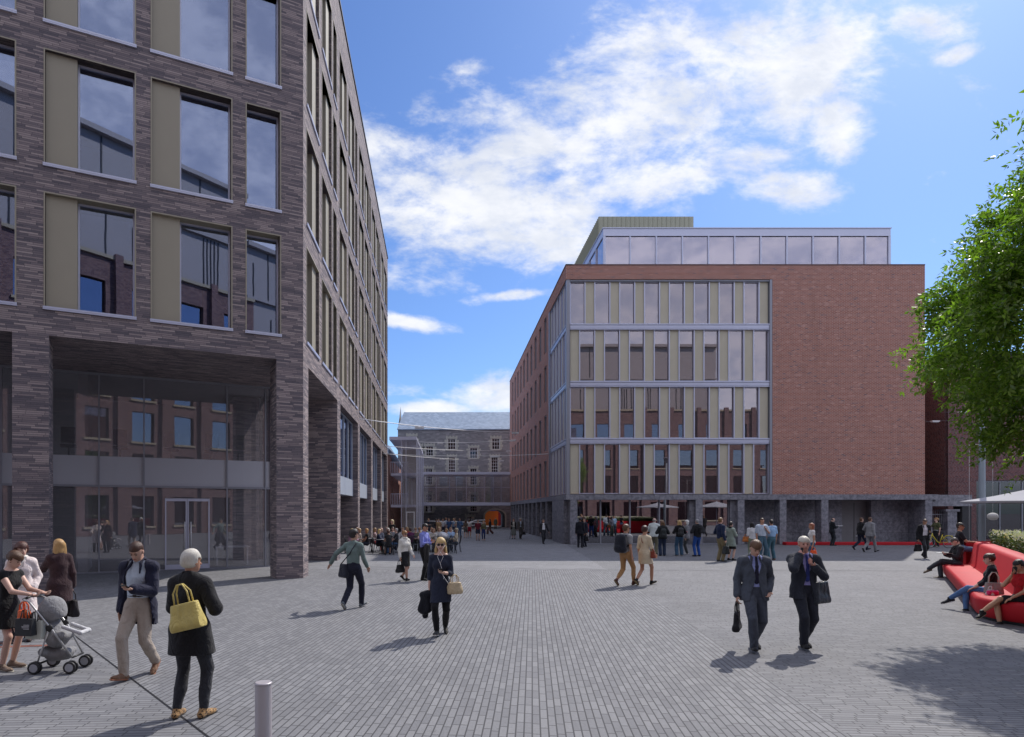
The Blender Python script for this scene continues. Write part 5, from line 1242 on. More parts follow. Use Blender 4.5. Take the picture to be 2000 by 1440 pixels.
        me = G.mesh('shoe', [lambda X, Y, Z: ((X - o0[0]) * dn[0] + (Y - o0[1]) * dn[1] + (Z - o0[2]) * dn[2]), lambda X, Y, Z: -((X - ank[0]) * dn[0] + (Y - ank[1]) * dn[1] + (Z - ank[2]) * dn[2]) - .042 * s])
        pat = None; c_ = shoes
        if isinstance(shoes[0], str): pat, c_ = shoes[0], shoes[1]
        me.materials.append(cloth(c_, .5, pat)); so = link('shoe', me, root, world=False)
        if sole and lod < 2:
            G = Field(.010); G.cone(heel + dn * .028 * s, tip + dn * .022 * s, .036 * s, .034 * s, .0, dn, .4); me = G.mesh('sole'); me.materials.append(plain('sole_%d' % int(sole[0] * 99 + sole[2] * 9), sole, .7)); link('sole', me, so, world=False)
    root['_'] = 0; del root['_']
    M = wmat(root)
    W = lambda p: Vector(M @ Vector(tuple(p)))
    return dict(root=root, hands=[W(a[3] + (a[3] - a[2]) / np.linalg.norm(a[3] - a[2]) * .09 * s) for a in A], wr=[W(a[3]) for a in A], sh=[W(a[1]) for a in A], el=[W(a[2]) for a in A], hc=W(hc), P=W(P), chest=W(chest), neck=W(neck), M=M, s=s, hd=hd, back=(M.to_3x3() @ Vector((0, -1, 0))), right=(M.to_3x3() @ Vector((1, 0, 0))), ear=[W(hr(sx * .08, .0, 0)) for sx in (1, -1)])

# ---------------------------------------------------------------- bags, phones and other things people carry
def bag(label, loc, size, hd, col, kind='tote', name='handbag', cat='bag', handle=.16, htop=None, noise=.004, res=.014, taper=.85, gloss=.55, hname='handle', hcol=None):
    """loc: centre of the handle's grip in the world; the bag hangs below it"""
    w_, d, h = size; root = empty(name, (loc[0], loc[1], loc[2]), rz=-R(hd)); tag(root, label, cat)
    G = Field(res); r = min(d * .5, .05); zb, zt_ = -handle - h, -handle
    for yy_ in (-1, 1):
        for xx in (-1, 1): pass
    G.cone((-w_ / 2 + r, 0, zb + r), (w_ / 2 - r, 0, zb + r), d * .5, d * .5, .04, (0, 1, 0), 1.0)
    for q in (-1, -.33, .33, 1): G.cone((q * (w_ / 2 - r), 0, zb + r), (q * (w_ / 2 - r) * taper, 0, zt_ - r * .5), d * .5, d * .36, .05)
    me = G.mesh('body', [lambda X, Y, Z: Z - zt_, lambda X, Y, Z: zb - Z, lambda X, Y, Z: np.abs(X) - w_ / 2], noise=noise, seed=int(w_ * 999)); me.materials.append(cloth(col, gloss)); bo = link('bag_body', me, root, world=False)
    mb = MB(); hc_ = hcol or col
    if kind != 'strap':
        for sy in (-1, 1):
            e = w_ * .26; pts = [(-e, sy * d * .22, zt_ - .03), (-e * .9, sy * d * .2, -handle * .45), (-e * .35, sy * .01, -.012), (e * .35, sy * .01, -.012), (e * .9, sy * d * .2, -handle * .45), (e, sy * d * .22, zt_ - .03)]
            mb.tube(pts, .009, 6)
    else:
        inv = wmat(root).inverted(); P_ = [inv @ Vector(p) for p in htop]; mb.tube([(-w_ * .45, 0, zt_ - .02)] + P_ + [(w_ * .45, 0, zt_ - .02)], .012, 6)
    sub(hname, mb.mesh(hname, cloth(hc_, .6)), root); return root
def phone(label, loc, hd, tilt=0.6):
    root = empty('phone', loc, rz=-R(hd)); root.rotation_euler = (tilt, 0, -R(hd)); tag(root, label, 'phone')
    mb = MB(); mb.box(-.036, .036, -.074, .074, -.004, .004); sub('case', mb.mesh('case', plain('phone_black', (0.02, 0.02, 0.022), .25)), root)
    mb = MB(); mb.box(-.032, .032, -.066, .066, .0042, .0052); sub('screen', mb.mesh('screen', plain('phone_glass', (0.04, 0.05, 0.06), .08)), root)
def backpack(label, p, size, col, hang=0.0, straps=True):
    """worn on the back of person p"""
    w_, d, h = size; c = p['chest'] + p['back'] * (.13 * p['s'] + d / 2) + Vector((0, 0, -.06 * p['s'] - hang)); root = empty('backpack', c, rz=-R(p['hd'])); tag(root, label, 'backpack')
    G = Field(.018); G.cone((-w_ * .22, 0, -h * .32), (w_ * .22, 0, -h * .32), d * .55, d * .55, .05).cone((-w_ * .18, 0, h * .25), (w_ * .18, 0, h * .25), d * .42, d * .42, .06)
    for q in (-.25, 0, .25): G.cone((q * w_, 0, -h * .3), (q * w_ * .8, 0, h * .3), d * .55, d * .45, .05)
    G.cone((-w_ * .18, -d * .45, -h * .22), (w_ * .18, -d * .45, -h * .22), d * .28, d * .28, .03)
    me = G.mesh('pack', noise=.006, seed=5); me.materials.append(cloth(col, .7)); link('pack', me, root, world=False)
    if straps:
        inv = wmat(root).inverted()
        for i, sx in ((0, 1), (1, -1)):
            S = p['sh'][i] + p['right'] * (-sx * .055); a = inv @ (S + Vector((0, 0, .062))); f = inv @ (S - p['back'] * .105 + Vector((0, 0, -.14))); e = inv @ (p['chest'] - p['back'] * .03 + p['right'] * sx * .165 * p['s'] + Vector((0, 0, -.08)))
            mb = MB(); mb.tube([(sx * w_ * .22, d * .2, h * .38), a, f, e, (sx * w_ * .3, d * .1, -h * .3)], .016, 6); sub('strap', mb.mesh('strap', cloth(col, .7)), root)
    return root
# ================================================================ RED BENCH AND PLANTER
A1, B1, C1, D1 = Vector((16.3, 21.2)), Vector((10.62, 12.95)), Vector((10.75, 11.85)), Vector((15.0, 11.2))
def off_path(pts, d):
    out = []
    for i, p in enumerate(pts):
        t1 = (p - pts[i - 1]).normalized() if i else (pts[1] - p).normalized(); t2 = (pts[i + 1] - p).normalized() if i < len(pts) - 1 else t1
        n1, n2 = Vector((-t1.y, t1.x)), Vector((-t2.y, t2.x)); n = (n1 + n2).normalized(); k = 1 / max(0.5, n.dot(n1)); out.append(p + n * d * k)
    return out
def fillet(a, b, c, r, n=7):
    u, v = (a - b).normalized(), (c - b).normalized(); p0, p1 = b + u * r, b + v * r
    return [p0.lerp(b, t).lerp(b.lerp(p1, t), t) for t in [k / n for k in range(n + 1)]]
T1 = Vector((10.75, 13.15)); dv_ = (T1 - A1).normalized(); CC_ = T1 + Vector((-dv_.y, dv_.x)) * 1.3
a0_ = math.degrees(math.atan2(T1.y - CC_.y, T1.x - CC_.x)) % 360
arc_ = [CC_ + Vector((math.cos(R(a)), math.sin(R(a)))) * 1.3 for a in [a0_ + (266 - a0_) * k / 16 for k in range(17)]]
path = [A1] + [A1.lerp(T1, t) for t in (.25, .5, .75)] + arc_ + [Vector((13.5, arc_[-1].y - .06)), Vector((20.4, arc_[-1].y - .3))]
pl = empty('planter_bench', (13, 15, 0), label='long red moulded bench wrapping the flower planter at right', cat='bench')
# section: (offset inwards, height)
sec_seat = [(0.07, 0.06), (0.03, 0.10), (0.0, 0.36), (0.02, 0.41), (0.06, 0.435), (0.58, 0.43), (0.66, 0.435)]
sec_back = [(0.66, 0.44), (0.70, 0.50), (0.80, 1.08), (0.84, 1.13), (0.90, 1.15), (1.16, 1.15), (1.20, 1.12), (1.21, 0.95)]
def sweep(sec, name, mat, parent, close=True):
    rails = [off_path(path, o) for o, z in sec]; mb = MB(); n = len(path)
    for j, (o, z) in enumerate(sec):
        for p in rails[j]: mb.v.append((p.x, p.y, z))
    for j in range(len(sec) - 1):
        for i in range(n - 1): mb.f.append((j * n + i, j * n + i + 1, (j + 1) * n + i + 1, (j + 1) * n + i)); mb.sm.append(True)
    if close:
        for i in (0, n - 1):
            b = len(mb.v); q = [(rails[j][i].x, rails[j][i].y, sec[j][1]) for j in range(len(sec))] + [(rails[-1][i].x, rails[-1][i].y, 0.06), (rails[0][i].x, rails[0][i].y, 0.06)]
            mb.v += q; mb.f.append(tuple(range(b, b + len(q)))); mb.sm.append(False)
    return mb.build(name, mat, parent)
sweep(sec_seat, 'seat', M_RED, pl); sweep(sec_back, 'backrest', M_RED, pl)
q0 = off_path(path, 0.12); mb = MB(); mb.prism([tuple(p) for p in q0] + [(20.4, 11.0), (20.4, 21.0)], 0.0, 0.06); mb.build('plinth', M_DK, pl)
# far side wall of the planter
mb = MB(); qa = off_path(path, 0.70)[0]; mb.box(qa.x, 20.6, 20.95, 21.2, 0.06, 1.15); o = mb.build('end_wall', M_RED, pl); mb = MB(); mb.box(20.4, 20.6, 10.9, 20.95, 0.0, 1.15); mb.build('side_wall', M_RED, pl)
q1 = off_path(path, 1.19); mb = MB(); mb.prism([tuple(p) for p in q1] + [(20.4, 21.0)], 0.9, 1.02); mb.build('soil', M_SOIL, pl)
# flowers
def inpoly(x, y, P):
    c = False
    for i in range(len(P)):
        a, b = P[i], P[i - 1]
        if (a[1] > y) != (b[1] > y) and x < (b[0] - a[0]) * (y - a[1]) / (b[1] - a[1]) + a[0]: c = not c
    return c
PP = [tuple(p) for p in off_path(path, 1.24)] + [(20.2, 12.3), (20.2, 20.8)]
rs = np.random.RandomState(4)
def leafmesh(name, C, N, L, Wd, mat, bend=0.2):
    """many small leaf quads: centres, normals-ish directions"""
    n = len(C); N = N / np.linalg.norm(N, axis=1)[:, None]; r = rs.normal(size=(n, 3)); S = np.cross(N, r); S /= np.linalg.norm(S, axis=1)[:, None] + 1e-9; U = np.cross(S, N)
    L = L[:, None]; Wd = Wd[:, None]
    P0, P1, P2, P3 = C, C + N * L * .45 + S * Wd, C + N * L - U * L * bend, C + N * L * .45 - S * Wd
    co = np.stack([P0, P1, P2, P3], 1).reshape(-1, 3); me = bpy.data.meshes.new(name)
    me.vertices.add(4 * n); me.vertices.foreach_set('co', co.astype(np.float32).ravel()); me.loops.add(4 * n); me.loops.foreach_set('vertex_index', np.arange(4 * n, dtype=np.int32))
    me.polygons.add(n); me.polygons.foreach_set('loop_start', np.arange(0, 4 * n, 4, dtype=np.int32)); me.update(calc_edges=True); me.materials.append(mat); return me
def leaf_mat(name, c1, c2, trans=0.35, rough=0.42):
    m = bpy.data.materials.new(name); m.use_nodes = True; t = NT(m.node_tree); t.n.clear()
    g = t.new('ShaderNodeNewGeometry'); rnd = g.outputs['Random Per Island']
    col = t.mix(rnd, c1 + (1,), c2 + (1,)); pn = t.noise(g.outputs['Position'], 0.9, 3); col = t.mix(1.0, col, t.mix(pn, (0.7, 0.7, 0.7, 1), (1.3, 1.3, 1.2, 1)), 'MULTIPLY')
    b = t.new('ShaderNodeBsdfPrincipled'); t.link(col, b.inputs['Base Color']); b.inputs['Roughness'].default_value = rough; b.inputs['Specular IOR Level'].default_value = 0.6
    tr = t.new('ShaderNodeBsdfTranslucent'); t.link(t.mix(1.0, col, (1.1, 1.5, 0.5, 1), 'MULTIPLY'), tr.inputs[0])
    mx = t.new('ShaderNodeMixShader'); mx.inputs[0].default_value = trans; t.link(b.outputs[0], mx.inputs[1]); t.link(tr.outputs[0], mx.inputs[2])
    o = t.new('ShaderNodeOutputMaterial'); t.link(mx.outputs[0], o.inputs[0]); MATS[name] = m; return m
pts = []
while len(pts) < 3600:
    x, y = rs.uniform(11, 20.3), rs.uniform(11.6, 20.9)
    if inpoly(x, y, PP): pts.append((x, y))
pts = np.array(pts); C = []; Nn = []
for (x, y) in pts:
    h = rs.uniform(.28, .50); k = 26
    t = rs.uniform(0, 1, k) ** 0.6; a = rs.uniform(0, 6.28, k); C.append(np.stack([x + .09 * np.cos(a) * t, y + .09 * np.sin(a) * t, 1.0 + h * t], 1)); Nn.append(np.stack([np.cos(a), np.sin(a), rs.uniform(.1, 1.2, k)], 1))
C = np.concatenate(C); Nn = np.concatenate(Nn); me = leafmesh('flower_bed', C, Nn, rs.uniform(.05, .09, len(C)), rs.uniform(.012, .022, len(C)), leaf_mat('bed_leaf', (0.05, 0.085, 0.03), (0.10, 0.14, 0.055), .2, .6))
o = link('flower_bed', me); tag(o, 'bed of low green plants with pale blossoms filling the red planter', 'plants', kind='stuff')
fc = pts[rs.randint(0, len(pts), 16000)] + rs.normal(0, .05, (16000, 2)); FCc = np.column_stack([fc, 1.0 + rs.uniform(.36, .54, 16000)])
me = leafmesh('blossom', FCc, np.column_stack([rs.normal(0, 1, (16000, 2)), rs.uniform(.2, 1.5, 16000)]), rs.uniform(.035, .06, 16000), rs.uniform(.016, .028, 16000), leaf_mat('blossom_white', (0.62, 0.60, 0.50), (0.72, 0.62, 0.60), .2, .7)); o = link('blossom', me); o['kind'] = 'stuff'; tag(o, 'pale cream blossoms over the planter bed', 'flowers')

# ================================================================ THE TREE
tr = empty('tree', (11.75, 10.5, 0), label='large leafy green tree leaning into view at the right edge above the red bench', cat='tree')
M_BK = plain('bark', (0.12, 0.095, 0.07), 0.9, 0, 0.25, 5, 0.8)
mb = MB(); mb.tube([(11.75, 10.5, 0.0), (11.7, 10.5, 1.8), (11.8, 10.45, 3.0), (11.65, 10.5, 4.4), (11.75, 10.5, 6.2), (11.65, 10.5, 7.8)], [.22, .17, .15, .12, .08, .03], 14); mb.build('trunk', M_BK, tr)
TC = np.array([12.0, 10.6, 6.0]); rad = np.array([3.25, 3.3, 4.0])
def crown_r(d):
    az = math.atan2(d[1], d[0]); el = d[2]
    return 0.80 + .10 * math.sin(3 * az + 1.3 + 2 * el) + .08 * math.sin(7 * az - 2 * el) + .08 * math.sin(5 * el + az) + .06 * math.sin(11 * az + 6 * el)
tips = []
while len(tips) < 560:
    d = rs.normal(size=3); d /= np.linalg.norm(d)
    if d[2] < -.92: continue
    r = crown_r(d) * rs.uniform(.55, 1.0) ** .45; p = TC + d * rad * r
    if p[2] < 2.5 or p[0] > 15.2: continue
    tips.append((p, d))
for i in range(0, 40):
    p, d = tips[i * 11]; b0 = np.array([11.72, 10.5, rs.uniform(2.4, 6.3)]); mid = (b0 + p) / 2 + np.array([0, 0, .5]); mb = MB(); q1 = b0 * .6 + mid * .4
    mb.tube([b0, q1, mid, (mid + p) / 2 + rs.normal(0, .1, 3), p], [.075, .06, .042, .025, .008], 7); mb.build('limb', M_BK, tr)
C = []; Nn = []; 
for p, d in tips:
    ns = 30
    for _ in range(ns):
        c = p + rs.normal(0, .22, 3) * np.array([1, 1, .75]); ax = d * .7 + rs.normal(0, .55, 3) + np.array([0, 0, -.38]); ax /= np.linalg.norm(ax); sd = np.cross(ax, rs.normal(size=3)); sd /= np.linalg.norm(sd)
        t = np.linspace(0.05, .30, 5)[:, None]; g = np.array([0, 0, -1.0]) * t ** 2 * .8
        for sg in (1, -1): C.append(c + ax * t + g + sd * sg * .008); Nn.append(np.tile(ax * .55 + sd * sg * .9 + np.array([0, 0, -.12]), (5, 1)))
        C.append((c + ax * .31)[None] + np.array([0, 0, -.07])); Nn.append((ax + np.array([0, 0, -.3]))[None])
C = np.concatenate(C); Nn = np.concatenate(Nn) + rs.normal(0, .15, (len(C), 3))
me = leafmesh('crown', C, Nn, rs.uniform(.085, .135, len(C)), rs.uniform(.017, .028, len(C)), leaf_mat('tree_leaf', (0.10, 0.17, 0.024), (0.29, 0.39, 0.07), .48, .36)); link('crown', me, tr)
print('tree leaves', len(C))

# lamp column, umbrellas, hanging disc
o = empty('lamp_column', (at(1918, 24), 24, 0), label='tall blue grey lamp column rising behind the planter into the tree', cat='lamp post')
mb = MB(); mb.tube([(0, 0, 0), (0, 0, 3.2), (0, 0, 6.6)], [.11, .105, .08], 18); sub('column', mb.mesh('column', plain('blue_grey_paint', (0.27, 0.32, 0.37), .45, .1, .04)), o)
mb = MB(); mb.tube([(0, 0, 0), (0, 0, .04)], .2, 18); sub('base_plate', mb.mesh('base_plate', M_ALD), o)
mb = MB(); mb.tube([(0, 0, 6.6), (0, 0, 6.9)], [.16, .2], 18); mb.tube([(0, 0, 6.9), (0, 0, 7.0)], [.3, .28], 18); sub('lamp_head', mb.mesh('lamp_head', M_ALD), o)
M_CAN = plain('white_canvas', (0.34, 0.34, 0.37), .85, 0, .04)
def umbrella(x, y, zr, zt, hw, label):
    o = empty('parasol', (x, y, 0), label=label, cat='parasol', group='white parasols behind the planter'); mb = MB()
    P = [(hw * math.cos(R(22.5 + 45 * k)), hw * math.sin(R(22.5 + 45 * k))) for k in range(8)]
    for k in range(8):
        a, b = P[k], P[(k + 1) % 8]
        m1, m2 = (a[0] * .5, a[1] * .5), (b[0] * .5, b[1] * .5); zm = zr + (zt - zr) * .44
        mb.quad((a[0], a[1], zr), (b[0], b[1], zr), (m2[0], m2[1], zm), (m1[0], m1[1], zm)); b0 = len(mb.v); mb.v += [(m1[0], m1[1], zm), (m2[0], m2[1], zm), (0, 0, zt)]; mb.f.append((b0, b0 + 1, b0 + 2)); mb.sm.append(False)
        mb.quad((a[0], a[1], zr), (b[0], b[1], zr), (b[0], b[1], zr - .06), (a[0], a[1], zr - .06))
    sub('canopy', mb.mesh('canopy', M_CAN), o)
    for k in range(8): mb = MB(); mb.tube([(P[k][0] * .98, P[k][1] * .98, zr - .02), (0, 0, zt - .07)], .012, 5); sub('rib', mb.mesh('rib', M_ALD), o)
    mb = MB(); mb.tube([(0, 0, 0.0), (0, 0, zt + .06)], .03, 10); sub('pole', mb.mesh('pole', M_AL), o)
    mb = MB(); mb.tube([(0, 0, 0), (0, 0, .09)], .38, 20); sub('base', mb.mesh('base', M_ALD), o)
umbrella(19.9, 22.0, 2.48, 2.9, 1.95, 'white parasol opened over the planter at the right edge')
umbrella(24.5, 24.5, 2.5, 2.98, 2.0, 'second white parasol opened farther right beyond the first')
o = empty('hanging_disc_lamp', (at(1939, 26), 26, zz(1009, 26)), label='pale round disc lamp hanging on a thin wire below the white parasol', cat='lamp')
mb = MB(); mb.sphere((0, 0, 0), (.19, .19, .15), 20, 12); sub('shade', mb.mesh('shade', plain('pale_paper', (0.5, 0.48, 0.46), .8)), o)
mb = MB(); mb.tube([(0, 0, .14), (0, 0, 2.9)], .006, 4); mb.tube([(-.95, 0, 2.9), (.6, 0, 2.95)], .008, 4); mb.tube([(-.95, 0, 2.9), (-.95, 0, -1.0)], .006, 4); sub('wire', mb.mesh('wire', M_WHT), o)
mb = MB(); mb.tube([(-.95, 0, -1.0), (-.95, 0, -zz(1009, 26))], .012, 6); sub('stand', mb.mesh('stand', M_ALD), o)

# ================================================================ PEOPLE: the foreground
NAVY = (.014, .017, .036); BLK = (.012, .012, .014); 
def G(px, py): return gr(px, py)
x, y = G(14, 1307); P = person('woman with hair up in a sleeveless black dress pushing the pram', x, y, 98, 1.62, 'f', 0, 'stand', ('push', 'push'), lean=.10, hpitch=22, skn=SKL, hair=('up', (.10, .045, .02)), dress=(BLK, 0.12, .62, .19), shoes=(.22, .16, .12), sole=(.5, .48, .42), legspread=.02)
mum = P
x, y = G(42, 1253); P = person('woman with short curly brown hair in a pale pink coat and white scarf', x, y, 150, 1.62, 'f', 0, 'stand', ('pocket', 'pocket'), hyaw=-20, skn=SKL, hair=('curly', (.09, .03, .02)), top=((.6, .5, .5), 2), bottom=('trousers', (.03, .025, .03), .01), over=((.80, .70, .68), -.42, None, .034, None, 'coat'), scarf=((.80, .76, .70), 1), shoes=(.05, .03, .03))
x, y = G(116, 1240); P = person('woman with long blond hair in a dark brown coat, hand at her mouth', x, y, 305, 1.66, 'f', 0, 'stand', ('hold', 'chin'), hyaw=0, skn=SKL, hair=('long', (.50, .30, .12)), bottom=('leggings', (.03, .025, .025)), top=((.05, .04, .04), 2), over=((.045, .022, .026), -.33, None, .028, None, 'coat'), shoes=(.02, .015, .015))
bag('black leather shopper carried by the woman in the dark brown coat', P['hands'][0], (.36, .13, .30), 40, (.015, .012, .014))
x, y = G(272, 1322); P = person('man in a navy coat and beige chinos looking down at his phone', x, y, 186, 1.80, 'm', 0, 'walk', ('down', 'phone'), hpitch=30, hyaw=-8, skn=SK, hair=('crop', (.07, .03, .018)), top=((.52, .60, .70), 2, .07), bottom=('trousers', (.42, .355, .30)), over=((.018, .020, .045), -.26, (.11, .23, ''), .034, None, 'coat'), shoes=(.20, .105, .06), sole=(.36, .14, .07), belt=(.03, .022, .018), stride=.75)
phone('phone held by the man in the navy coat', P['hands'][1] + Vector((0, -.02, .03)), 186, 0.5)
x, y = G(371, 1402); P = person('woman with white cropped hair in a black coat, seen from behind', x, y, 8, 1.74, 'f', 0, 'stand', ('crook', 'chest'), hyaw=25, skn=SKT, hair=('spiky', (.66, .63, .56)), bottom=('leggings', (.035, .037, .045)), top=((.02, .02, .02), 2), over=((.014, .014, .017), -.27, None, .034, None, 'coat'), shoes=('leopard', (.42, .25, .11)), sole=(.02, .02, .02), legspread=.035)
hp = P['sh'][0] + P['back'] * .06 + Vector((0, 0, .02)); bb = bag('yellow leather shoulder bag on the back of the woman in the black coat', P['sh'][0] + P['back'] * .23 + P['right'] * -.13 + Vector((0, 0, .035)), (.35, .14, .27), 14, (.62, .50, .16), handle=.20, res=.010, gloss=.45); bb.rotation_euler = (0, R(-14), -R(14))
x, y = G(690, 1189); P = person('man in a grey green shirt walking away with a messenger bag', x, y, 22, 1.76, 'm', 0, 'walk', ('fwd', 'wide'), hyaw=25, skn=SK, hair=('spiky', (.02, .016, .014)), top=((.17, .23, .22), 2, .06), bottom=('trousers', (.016, .018, .035)), shoes=(.13, .15, .17), sole=(.5, .5, .48), belt=(.10, .03, .02), stride=.85)
bag('dark messenger bag slung across the man in the grey green shirt', P['P'] + P['right'] * -.21 + P['back'] * .05 + Vector((0, 0, .10)), (.30, .12, .30), 50, (.016, .018, .032), 'strap', 'messenger_bag', handle=.05, htop=[P['chest'] + P['back'] * .14 + Vector((0, 0, -.05)), P['sh'][0] + P['right'] * -.07 + P['back'] * .07 + Vector((0, 0, .065)), P['sh'][0] + P['right'] * -.10 + P['back'] * -.08 + Vector((0, 0, .03)), P['chest'] + P['back'] * -.17 + P['right'] * -.1 + Vector((0, 0, -.1))], hname='strap')
x, y = G(790, 1135); P = person('woman in a white high necked blouse and black skirt wearing sunglasses', x, y, 140, 1.56, 'f', 0, 'walk', ('down', 'fwd'), skn=SK, hair=('up', (.28, .14, .05)), glasses=True, top=((.74, .72, .66), 2, .07, .02), bottom=('skirt', BLK, .52, .15), shoes=BLK, scarf=((.74, .72, .66),), stride=.7)
bag('black handbag carried by the woman in the white blouse', P['hands'][0], (.32, .13, .24), 130, (.014, .014, .016))
x, y = G(828, 1133); P = person('man in a bright blue shirt and black trousers with a jacket over his arm', x, y, 115, 1.76, 'm', 0, 'stand', ('phone', 'chest'), hyaw=10, hpitch=12, skn=SKT, hair=('short', (.02, .015, .012)), top=((.22, .25, .62), 2, .07), bottom=('trousers', BLK), shoes=(.02, .02, .022), legspread=.04)
def drape(label, name, p, size, col, hd=0):
    o = empty(name, p, rz=-R(hd)); tag(o, label, 'jacket'); F_ = Field(.016); w_, d, h = size
    F_.cone((-w_ / 2, 0, -.02), (w_ / 2, 0, -.03), d, d, .04)
    for k in (-1, 0, 1): F_.cone((k * w_ * .35, 0, -.04), (k * w_ * .42 + .02, .01 * k, -h * (1 - .12 * abs(k))), d * .9, d * 1.15, .04)
    me = F_.mesh('cloth', noise=.014, seed=int(h * 100)); me.materials.append(cloth(col)); link('jacket_body', me, o, world=False)
    F_ = Field(.016); F_.cone((w_ * .3, -d * .4, -.05), (w_ * .25, -d * .6, -h * 1.2), .045, .05, .02); me = F_.mesh('sleeve', noise=.008, seed=3); me.materials.append(cloth(col)); link('sleeve', me, o, world=False)
drape('black jacket hanging over the arm of the man in the blue shirt', 'jacket_over_arm', (P['wr'][0] + P['el'][0]) / 2 + Vector((0, 0, -.02)), (.16, .06, .55), (.02, .02, .022), 60)
x, y = G(861, 1240); P = person('blond woman in a dark blue dress and sunglasses walking towards the viewer', x, y, 183, 1.70, 'f', 0, 'walk', ('down', 'phone'), skn=SKL, hair=('mid', (.62, .44, .20)), glasses=True, dress=((.022, .028, .052), 1.35, .60, .175), bottom=('leggings', (.011, .011, .014)), shoes=(.03, .03, .03), sole=(.62, .6, .55), stride=.55)
drape('dark navy jacket held by the blond woman in the blue dress', 'held_jacket', P['hands'][0] + Vector((-.05, 0, 0)), (.15, .055, .34), (.012, .013, .020), 200)
bag('beige leather bag on the elbow of the blond woman in the blue dress', P['el'][1] + Vector((.07, -.03, .0)), (.27, .14, .20), 150, (.55, .44, .28), handle=.14)
phone('phone held by the blond woman in the blue dress', P['hands'][1] + Vector((0, -.02, .03)), 183, 0.6)
o = empty('earphones', P['neck'], label='white earphone cable of the blond woman in the blue dress', cat='earphones')
mb = MB(); nk, hd_ = P['neck'], P['hands'][1]; a_, b_ = P['ear']; f_ = -P['back']
mb.tube([(p - nk) for p in (b_ + f_ * .03, nk + f_ * .13 + Vector((-.05, 0, -.04)), P['chest'] + f_ * .17 + Vector((0, 0, .02)), P['chest'] + f_ * .20 + Vector((.05, 0, -.15)), P['P'] + f_ * .20 + Vector((.06, 0, .10)), P['P'] + f_ * .22 + Vector((.14, 0, .02)), hd_)], .003, 5); mb.tube([(p - nk) for p in (a_ + f_ * .03, nk + f_ * .13 + Vector((.05, 0, -.04)), P['chest'] + f_ * .17 + Vector((0, 0, .02)))], .003, 5)
sub('cord', mb.mesh('cord', M_WHT), o)
# centre-right walkers
x, y = G(1222, 1144); P = person('short haired woman in a grey t-shirt and tan trousers wearing a backpack', x, y, 55, 1.78, 'f', 0, 'walk', ('down', 'down'), hyaw=15, skn=SKT, hair=('short', (.10, .05, .02)), glasses=True, top=((.30, .30, .31), .55, .0, .016), bottom=('crop', (.42, .23, .10)), shoes=(.10, .035, .02), sole=(.25, .18, .1), stride=.9)
backpack('large black backpack on the short haired woman', P, (.33, .20, .52), (.014, .016, .026))
x, y = G(1259, 1143); P = person('woman in a loose cream dress with dark hair in a bun', x, y, 52, 1.74, 'f', 0, 'walk', ('fwd', 'down'), skn=SKT, hair=('up', (.05, .018, .012)), dress=((.66, .56, .40), 1.0, .62, .185), shoes=BLK, sole=(.4, .3, .15), stride=.85)
bag('red brown shoulder bag of the woman in the cream dress', P['P'] + P['right'] * .22 + P['back'] * -.06 + Vector((0, 0, .1)), (.2, .09, .2), 70, (.22, .04, .02), 'strap', 'shoulder_bag', handle=.03, htop=[P['chest'] + P['back'] * .13, P['sh'][1] + P['right'] * .07 + P['back'] * .04 + Vector((0, 0, .06)), P['chest'] + P['back'] * -.15], hname='strap')
# the two businessmen
x, y = G(1473, 1270); P = person('younger businessman in a grey suit and dark tie looking down', x, y, 188, 1.74, 'm', 0, 'walk', ('hold', 'pocket'), hpitch=28, skn=SK, hair=('short', (.14, .07, .035)), top=((.36, .42, .78), 2, .06), tie=(.010, .010, .030), over=((.075, .088, .115), -.15, (.10, .11, 'v'), .024, None, 'suit_jacket'), bottom=('trousers', (.07, .082, .11)), shoes=(.012, .012, .016), belt=(.015, .015, .017), stride=.6)
bag('slim black briefcase carried by the younger businessman', P['hands'][0], (.40, .09, .30), 120, (.012, .012, .016), name='briefcase', gloss=.4)
x, y = G(1570, 1266); P = person('older businessman with silver hair in a dark suit talking on his phone', x, y, 184, 1.77, 'm', 0, 'walk', ('ear', 'strap'), hyaw=12, skn=(.60, .30, .23), hair=('short', (.62, .58, .50)), top=((.40, .38, .76), 2, .06, .010, 'stripe'), tie=(.03, .045, .22), over=((.030, .035, .050), -.15, (.10, .10, 'v'), .026, None, 'suit_jacket'), bottom=('trousers', (.026, .030, .044)), shoes=(.012, .012, .014), belt=(.015, .015, .017), stride=.45)
phone('phone at the ear of the older businessman', P['hands'][0] + Vector((.01, .0, -.01)), 95, 1.5)
bag('black leather satchel hanging beside the older businessman', P['P'] + P['right'] * -.25 + Vector((0, 0, .13)), (.40, .13, .34), 150, (.035, .042, .055), 'strap', 'satchel', handle=.02, htop=[P['chest'] + P['right'] * -.2 + P['back'] * .05, P['sh'][1] + P['right'] * .05 + Vector((0, 0, .07)), P['hands'][1], P['chest'] + P['right'] * -.18 + P['back'] * -.08], hname='strap', gloss=.3)
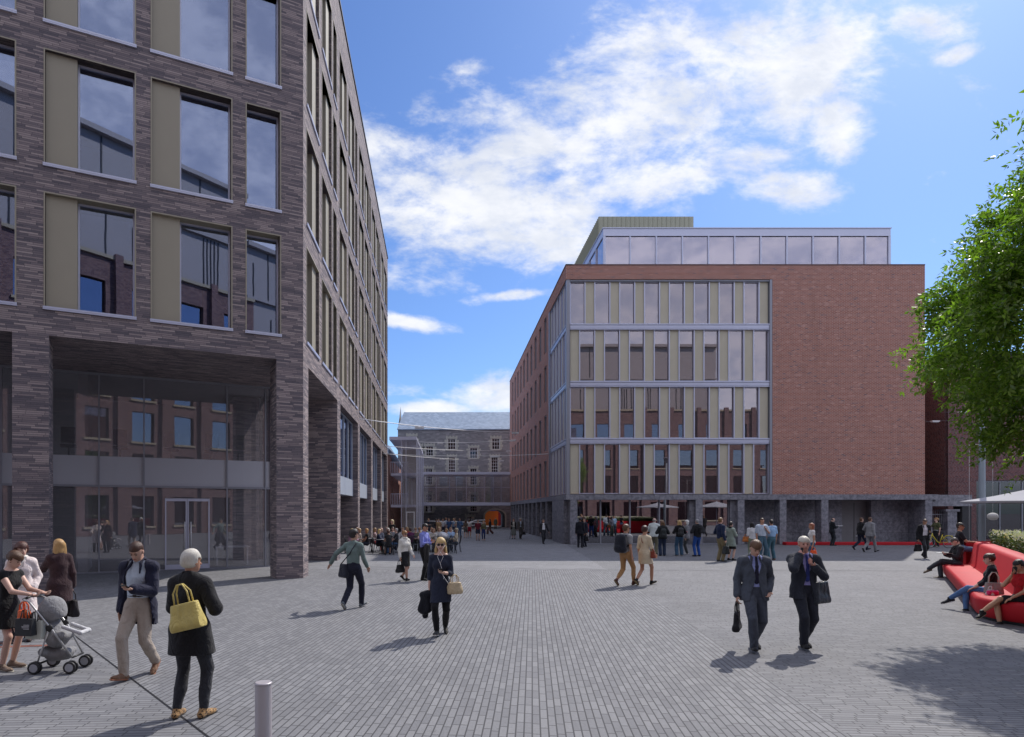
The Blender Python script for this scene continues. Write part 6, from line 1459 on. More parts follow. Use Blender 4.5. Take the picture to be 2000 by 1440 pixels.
# ================================================================ PEOPLE on the red bench
def on_path(t, d):
    q = off_path(path, d); a, b = q[0], q[4]; return a.lerp(b, t)
hdg = math.degrees(math.atan2(-(B1 - A1).normalized().y * -1, 0)) if False else None
nrm2 = Vector((-dv_.y, dv_.x)); face = math.degrees(math.atan2(-nrm2.x, -nrm2.y)) % 360
q = on_path(.055, .36); P = person('man with shaved head in a black blazer reading on the far end of the bench', q.x, q.y, face - 22, 1.78, 'm', 0, 'sitcross', ('read', 'read'), z0=-.03, hpitch=32, skn=SKL, hair=('crop', (.07, .06, .05)), top=((.02, .02, .022), 2), over=((.022, .022, .026), -.16, (.06, .12, ''), .026, None, 'blazer'), bottom=('trousers', (.035, .042, .055)), shoes=(.13, .10, .07), sole=(.08, .06, .04))
o = empty('newspaper', (P['hands'][0] + P['hands'][1]) / 2 + Vector((0, 0, .03)), rz=-R(face - 22)); tag(o, 'folded newspaper on the knee of the man in the black blazer', 'newspaper')
mb = MB(); mb.hexa([(-.22, -.14, 0), (0, -.14, -.02), (0, .16, -.02), (-.22, .16, 0), (-.22, -.14, .006), (0, -.14, -.012), (0, .16, -.012), (-.22, .16, .006)]); mb.hexa([(0, -.14, -.02), (.22, -.14, 0.01), (.22, .16, 0.01), (0, .16, -.02), (0, -.14, -.012), (.22, -.14, .018), (.22, .16, .018), (0, .16, -.012)]); sub('pages', mb.mesh('pages', plain('newsprint', (.42, .43, .42), .9, 0, .4, 40)), o)
q = on_path(.92, .36); P = person('young woman with a hair bun in a black jumper and blue jeans on the bench', q.x, q.y, face + 2, 1.68, 'f', 0, 'sitcross', ('lap', 'lap'), z0=-.06, hpitch=8, skn=SKL, hair=('bun', (.07, .03, .02)), top=((.012, .012, .018), 1.45, -.02, .016), bottom=('leggings', (.10, .20, .42)), shoes=(.015, .016, .025), sole=(.6, .6, .6))
bag('grey canvas tote on the shoulder of the young woman in jeans', P['sh'][1] + P['right'] * -.10 + P['back'] * .02 + Vector((0, 0, -.02)), (.34, .12, .34), face + 80, (.34, .34, .32), handle=.22, hcol=(.6, .58, .5))
bag('white and pink bag lying on the bench between the two women', P['P'] + P['right'] * -.42 + Vector((-.10, -.05, .14)), (.34, .14, .16), face + 10, (.68, .62, .60), handle=.08)
mb = MB(); cc = P['P'] + P['right'] * -.42 + Vector((-.14, -.06, .0)); mb.box(cc.x - .11, cc.x + .11, cc.y - .13, cc.y - .05, cc.z - .04, cc.z + .06); o = mb.build('pink_parcel', plain('hot_pink', (.70, .05, .22), .6)); tag(o, 'bright pink parcel beside the white bag on the bench', 'parcel'); bv = o.modifiers.new('bevel', 'BEVEL'); bv.width = .02
P = person('woman in a red vest and black skirt sitting at the near end of the bench', 10.90, 12.22, 262, 1.66, 'f', 0, 'sitcross', ('chin', 'lap'), z0=-.06, hpitch=18, hyaw=10, skn=(.58, .32, .2), hair=('up', (.02, .014, .012)), top=((.52, .012, .02), 0, .06, .012), bottom=('skirt', (.015, .015, .018), .5), shoes=(.02, .02, .022), sole=(.55, .52, .4))
phone('phone at the cheek of the woman in the red vest', P['hands'][0] + Vector((0, 0, .02)), 205, 1.3)
P = person('man in sunglasses and dark t-shirt sitting on the far wall of the planter', 16.75, 21.05, 118, 1.75, 'm', 1, 'sitlow', ('table', 'down'), z0=.42, hyaw=30, skn=SKT, hair=('spiky', (.03, .02, .015)), glasses=True, top=((.015, .016, .022), .6), bottom=('trousers', (.12, .2, .34)), shoes=(.1, .1, .1))
# ================================================================ PEOPLE in the middle distance
CR = [
 # label, px, feet y, heading, height, sex, pose, arms, kwargs
 ('bald man in a white jacket and khaki trousers leaning forward', 1277, 1083, 30, 1.80, 'm', 'stand', ('crook', 'crook'), dict(lean=.16, skn=SKL, hair=('fringe', (.3, .28, .26)), top=((.6, .64, .62), 2), over=((.62, .68, .66), -.10, None, .03), bottom=('trousers', (.22, .21, .14), .015), shoes=(.02, .02, .02))),
 ('woman with brown hair in a black hooded coat beside the bald man', 1294, 1086, 5, 1.68, 'f', 'stand', ('crook', 'crook'), dict(skn=SKL, hair=('bob', (.16, .09, .045)), over=((.02, .024, .026), -.10, None, .035), top=((.02, .02, .02), 2), bottom=('trousers', (.025, .04, .08), .02), shoes=(.02, .02, .02))),
 ('blond woman in a black cardigan and flared blue jeans', 1327, 1086, 0, 1.70, 'f', 'stand', ('crook', 'crook'), dict(skn=SKL, hair=('bob', (.50, .33, .14)), top=((.010, .010, .012), 1.95, -.02, .03), bottom=('trousers', (.045, .10, .17), .025), shoes=(.3, .28, .24), legspread=.03)),
 ('white haired woman in a grey cardigan and pink top', 1342, 1083, 300, 1.70, 'f', 'stand', ('down', 'down'), dict(skn=SKL, hair=('bob', (.68, .66, .62)), top=((.55, .16, .18), 2), over=((.20, .20, .21), -.14, (.05, .09, ''), .02), bottom=('trousers', (.05, .055, .055)), shoes=(.6, .6, .6))),
 ('grey haired man in a black jacket with red collar and bright blue jeans', 1362, 1087, 345, 1.76, 'm', 'stand', ('crook', 'crook'), dict(skn=SK, hair=('crop', (.30, .30, .30)), top=((.6, .03, .03), 2), over=((.014, .015, .018), -.05, None, .035), bottom=('trousers', (.02, .08, .32)), shoes=(.02, .02, .02), legspread=.03)),
 ('bearded man in a navy jumper and khaki trousers', 1407, 1097, 75, 1.86, 'm', 'stand', ('hold', 'crook'), dict(skn=SK, hair=('short', (.18, .10, .04)), top=((.012, .022, .06), 2, -.03, .02), bottom=('trousers', (.22, .18, .10), .01), shoes=(.03, .04, .05))),
 ('dark haired woman in a long sage cardigan and black dress', 1427, 1095, 65, 1.68, 'f', 'stand', ('chest', 'chest'), dict(skn=SKL, hair=('up', (.02, .014, .012)), dress=(BLK, 0.5, .52, .16), over=((.26, .32, .28), -.30, (.04, .13, ''), .022, None, 'cardigan'), scarf=((.015, .015, .018),), shoes=BLK)),
 ('woman with long black hair in a white blouse and green trousers', 1469, 1091, 20, 1.64, 'f', 'stand', ('down', 'down'), dict(skn=SK, hair=('long', (.015, .012, .012)), top=((.68, .67, .68), .95, -.02, .02), bottom=('trousers', (.24, .28, .19)), shoes=(.3, .2, .1))),
 ('heavy man in a checked short sleeved shirt with jacket over his shoulder', 1488, 1095, 172, 1.84, 'm', 'stand', ('down', 'strap'), dict(skn=SKT, hair=('crop', (.05, .03, .02)), top=((.55, .62, .72), .75, .06, .030, 'check'), bottom=('trousers', (.06, .12, .17), .02), shoes=(.03, .02, .02), belt=(.015, .015, .015), legspread=.05)),
 ('man in a light blue short sleeved shirt and jeans, seen from behind', 1507, 1094, 350, 1.76, 'm', 'stand', ('down', 'hip'), dict(skn=SKT, hair=('short', (.02, .015, .012)), top=((.30, .48, .72), .75, .07, .022), bottom=('trousers', (.07, .16, .21), .01), shoes=(.25, .13, .08), belt=(.02, .02, .02), legspread=.05)),
 ('woman with copper hair in a white top and jeans', 1586, 1104, 285, 1.68, 'f', 'walk', ('down', 'down'), dict(skn=SKT, hair=('mid', (.30, .10, .05)), top=((.70, .68, .66), .35, .0, .018), bottom=('leggings', (.05, .10, .18)), shoes=(.05, .04, .04), belt=(.5, .03, .03), stride=.6)),
 ('balding man in a black suit reading papers by the stone wall', 1625, 1066, 95, 1.72, 'm', 'stand', ('read', 'read'), dict(hpitch=25, skn=SKL, hair=('fringe', (.08, .07, .06)), top=((.6, .6, .6), 2), over=((.014, .017, .022), -.14, (.06, .09, 'v'), .026), bottom=('trousers', (.028, .035, .042)), shoes=BLK)),
 ('man in a black jacket striding right past the stone wall', 1681, 1075, 88, 1.80, 'm', 'walk', ('down', 'down'), dict(skn=SK, hair=('short', (.12, .06, .03)), top=((.02, .02, .02), 2), over=((.012, .012, .014), -.08, None, .026), bottom=('trousers', (.018, .022, .045)), shoes=BLK, lean=.05)),
 ('bearded man in a light grey suit striding right', 1699, 1079, 72, 1.84, 'm', 'walk', ('down', 'crook'), dict(skn=SK, hair=('short', (.09, .045, .025)), top=((.5, .5, .5), 2), over=((.27, .27, .28), -.14, None, .026, None, 'suit_jacket'), bottom=('trousers', (.25, .25, .26)), shoes=BLK)),
 ('man in an open black suit and white shirt walking towards the bench', 1805, 1091, 190, 1.82, 'm', 'walk', ('hold', 'phone'), dict(hpitch=25, skn=SKT, hair=('crop', (.10, .06, .04)), top=((.66, .62, .66), 2, .06), over=((.010, .010, .013), -.13, (.09, .10, ''), .03, None, 'suit_jacket'), bottom=('trousers', (.012, .012, .016)), shoes=BLK, belt=(.02, .02, .02), stride=.7)),
 ('curly blond cyclist in an olive shirt standing behind the yellow bicycle', 1829, 1069, 265, 1.74, 'm', 'stand', ('gest', 'down'), dict(skn=SKL, hair=('curly', (.35, .20, .08)), top=((.10, .11, .05), .6), bottom=('trousers', (.014, .014, .016)), shoes=(.3, .28, .25))),
 ('man in a black suit seen from behind at the building corner', 1133, 1070, 20, 1.76, 'm', 'stand', ('down', 'down'), dict(skn=SKT, hair=('short', (.02, .015, .012)), top=((.02, .02, .02), 2), over=((.010, .011, .018), -.14, None, .026, None, 'suit_jacket'), bottom=('trousers', (.010, .011, .018)), shoes=BLK)),
 ('man in a navy suit facing his colleague at the building corner', 1142, 1068, 250, 1.72, 'm', 'stand', ('down', 'hold'), dict(skn=SK, hair=('short', (.06, .03, .02)), top=((.5, .5, .55), 2), over=((.018, .022, .040), -.14, (.06, .08, 'v'), .026, None, 'suit_jacket'), bottom=('trousers', (.016, .02, .036)), shoes=BLK)),
 ('man in a dark suit walking out of the lane', 1061, 1063, 172, 1.62, 'm', 'walk', ('down', 'out'), dict(skn=SK, hair=('short', (.10, .06, .04)), top=((.62, .62, .64), 2, .06), over=((.025, .026, .032), -.14, (.08, .12, ''), .026), bottom=('trousers', (.022, .024, .030)), shoes=BLK, stride=.6)),
 ('woman in a black jacket and long grey skirt with a walking stick', 1003, 1053, 182, 1.56, 'f', 'stand', ('down', 'down'), dict(skn=SKL, hair=('bob', (.16, .07, .03)), top=((.6, .57, .5), 2), over=((.016, .017, .017), -.08, (.05, .10, ''), .022), bottom=('skirt', (.16, .17, .16), .32, .24), shoes=BLK)),
 ('man in a brown suit and pale flat cap in the lane', 1016.5, 1053, 176, 1.62, 'm', 'walk', ('down', 'hold'), dict(skn=SK, hair=('crop', (.3, .28, .25)), hat=(.62, .60, .56), top=((.42, .5, .62), 2, .06), over=((.10, .09, .085), -.14, (.07, .10, 'v'), .026), bottom=('trousers', (.055, .052, .050)), shoes=BLK, stride=.5)),
 ('youth in a maroon t-shirt and navy shorts', 933.5, 1056, 178, 1.50, 'm', 'stand', ('down', 'down'), dict(skn=SK, hair=('short', (.12, .07, .03)), top=((.13, .015, .03), .7, -.04, .022), bottom=('shorts', (.016, .02, .045)), shoes=(.2, .05, .05))),
 ('girl in an olive top and tight blue jeans', 944.5, 1056, 190, 1.44, 'f', 'walk', ('down', 'down'), dict(skn=SKL, hair=('long', (.40, .26, .12)), top=((.12, .12, .07), 1.5), bottom=('leggings', (.016, .03, .11)), shoes=(.5, .3, .2), stride=.4)),
 ('woman with long brown hair in grey shorts seen from behind', 909.5, 1051, 5, 1.42, 'f', 'stand', ('down', 'down'), dict(skn=SK, hair=('long', (.10, .05, .03)), top=((.12, .09, .07), .6), bottom=('shorts', (.12, .12, .11)), shoes=(.4, .3, .25))),
 ('man in a white top and red shorts beside the lane cafe', 916.5, 1050, 20, 1.46, 'm', 'stand', ('down', 'crook'), dict(skn=SKT, hair=('short', (.10, .06, .03)), top=((.6, .58, .56), .6), bottom=('shorts', (.36, .02, .04)), shoes=(.4, .3, .25))),
 ('figure in a black cloak and wide red patterned trousers', 957, 1044, 250, 1.42, 'f', 'walk', ('down', 'down'), dict(skn=SKT, hair=('long', (.02, .014, .012)), top=((.015, .015, .02), 2, -.1, .04), bottom=('trousers', (.17, .05, .05), .05, 'print'), shoes=(.2, .12, .08), stride=.9)),
 ('person in a green coat standing in the archway', 968, 1034, 185, 1.36, 'm', 'stand', ('down', 'down'), dict(skn=SK, hair=('short', (.05, .03, .02)), top=((.08, .09, .06), 2), over=((.09, .10, .07), -.2, None, .03, None, 'coat'), bottom=('trousers', (.09, .08, .055)), shoes=BLK)),
]
PD = {}
for (lb_, px, py, hd, h, sx, po, ar, kw) in CR:
    x, y = G(px, py); lod = 1 if y < 42 else 2
    PD[lb_] = person(lb_, x, y, hd, h, sx, lod, po, ar, **kw)
def pp(k): return [v for kk, v in PD.items() if kk.startswith(k)][0]
P = pp('woman with brown hair'); backpack('dark grey backpack on the woman in the hooded coat', P, (.28, .14, .42), (.028, .034, .036), .08)
P = pp('blond woman in a black'); backpack('small charcoal backpack on the blond woman in flared jeans', P, (.26, .14, .36), (.035, .037, .04), .03)
P = pp('grey haired man'); bag('black sling bag on the back of the man in bright blue jeans', P['chest'] + P['back'] * .22 + P['right'] * .1, (.24, .12, .3), -10, (.016, .016, .02), 'strap', 'sling_bag', handle=-.1, htop=[P['sh'][1] + Vector((0, 0, .05))], hname='strap')
P = pp('bearded man in a navy'); bag('shiny black bag held low by the bearded man in the navy jumper', P['hands'][0], (.40, .18, .34), 90, (.02, .024, .024), gloss=.3)
P = pp('woman with long black'); bag('orange leather bag on the woman with long black hair', P['sh'][1] + P['right'] * -.1 + Vector((0, 0, -.22)), (.32, .12, .24), 10, (.50, .16, .04), handle=.10)
P = pp('heavy man'); drape('dark jacket slung over the shoulder of the heavy man in the checked shirt', 'jacket_on_shoulder', P['sh'][1] + P['back'] * .1 + Vector((0, 0, .10)), (.14, .05, .34), (.02, .025, .045), 10)
P = pp('woman with copper'); bag('bright orange bag carried by the woman with copper hair', P['hands'][1] + Vector((.04, 0, 0)), (.26, .10, .24), 10, (.80, .10, .02), handle=.12)
P = pp('balding man'); o = empty('papers', (P['hands'][0] + P['hands'][1]) / 2 + Vector((0.06, 0, .03)), rz=0); tag(o, 'open white papers read by the balding man in the black suit', 'papers'); mb = MB(); mb.box(-.17, .17, -.12, .12, -.005, .02); sub('sheet', mb.mesh('sheet', M_WHT), o)
P = pp('man in an open black'); bag('black briefcase carried by the man in the open black suit', P['hands'][0], (.38, .14, .32), 160, BLK, name='briefcase')
phone('phone of the man in the open black suit', P['hands'][1], 190, .5)
P = pp('man in a black jacket'); o = empty('letter', P['hands'][1] + Vector((-.05, 0, 0)), label='white letter in the hand of the striding man in the black jacket', cat='letter'); mb = MB(); mb.box(-.12, .06, -.01, .0, -.03, .03); sub('sheet', mb.mesh('sheet', M_WHT), o)
P = pp('curly blond'); backpack('small black backpack worn by the cyclist', P, (.28, .16, .42), (.016, .016, .018))
P = pp('man in a navy suit'); bag('small black briefcase of the man in the navy suit at the corner', P['hands'][1], (.34, .1, .26), 250, BLK, name='briefcase')
P = pp('woman in a black jacket'); mb = MB(); hnd = P['hands'][0]; mb.tube([hnd, (hnd.x - .12, hnd.y - .1, 0.0)], .014, 6); mb.tube([hnd + Vector((-.03, 0, .02)), hnd + Vector((.05, 0, .02))], .016, 6); o = mb.build('walking_stick', M_DK); tag(o, 'thin dark walking stick of the woman in the long grey skirt', 'walking stick')
P = pp('man in a brown suit'); bag('dark bag held by the man in the flat cap', P['hands'][1], (.3, .1, .22), 180, BLK)

# ---------------------------------------------------------------- the queue behind the cafe
rq = random.Random(11)
QU = [(837, 52, 'man in a dark navy top at the left end of the far queue', NAVY, (.02, .025, .05), 'm', 100), (852, 52, 'woman in a dark dress beside the tan coat in the queue', (.03, .02, .02), (.03, .03, .05), 'f', 60), (857, 50, 'tall person in a tan coat in the queue behind the cafe', (.40, .26, .14), (.28, .20, .12), 'm', 185),
      (865, 53, 'person in a white shirt with dark waistcoat in the queue', (.6, .6, .62), (.02, .025, .05), 'm', 170), (871, 54, 'person in a pale blue top in the middle of the queue', (.45, .52, .62), (.03, .06, .12), 'f', 100), (877, 52, 'person in a blue denim shirt in the queue', (.05, .10, .22), (.02, .04, .10), 'm', 190),
      (886, 52, 'person in a sky blue shirt near the right of the queue', (.30, .42, .58), (.03, .04, .08), 'm', 90), (889.5, 53, 'person in a cream top near the right of the queue', (.55, .5, .42), (.10, .10, .12), 'f', 250), (898, 52, 'person in blue denim standing at the right end of the queue', (.08, .15, .28), (.06, .12, .24), 'm', 200)]
for px, Y, lb_, c1, c2, sx, hd in QU:
    person(lb_, at(px, Y), Y, hd, rq.uniform(1.48, 1.6), sx, 2, 'stand', (rq.choice(('down', 'chest', 'crook')), rq.choice(('down', 'crook'))), skn=SK, hair=(rq.choice(('short', 'bob') if sx == 'f' else ('short', 'crop')), rq.choice(((.05, .03, .02), (.2, .1, .05), (.35, .22, .1)))), top=(c1, rq.choice((.6, 2)), -.02, .018), bottom=('trousers', c2), shoes=BLK)

# ---------------------------------------------------------------- cafe: chairs, tables, sitters
def mk_chair():
    o = empty('cafe_chair', (0, 0, 0)); mb = MB(); mb.tube([(-.01, 0, .44), (-.01, 0, .46)], .21, 14); sub('seat', mb.mesh('seat', M_DK), o)
    for sx in (-1, 1):
        mb = MB(); mb.tube([(sx * .17, .16, .45), (sx * .21, .22, 0)], .013, 6); sub('leg', mb.mesh('leg', M_DK), o)
        mb = MB(); mb.tube([(sx * .17, -.17, .45), (sx * .21, -.24, 0)], .013, 6); sub('leg', mb.mesh('leg', M_DK), o)
    mb = MB(); mb.tube([(-.19, -.18, .45), (-.20, -.24, .70), (-.12, -.27, .84), (0, -.28, .88), (.12, -.27, .84), (.20, -.24, .70), (.19, -.18, .45)], .014, 6)
    for k in (-.09, 0, .09): mb.tube([(k, -.19, .46), (k, -.275, .85)], .008, 5)
    sub('backrest', mb.mesh('backrest', M_DK), o); return o
def copy_thing(r, loc, rz, **kw):
    c = r.copy(); COL.objects.link(c); c.location = loc; c.rotation_euler = (0, 0, rz); tag(c, **kw)
    for ch in list(r.children):
        d = ch.copy(); COL.objects.link(d); d.parent = c
    return c
tb = empty('cafe_table', (0, 0, 0)); mb = MB(); mb.tube([(0, 0, .70), (0, 0, .725)], .36, 24); sub('tabletop', mb.mesh('tabletop', plain('grey_table', (.24, .24, .25), .4)), tb)
mb = MB(); mb.tube([(0, 0, .02), (0, 0, .70)], .025, 8); sub('pedestal', mb.mesh('pedestal', M_DK), tb)
mb = MB(); mb.tube([(0, 0, 0), (0, 0, .02)], .22, 16); sub('foot', mb.mesh('foot', M_DK), tb)
TBL = [(693, 33.0), (727, 33.5), (748, 32.3), (780, 33.4), (806, 34.8), (838, 34.5), (868, 34.2)]
tdesc = ['first cafe table next to the brick pillars', 'second cafe table from the brick pillars', 'cafe table nearest the viewer in the middle of the terrace', 'cafe table behind the woman in the white blouse', 'cafe table behind the man in the blue shirt', 'cafe table behind the blond woman in the blue dress', 'last cafe table at the lane end of the terrace']
for i, (px, Y) in enumerate(TBL):
    if i == 0: tb.location = (at(px, Y), Y, 0); tag(tb, tdesc[0], 'table', 'round cafe tables')
    else: copy_thing(tb, (at(px, Y), Y, 0), 0, label=tdesc[i], cat='table', group='round cafe tables')
SIT = [ # px, Y, heading, label, sex, hair, top colour, sleeve, bottom
 (683.5, 32.8, 88, 'blond man in a pink shirt bent over the first table', 'm', ('short', (.5, .36, .16)), (.60, .34, .48), 2, (.08, .15, .32)),
 (702, 33.6, 250, 'fair haired woman in a pale top half hidden behind the walking man', 'f', ('bob', (.4, .25, .12)), (.6, .5, .42), .6, (.6, .6, .6)),
 (717, 33.2, 260, 'woman with golden hair in a black top at the second table', 'f', ('bob', (.45, .24, .08)), (.015, .015, .018), .2, (.03, .035, .06)),
 (731, 34.5, 70, 'person in a pink and white top leaning at the second table', 'f', ('long', (.25, .14, .06)), (.6, .42, .42), 1, (.4, .05, .04)),
 (738, 32.5, 90, 'long haired blond woman in a navy jacket at the middle table', 'f', ('long', (.52, .36, .14)), (.014, .022, .055), 2, (.012, .012, .014)),
 (745, 33.6, 110, 'man with receding hair in a navy suit at the middle table', 'm', ('fringe', (.2, .12, .07)), (.014, .024, .06), 2, (.016, .02, .04)),
 (759.5, 31.4, 345, 'woman in a black sleeveless dress sitting with her back to the viewer', 'f', ('up', (.10, .04, .025)), (.02, .02, .022), .1, (.02, .02, .022)),
 (758, 34.4, 200, 'silver haired woman in black behind the middle table', 'f', ('bob', (.5, .46, .42)), (.03, .03, .03), 1, (.02, .02, .02)),
 (773.5, 32.7, 270, 'grey haired man in a black t-shirt right of the middle table', 'm', ('crop', (.4, .38, .35)), (.016, .016, .02), .6, (.06, .12, .24)),
 (787, 34.2, 190, 'man in a white shirt facing the viewer at the fourth table', 'm', ('short', (.3, .17, .08)), (.62, .62, .64), .8, (.04, .05, .08)),
 (802, 33.8, 330, 'person in a purple jumper seen from behind', 'm', ('short', (.07, .04, .03)), (.10, .02, .07), 2, (.02, .02, .03)),
 (812, 34.8, 190, 'woman in sunglasses and a patterned top facing the viewer', 'f', ('up', (.3, .18, .09)), (.16, .14, .10), .4, (.03, .03, .03)),
 (820, 35.6, 200, 'fair woman in a light top just left of the blue shirted man', 'f', ('up', (.35, .2, .1)), (.5, .46, .40), .5, (.06, .06, .08)),
 (843, 35.0, 180, 'man in a white polo shirt in front of the queue', 'm', ('short', (.28, .16, .09)), (.55, .58, .64), .6, (.04, .06, .1)),
 (848, 34.0, 200, 'person in a cream shirt beside the man in the white polo', 'f', ('bob', (.3, .18, .1)), (.64, .6, .55), 1, (.1, .1, .12)),
 (872, 33.4, 250, 'person in a grey cardigan leaning back at the last table', 'f', ('short', (.3, .18, .08)), (.12, .13, .14), 2, (.03, .03, .04)),
 (891, 33.6, 265, 'person in a sun hat and cream jacket at the right end of the terrace', 'f', ('mid', (.4, .3, .2)), (.56, .48, .36), 2, (.04, .05, .07))]
chair0 = mk_chair(); first = True
cdesc = {}
for i, (px, Y, hd, lb_, sx, hr_, tc_, sl_, bc_) in enumerate(SIT):
    x = at(px, Y); P = person(lb_, x, Y, hd, 1.70 if sx == 'm' else 1.62, sx, 2 if i != 6 else 1, 'sit', ('table', rq.choice(('table', 'lap'))), z0=-.04, lean=rq.uniform(-.05, .15), skn=rq.choice((SK, SKL, SKT)), hair=hr_, top=(tc_, sl_, .0, .018), bottom=('trousers' if not (i == 6) else 'skirt', bc_, .5 if i == 6 else 0.0), shoes=BLK, hat=(.62, .56, .42) if i == 16 else None, glasses=(i in (11, 12)), group=None)
    cl = 'black metal cafe chair under the ' + ' '.join(lb_.split()[:9])
    if first: chair0.location = (x, Y, 0); chair0.rotation_euler = (0, 0, -R(hd)); tag(chair0, cl, 'chair', 'black cafe chairs'); first = False
    else: copy_thing(chair0, (x, Y, 0), -R(hd), label=cl, cat='chair', group='black cafe chairs')
for i, (px, Y, hd, d_) in enumerate([(766, 31.6, 300, 'empty cafe chair with its back beside the black dressed woman'), (797, 32.2, 350, 'empty cafe chair left of the woman in the white blouse'), (812, 32.6, 10, 'empty cafe chair right of the woman in the white blouse'), (855, 32.8, 20, 'empty cafe chair right of the man in the blue shirt'), (882, 32.6, 350, 'empty cafe chair at the front right of the terrace')]):
    copy_thing(chair0, (at(px, Y), Y, 0), -R(hd), label=d_, cat='chair', group='black cafe chairs')
for (px, Y, hd, lb_, sx, hr_, tc_) in [(697, 34.6, 180, 'person in a teal top deep in the cafe behind the first table', 'f', ('bob', (.2, .1, .05)), (.05, .2, .2)), (767, 35.6, 170, 'man in a grey shirt at the back row of the cafe', 'm', ('short', (.1, .06, .04)), (.2, .21, .24)), (795, 35.8, 200, 'woman in a red top at the back row of the cafe', 'f', ('long', (.3, .2, .1)), (.4, .05, .04)), (830, 36.0, 170, 'man in a dark green jumper at the back row of the cafe', 'm', ('short', (.05, .03, .02)), (.03, .08, .05)), (858, 35.6, 190, 'woman in a white vest at the back row of the cafe', 'f', ('mid', (.5, .35, .18)), (.62, .6, .58)), (880, 35.2, 160, 'man in a light blue shirt sitting at the back by the lane', 'm', ('short', (.2, .12, .07)), (.3, .42, .6))]:
    x = at(px, Y); person(lb_, x, Y, hd, 1.68, sx, 2, 'sit', ('table', 'lap'), z0=-.04, skn=rq.choice((SK, SKL, SKT)), hair=hr_, top=(tc_, rq.choice((.5, 2)), .0, .018), bottom=('trousers', (.03, .04, .07)), shoes=BLK)
    copy_thing(chair0, (x, Y, 0), -R(hd), label='black cafe chair under the ' + ' '.join(lb_.split()[:9]), cat='chair', group='black cafe chairs')
P = person('blond waitress in black standing and reaching over the tables', at(766, 36), 36, 215, 1.66, 'f', 2, 'stand', ('gest', 'down'), skn=SKL, hair=('long', (.62, .5, .28)), top=((.012, .012, .014), .6), bottom=('trousers', BLK), shoes=BLK)
o = empty('drink_cooler', (at(865, 33), 33, 0), label='white domed drinks cooler on a black stand among the cafe tables', cat='cooler'); mb = MB(); mb.sphere((0, 0, .86), (.30, .30, .20), 18, 10); sub('dome', mb.mesh('dome', plain('pale_steel', (.5, .5, .52), .35, .3)), o)
for k in range(3): a_ = k * 2.1; mb = MB(); mb.tube([(.2 * math.cos(a_), .2 * math.sin(a_), .8), (.26 * math.cos(a_), .26 * math.sin(a_), 0)], .014, 5); sub('leg', mb.mesh('leg', M_DK), o)

# ---------------------------------------------------------------- pram
prx, pry = G(112, 1309)
o = empty('pram', (prx, pry, 0), rz=R(2)); tag(o, 'light grey folding pram with shopping bags hanging from its handle', 'pram')
M_PF = cloth((.27, .27, .28)); M_TU = plain('silver_tube', (.5, .5, .5), .35, .5); M_RUBB = plain('black_plastic', (.02, .02, .022), .5)
for sy in (-1, 1):
    w_ = .19
    mb = MB(); mb.tube([(-.33, sy * w_, .98), (-.26, sy * w_, .95), (.02, sy * w_, .60), (.27, sy * w_ * .7, .20)], .014, 8); mb.tube([(.0, sy * w_, .60), (-.10, sy * w_, .30), (-.16, sy * w_, .12)], .012, 8); sub('frame', mb.mesh('frame', M_TU), o)
    mb = MB(); mb.sphere((0.0, sy * w_, .60), (.05, .02, .05), 12, 8); sub('joint', mb.mesh('joint', M_RUBB), o)
    for (wx, wz) in ((-.17, .085), (.28, .085)):
        for dd_ in (-.035, .035) if wx > 0 else (0, .05 * sy):
            mb = MB(); mb.ring((wx, sy * w_ + dd_, wz), (0, 1, 0), .066, .017, 22, 8); wo = sub('wheel', mb.mesh('wheel', M_RUBB), o)
            mb = MB(); mb.tube([(wx, sy * w_ + dd_ - .012, wz), (wx, sy * w_ + dd_ + .012, wz)], .056, 16); sub('hub', mb.mesh('hub', plain('pale_hub', (.42, .44, .48), .4)), wo)
mb = MB(); mb.tube([(-.33, -.19, .98), (-.35, 0, 1.0), (-.33, .19, .98)], .017, 8); sub('handle', mb.mesh('handle', M_RUBB), o)
F_ = Field(.012); F_.ell((-.06, 0, .80), (.175, .17, .20), .02); F_.cut(lambda X, Y, Z: .66 - Z + .30 * (X + .1) + 0 * Y, lambda X, Y, Z: X - .14 - (Z - .8) * .25 + 0 * Y); me = F_.mesh('canopy', noise=.006, seed=2); me.materials.append(M_PF); link('canopy', me, o, world=False)
F_ = Field(.012); F_.cone((-.12, -.1, .62), (-.12, .1, .62), .09, .09, .03).cone((.0, -.1, .44), (.0, .1, .44), .09, .09, .08).cone((.12, -.1, .48), (.12, .1, .48), .06, .06, .06).cone((-.12, 0, .62), (0, 0, .44), .14, .14, .05); me = F_.mesh('seat', noise=.006, seed=4); me.materials.append(M_PF); link('seat', me, o, world=False)
F_ = Field(.012); F_.cone((.14, -.11, .60), (.36, -.11, .52), .028, .026, .02).cone((.14, .11, .60), (.36, .11, .52), .028, .026, .02).cone((.36, -.11, .52), (.36, .11, .52), .028, .028, .02); me = F_.mesh('leg_rest'); me.materials.append(cloth((.6, .6, .62))); link('leg_rest', me, o, world=False)
F_ = Field(.012); F_.cone((-.12, -.12, .27), (-.12, .12, .27), .06, .06, .03).cone((.16, -.09, .26), (.16, .09, .26), .045, .045, .04).cone((-.05, 0, .22), (.12, 0, .22), .10, .08, .05, (0, 1, 0), 1.1); me = F_.mesh('basket', noise=.004, seed=6); me.materials.append(M_PF); link('basket', me, o, world=False)
mb = MB(); mb.tube([(.27, -.14, .20), (.27, .14, .20)], .014, 6); mb.tube([(-.16, -.2, .12), (-.16, .2, .12)], .014, 6); sub('axle', mb.mesh('axle', M_RUBB), o)
o = empty('toddler_clothing', (0, 0, 0)) if False else None
hx = prx - .30
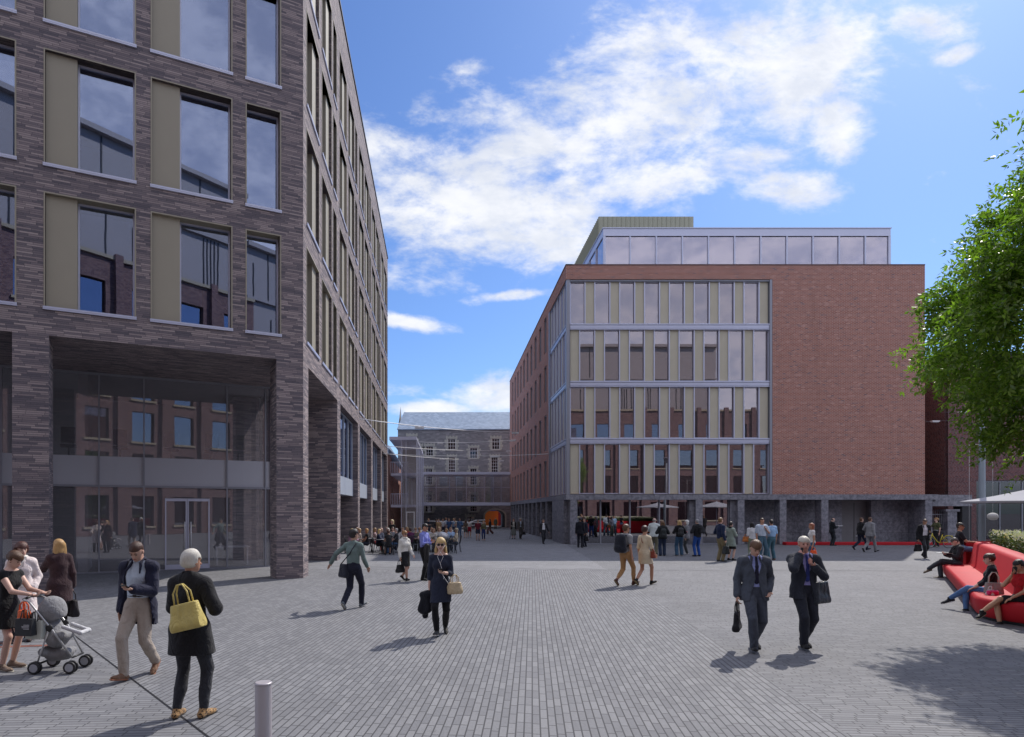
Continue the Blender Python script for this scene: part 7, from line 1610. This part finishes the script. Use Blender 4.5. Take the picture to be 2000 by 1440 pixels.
# paper shopping bags on the handle
def paper_bag(label, loc, size, col, hd, text=False):
    o = empty('shopping_bag', loc, rz=-R(hd)); tag(o, label, 'shopping bag', 'shopping bags hanging on the pram'); w_, d, h = size; mb = MB()
    mb.hexa([(-w_ / 2, -d / 2, -h - .12), (w_ / 2, -d / 2, -h - .12), (w_ / 2, d / 2, -h - .12), (-w_ / 2, d / 2, -h - .12), (-w_ / 2, -d / 3, -.12), (w_ / 2, -d / 3, -.12), (w_ / 2, d / 3, -.12), (-w_ / 2, d / 3, -.12)]); sub('bag_body', mb.mesh('bag_body', col), o)
    mb = MB()
    for sy in (-1, 1): mb.tube([(-w_ * .22, sy * d / 3.2, -.13), (-w_ * .15, sy * .01, -.01), (w_ * .15, sy * .01, -.01), (w_ * .22, sy * d / 3.2, -.13)], .008, 6)
    sub('handle', mb.mesh('handle', M_RUBB), o)
    if text:
        mb = MB(); rr_ = random.Random(1)
        for k in range(4):
            l = rr_.uniform(.07, .11); mb.box(.09 - l, .09, -d / 2 - .006 + .0, -d / 2 + .004, -.20 - k * .017, -.193 - k * .017)
        sub('lettering', mb.mesh('lettering', plain('print_grey', (.5, .5, .52), .6)), o)
paper_bag('black paper shopping bag with small white print on the pram handle', (hx + .05, pry - .27, .86), (.24, .10, .22), plain('black_paper', (.02, .022, .026), .6), 8, True)
paper_bag('white paper shopping bag behind the black one on the pram', (hx + .12, pry - .16, .82), (.24, .12, .24), plain('white_paper', (.6, .62, .55), .7), 12)
bag('orange plastic bag hanging from the pram handle', (hx - .07, pry - .12, .95), (.20, .12, .34), 20, (.75, .13, .03), name='carrier_bag', handle=.12)

# ---------------------------------------------------------------- yellow bicycle
bx, by = at(1834, 37.2), 37.2
o = empty('bicycle', (bx, by, 0), rz=R(180)); tag(o, 'yellow step-through bicycle standing before the low red bench', 'bicycle'); M_YE = plain('yellow_paint', (.62, .50, .03), .3, 0, .05)
# local x is forward (drawn facing the viewer's left)
for wx in (.55, -.55):
    mb = MB(); mb.ring((wx, 0, .345), (0, 1, 0), .33, .018, 32, 8); wo = sub('wheel', mb.mesh('wheel', M_RUBB), o)
    mb = MB(); mb.ring((wx, 0, .345), (0, 1, 0), .305, .010, 32, 6); sub('rim', mb.mesh('rim', M_TU), wo)
    mb = MB()
    for k in range(14): a_ = k * math.pi / 7; mb.tube([(wx, 0, .345), (wx + .3 * math.cos(a_), 0, .345 + .3 * math.sin(a_))], .003, 4)
    mb.tube([(wx, -.05, .345), (wx, .05, .345)], .025, 8); sub('spokes', mb.mesh('spokes', M_TU), wo)
mb = MB(); mb.tube([(.40, 0, .86), (.38, 0, .74), (.10, 0, .36), (-.05, 0, .30)], .028, 10); mb.tube([(-.05, 0, .30), (-.20, 0, .78)], .022, 8); mb.tube([(-.05, 0, .30), (-.55, 0, .345)], .015, 8); mb.tube([(-.18, 0, .70), (-.55, 0, .345)], .013, 8); mb.tube([(.40, 0, .80), (.45, 0, .62), (.55, .0, .345)], .020, 8); mb.tube([(.36, 0, .68), (-.16, 0, .62)], .0, 4) if False else None
sub('frame', mb.mesh('frame', M_YE), o)
mb = MB(); pts = [(-.55 + .375 * math.cos(a_), 0, .345 + .375 * math.sin(a_)) for a_ in [R(20 + k * 14) for k in range(11)]]; mb.tube(pts, .018, 6); mb.tube([(-.35, 0, .72), (-.80, 0, .70)], .012, 6); mb.tube([(-.78, 0, .70), (-.55, 0, .345)], .008, 5); sub('mudguard', mb.mesh('mudguard', M_YE), o)
mb = MB(); mb.sphere((-.24, 0, .90), (.13, .08, .035), 14, 8); mb.tube([(-.20, 0, .78), (-.23, 0, .90)], .014, 6); sub('saddle', mb.mesh('saddle', M_RUBB), o)
mb = MB(); mb.tube([(.40, 0, .86), (.41, 0, 1.02)], .013, 6); mb.tube([(.24, -.27, 1.02), (.36, -.2, 1.04), (.41, 0, 1.02), (.36, .2, 1.04), (.24, .27, 1.02)], .012, 6); sub('handlebar', mb.mesh('handlebar', M_TU), o)
mb = MB(); mb.ring((-.05, 0, .30), (0, 1, 0), .085, .008, 18, 5); mb.tube([(-.05, -.07, .30), (.03, -.07, .16)], .010, 5); mb.tube([(-.05, .07, .30), (-.13, .07, .44)], .010, 5); mb.box(-.01, .08, -.14, -.06, .145, .165); mb.box(-.18, -.09, .06, .14, .43, .45); sub('pedals', mb.mesh('pedals', M_RUBB), o)
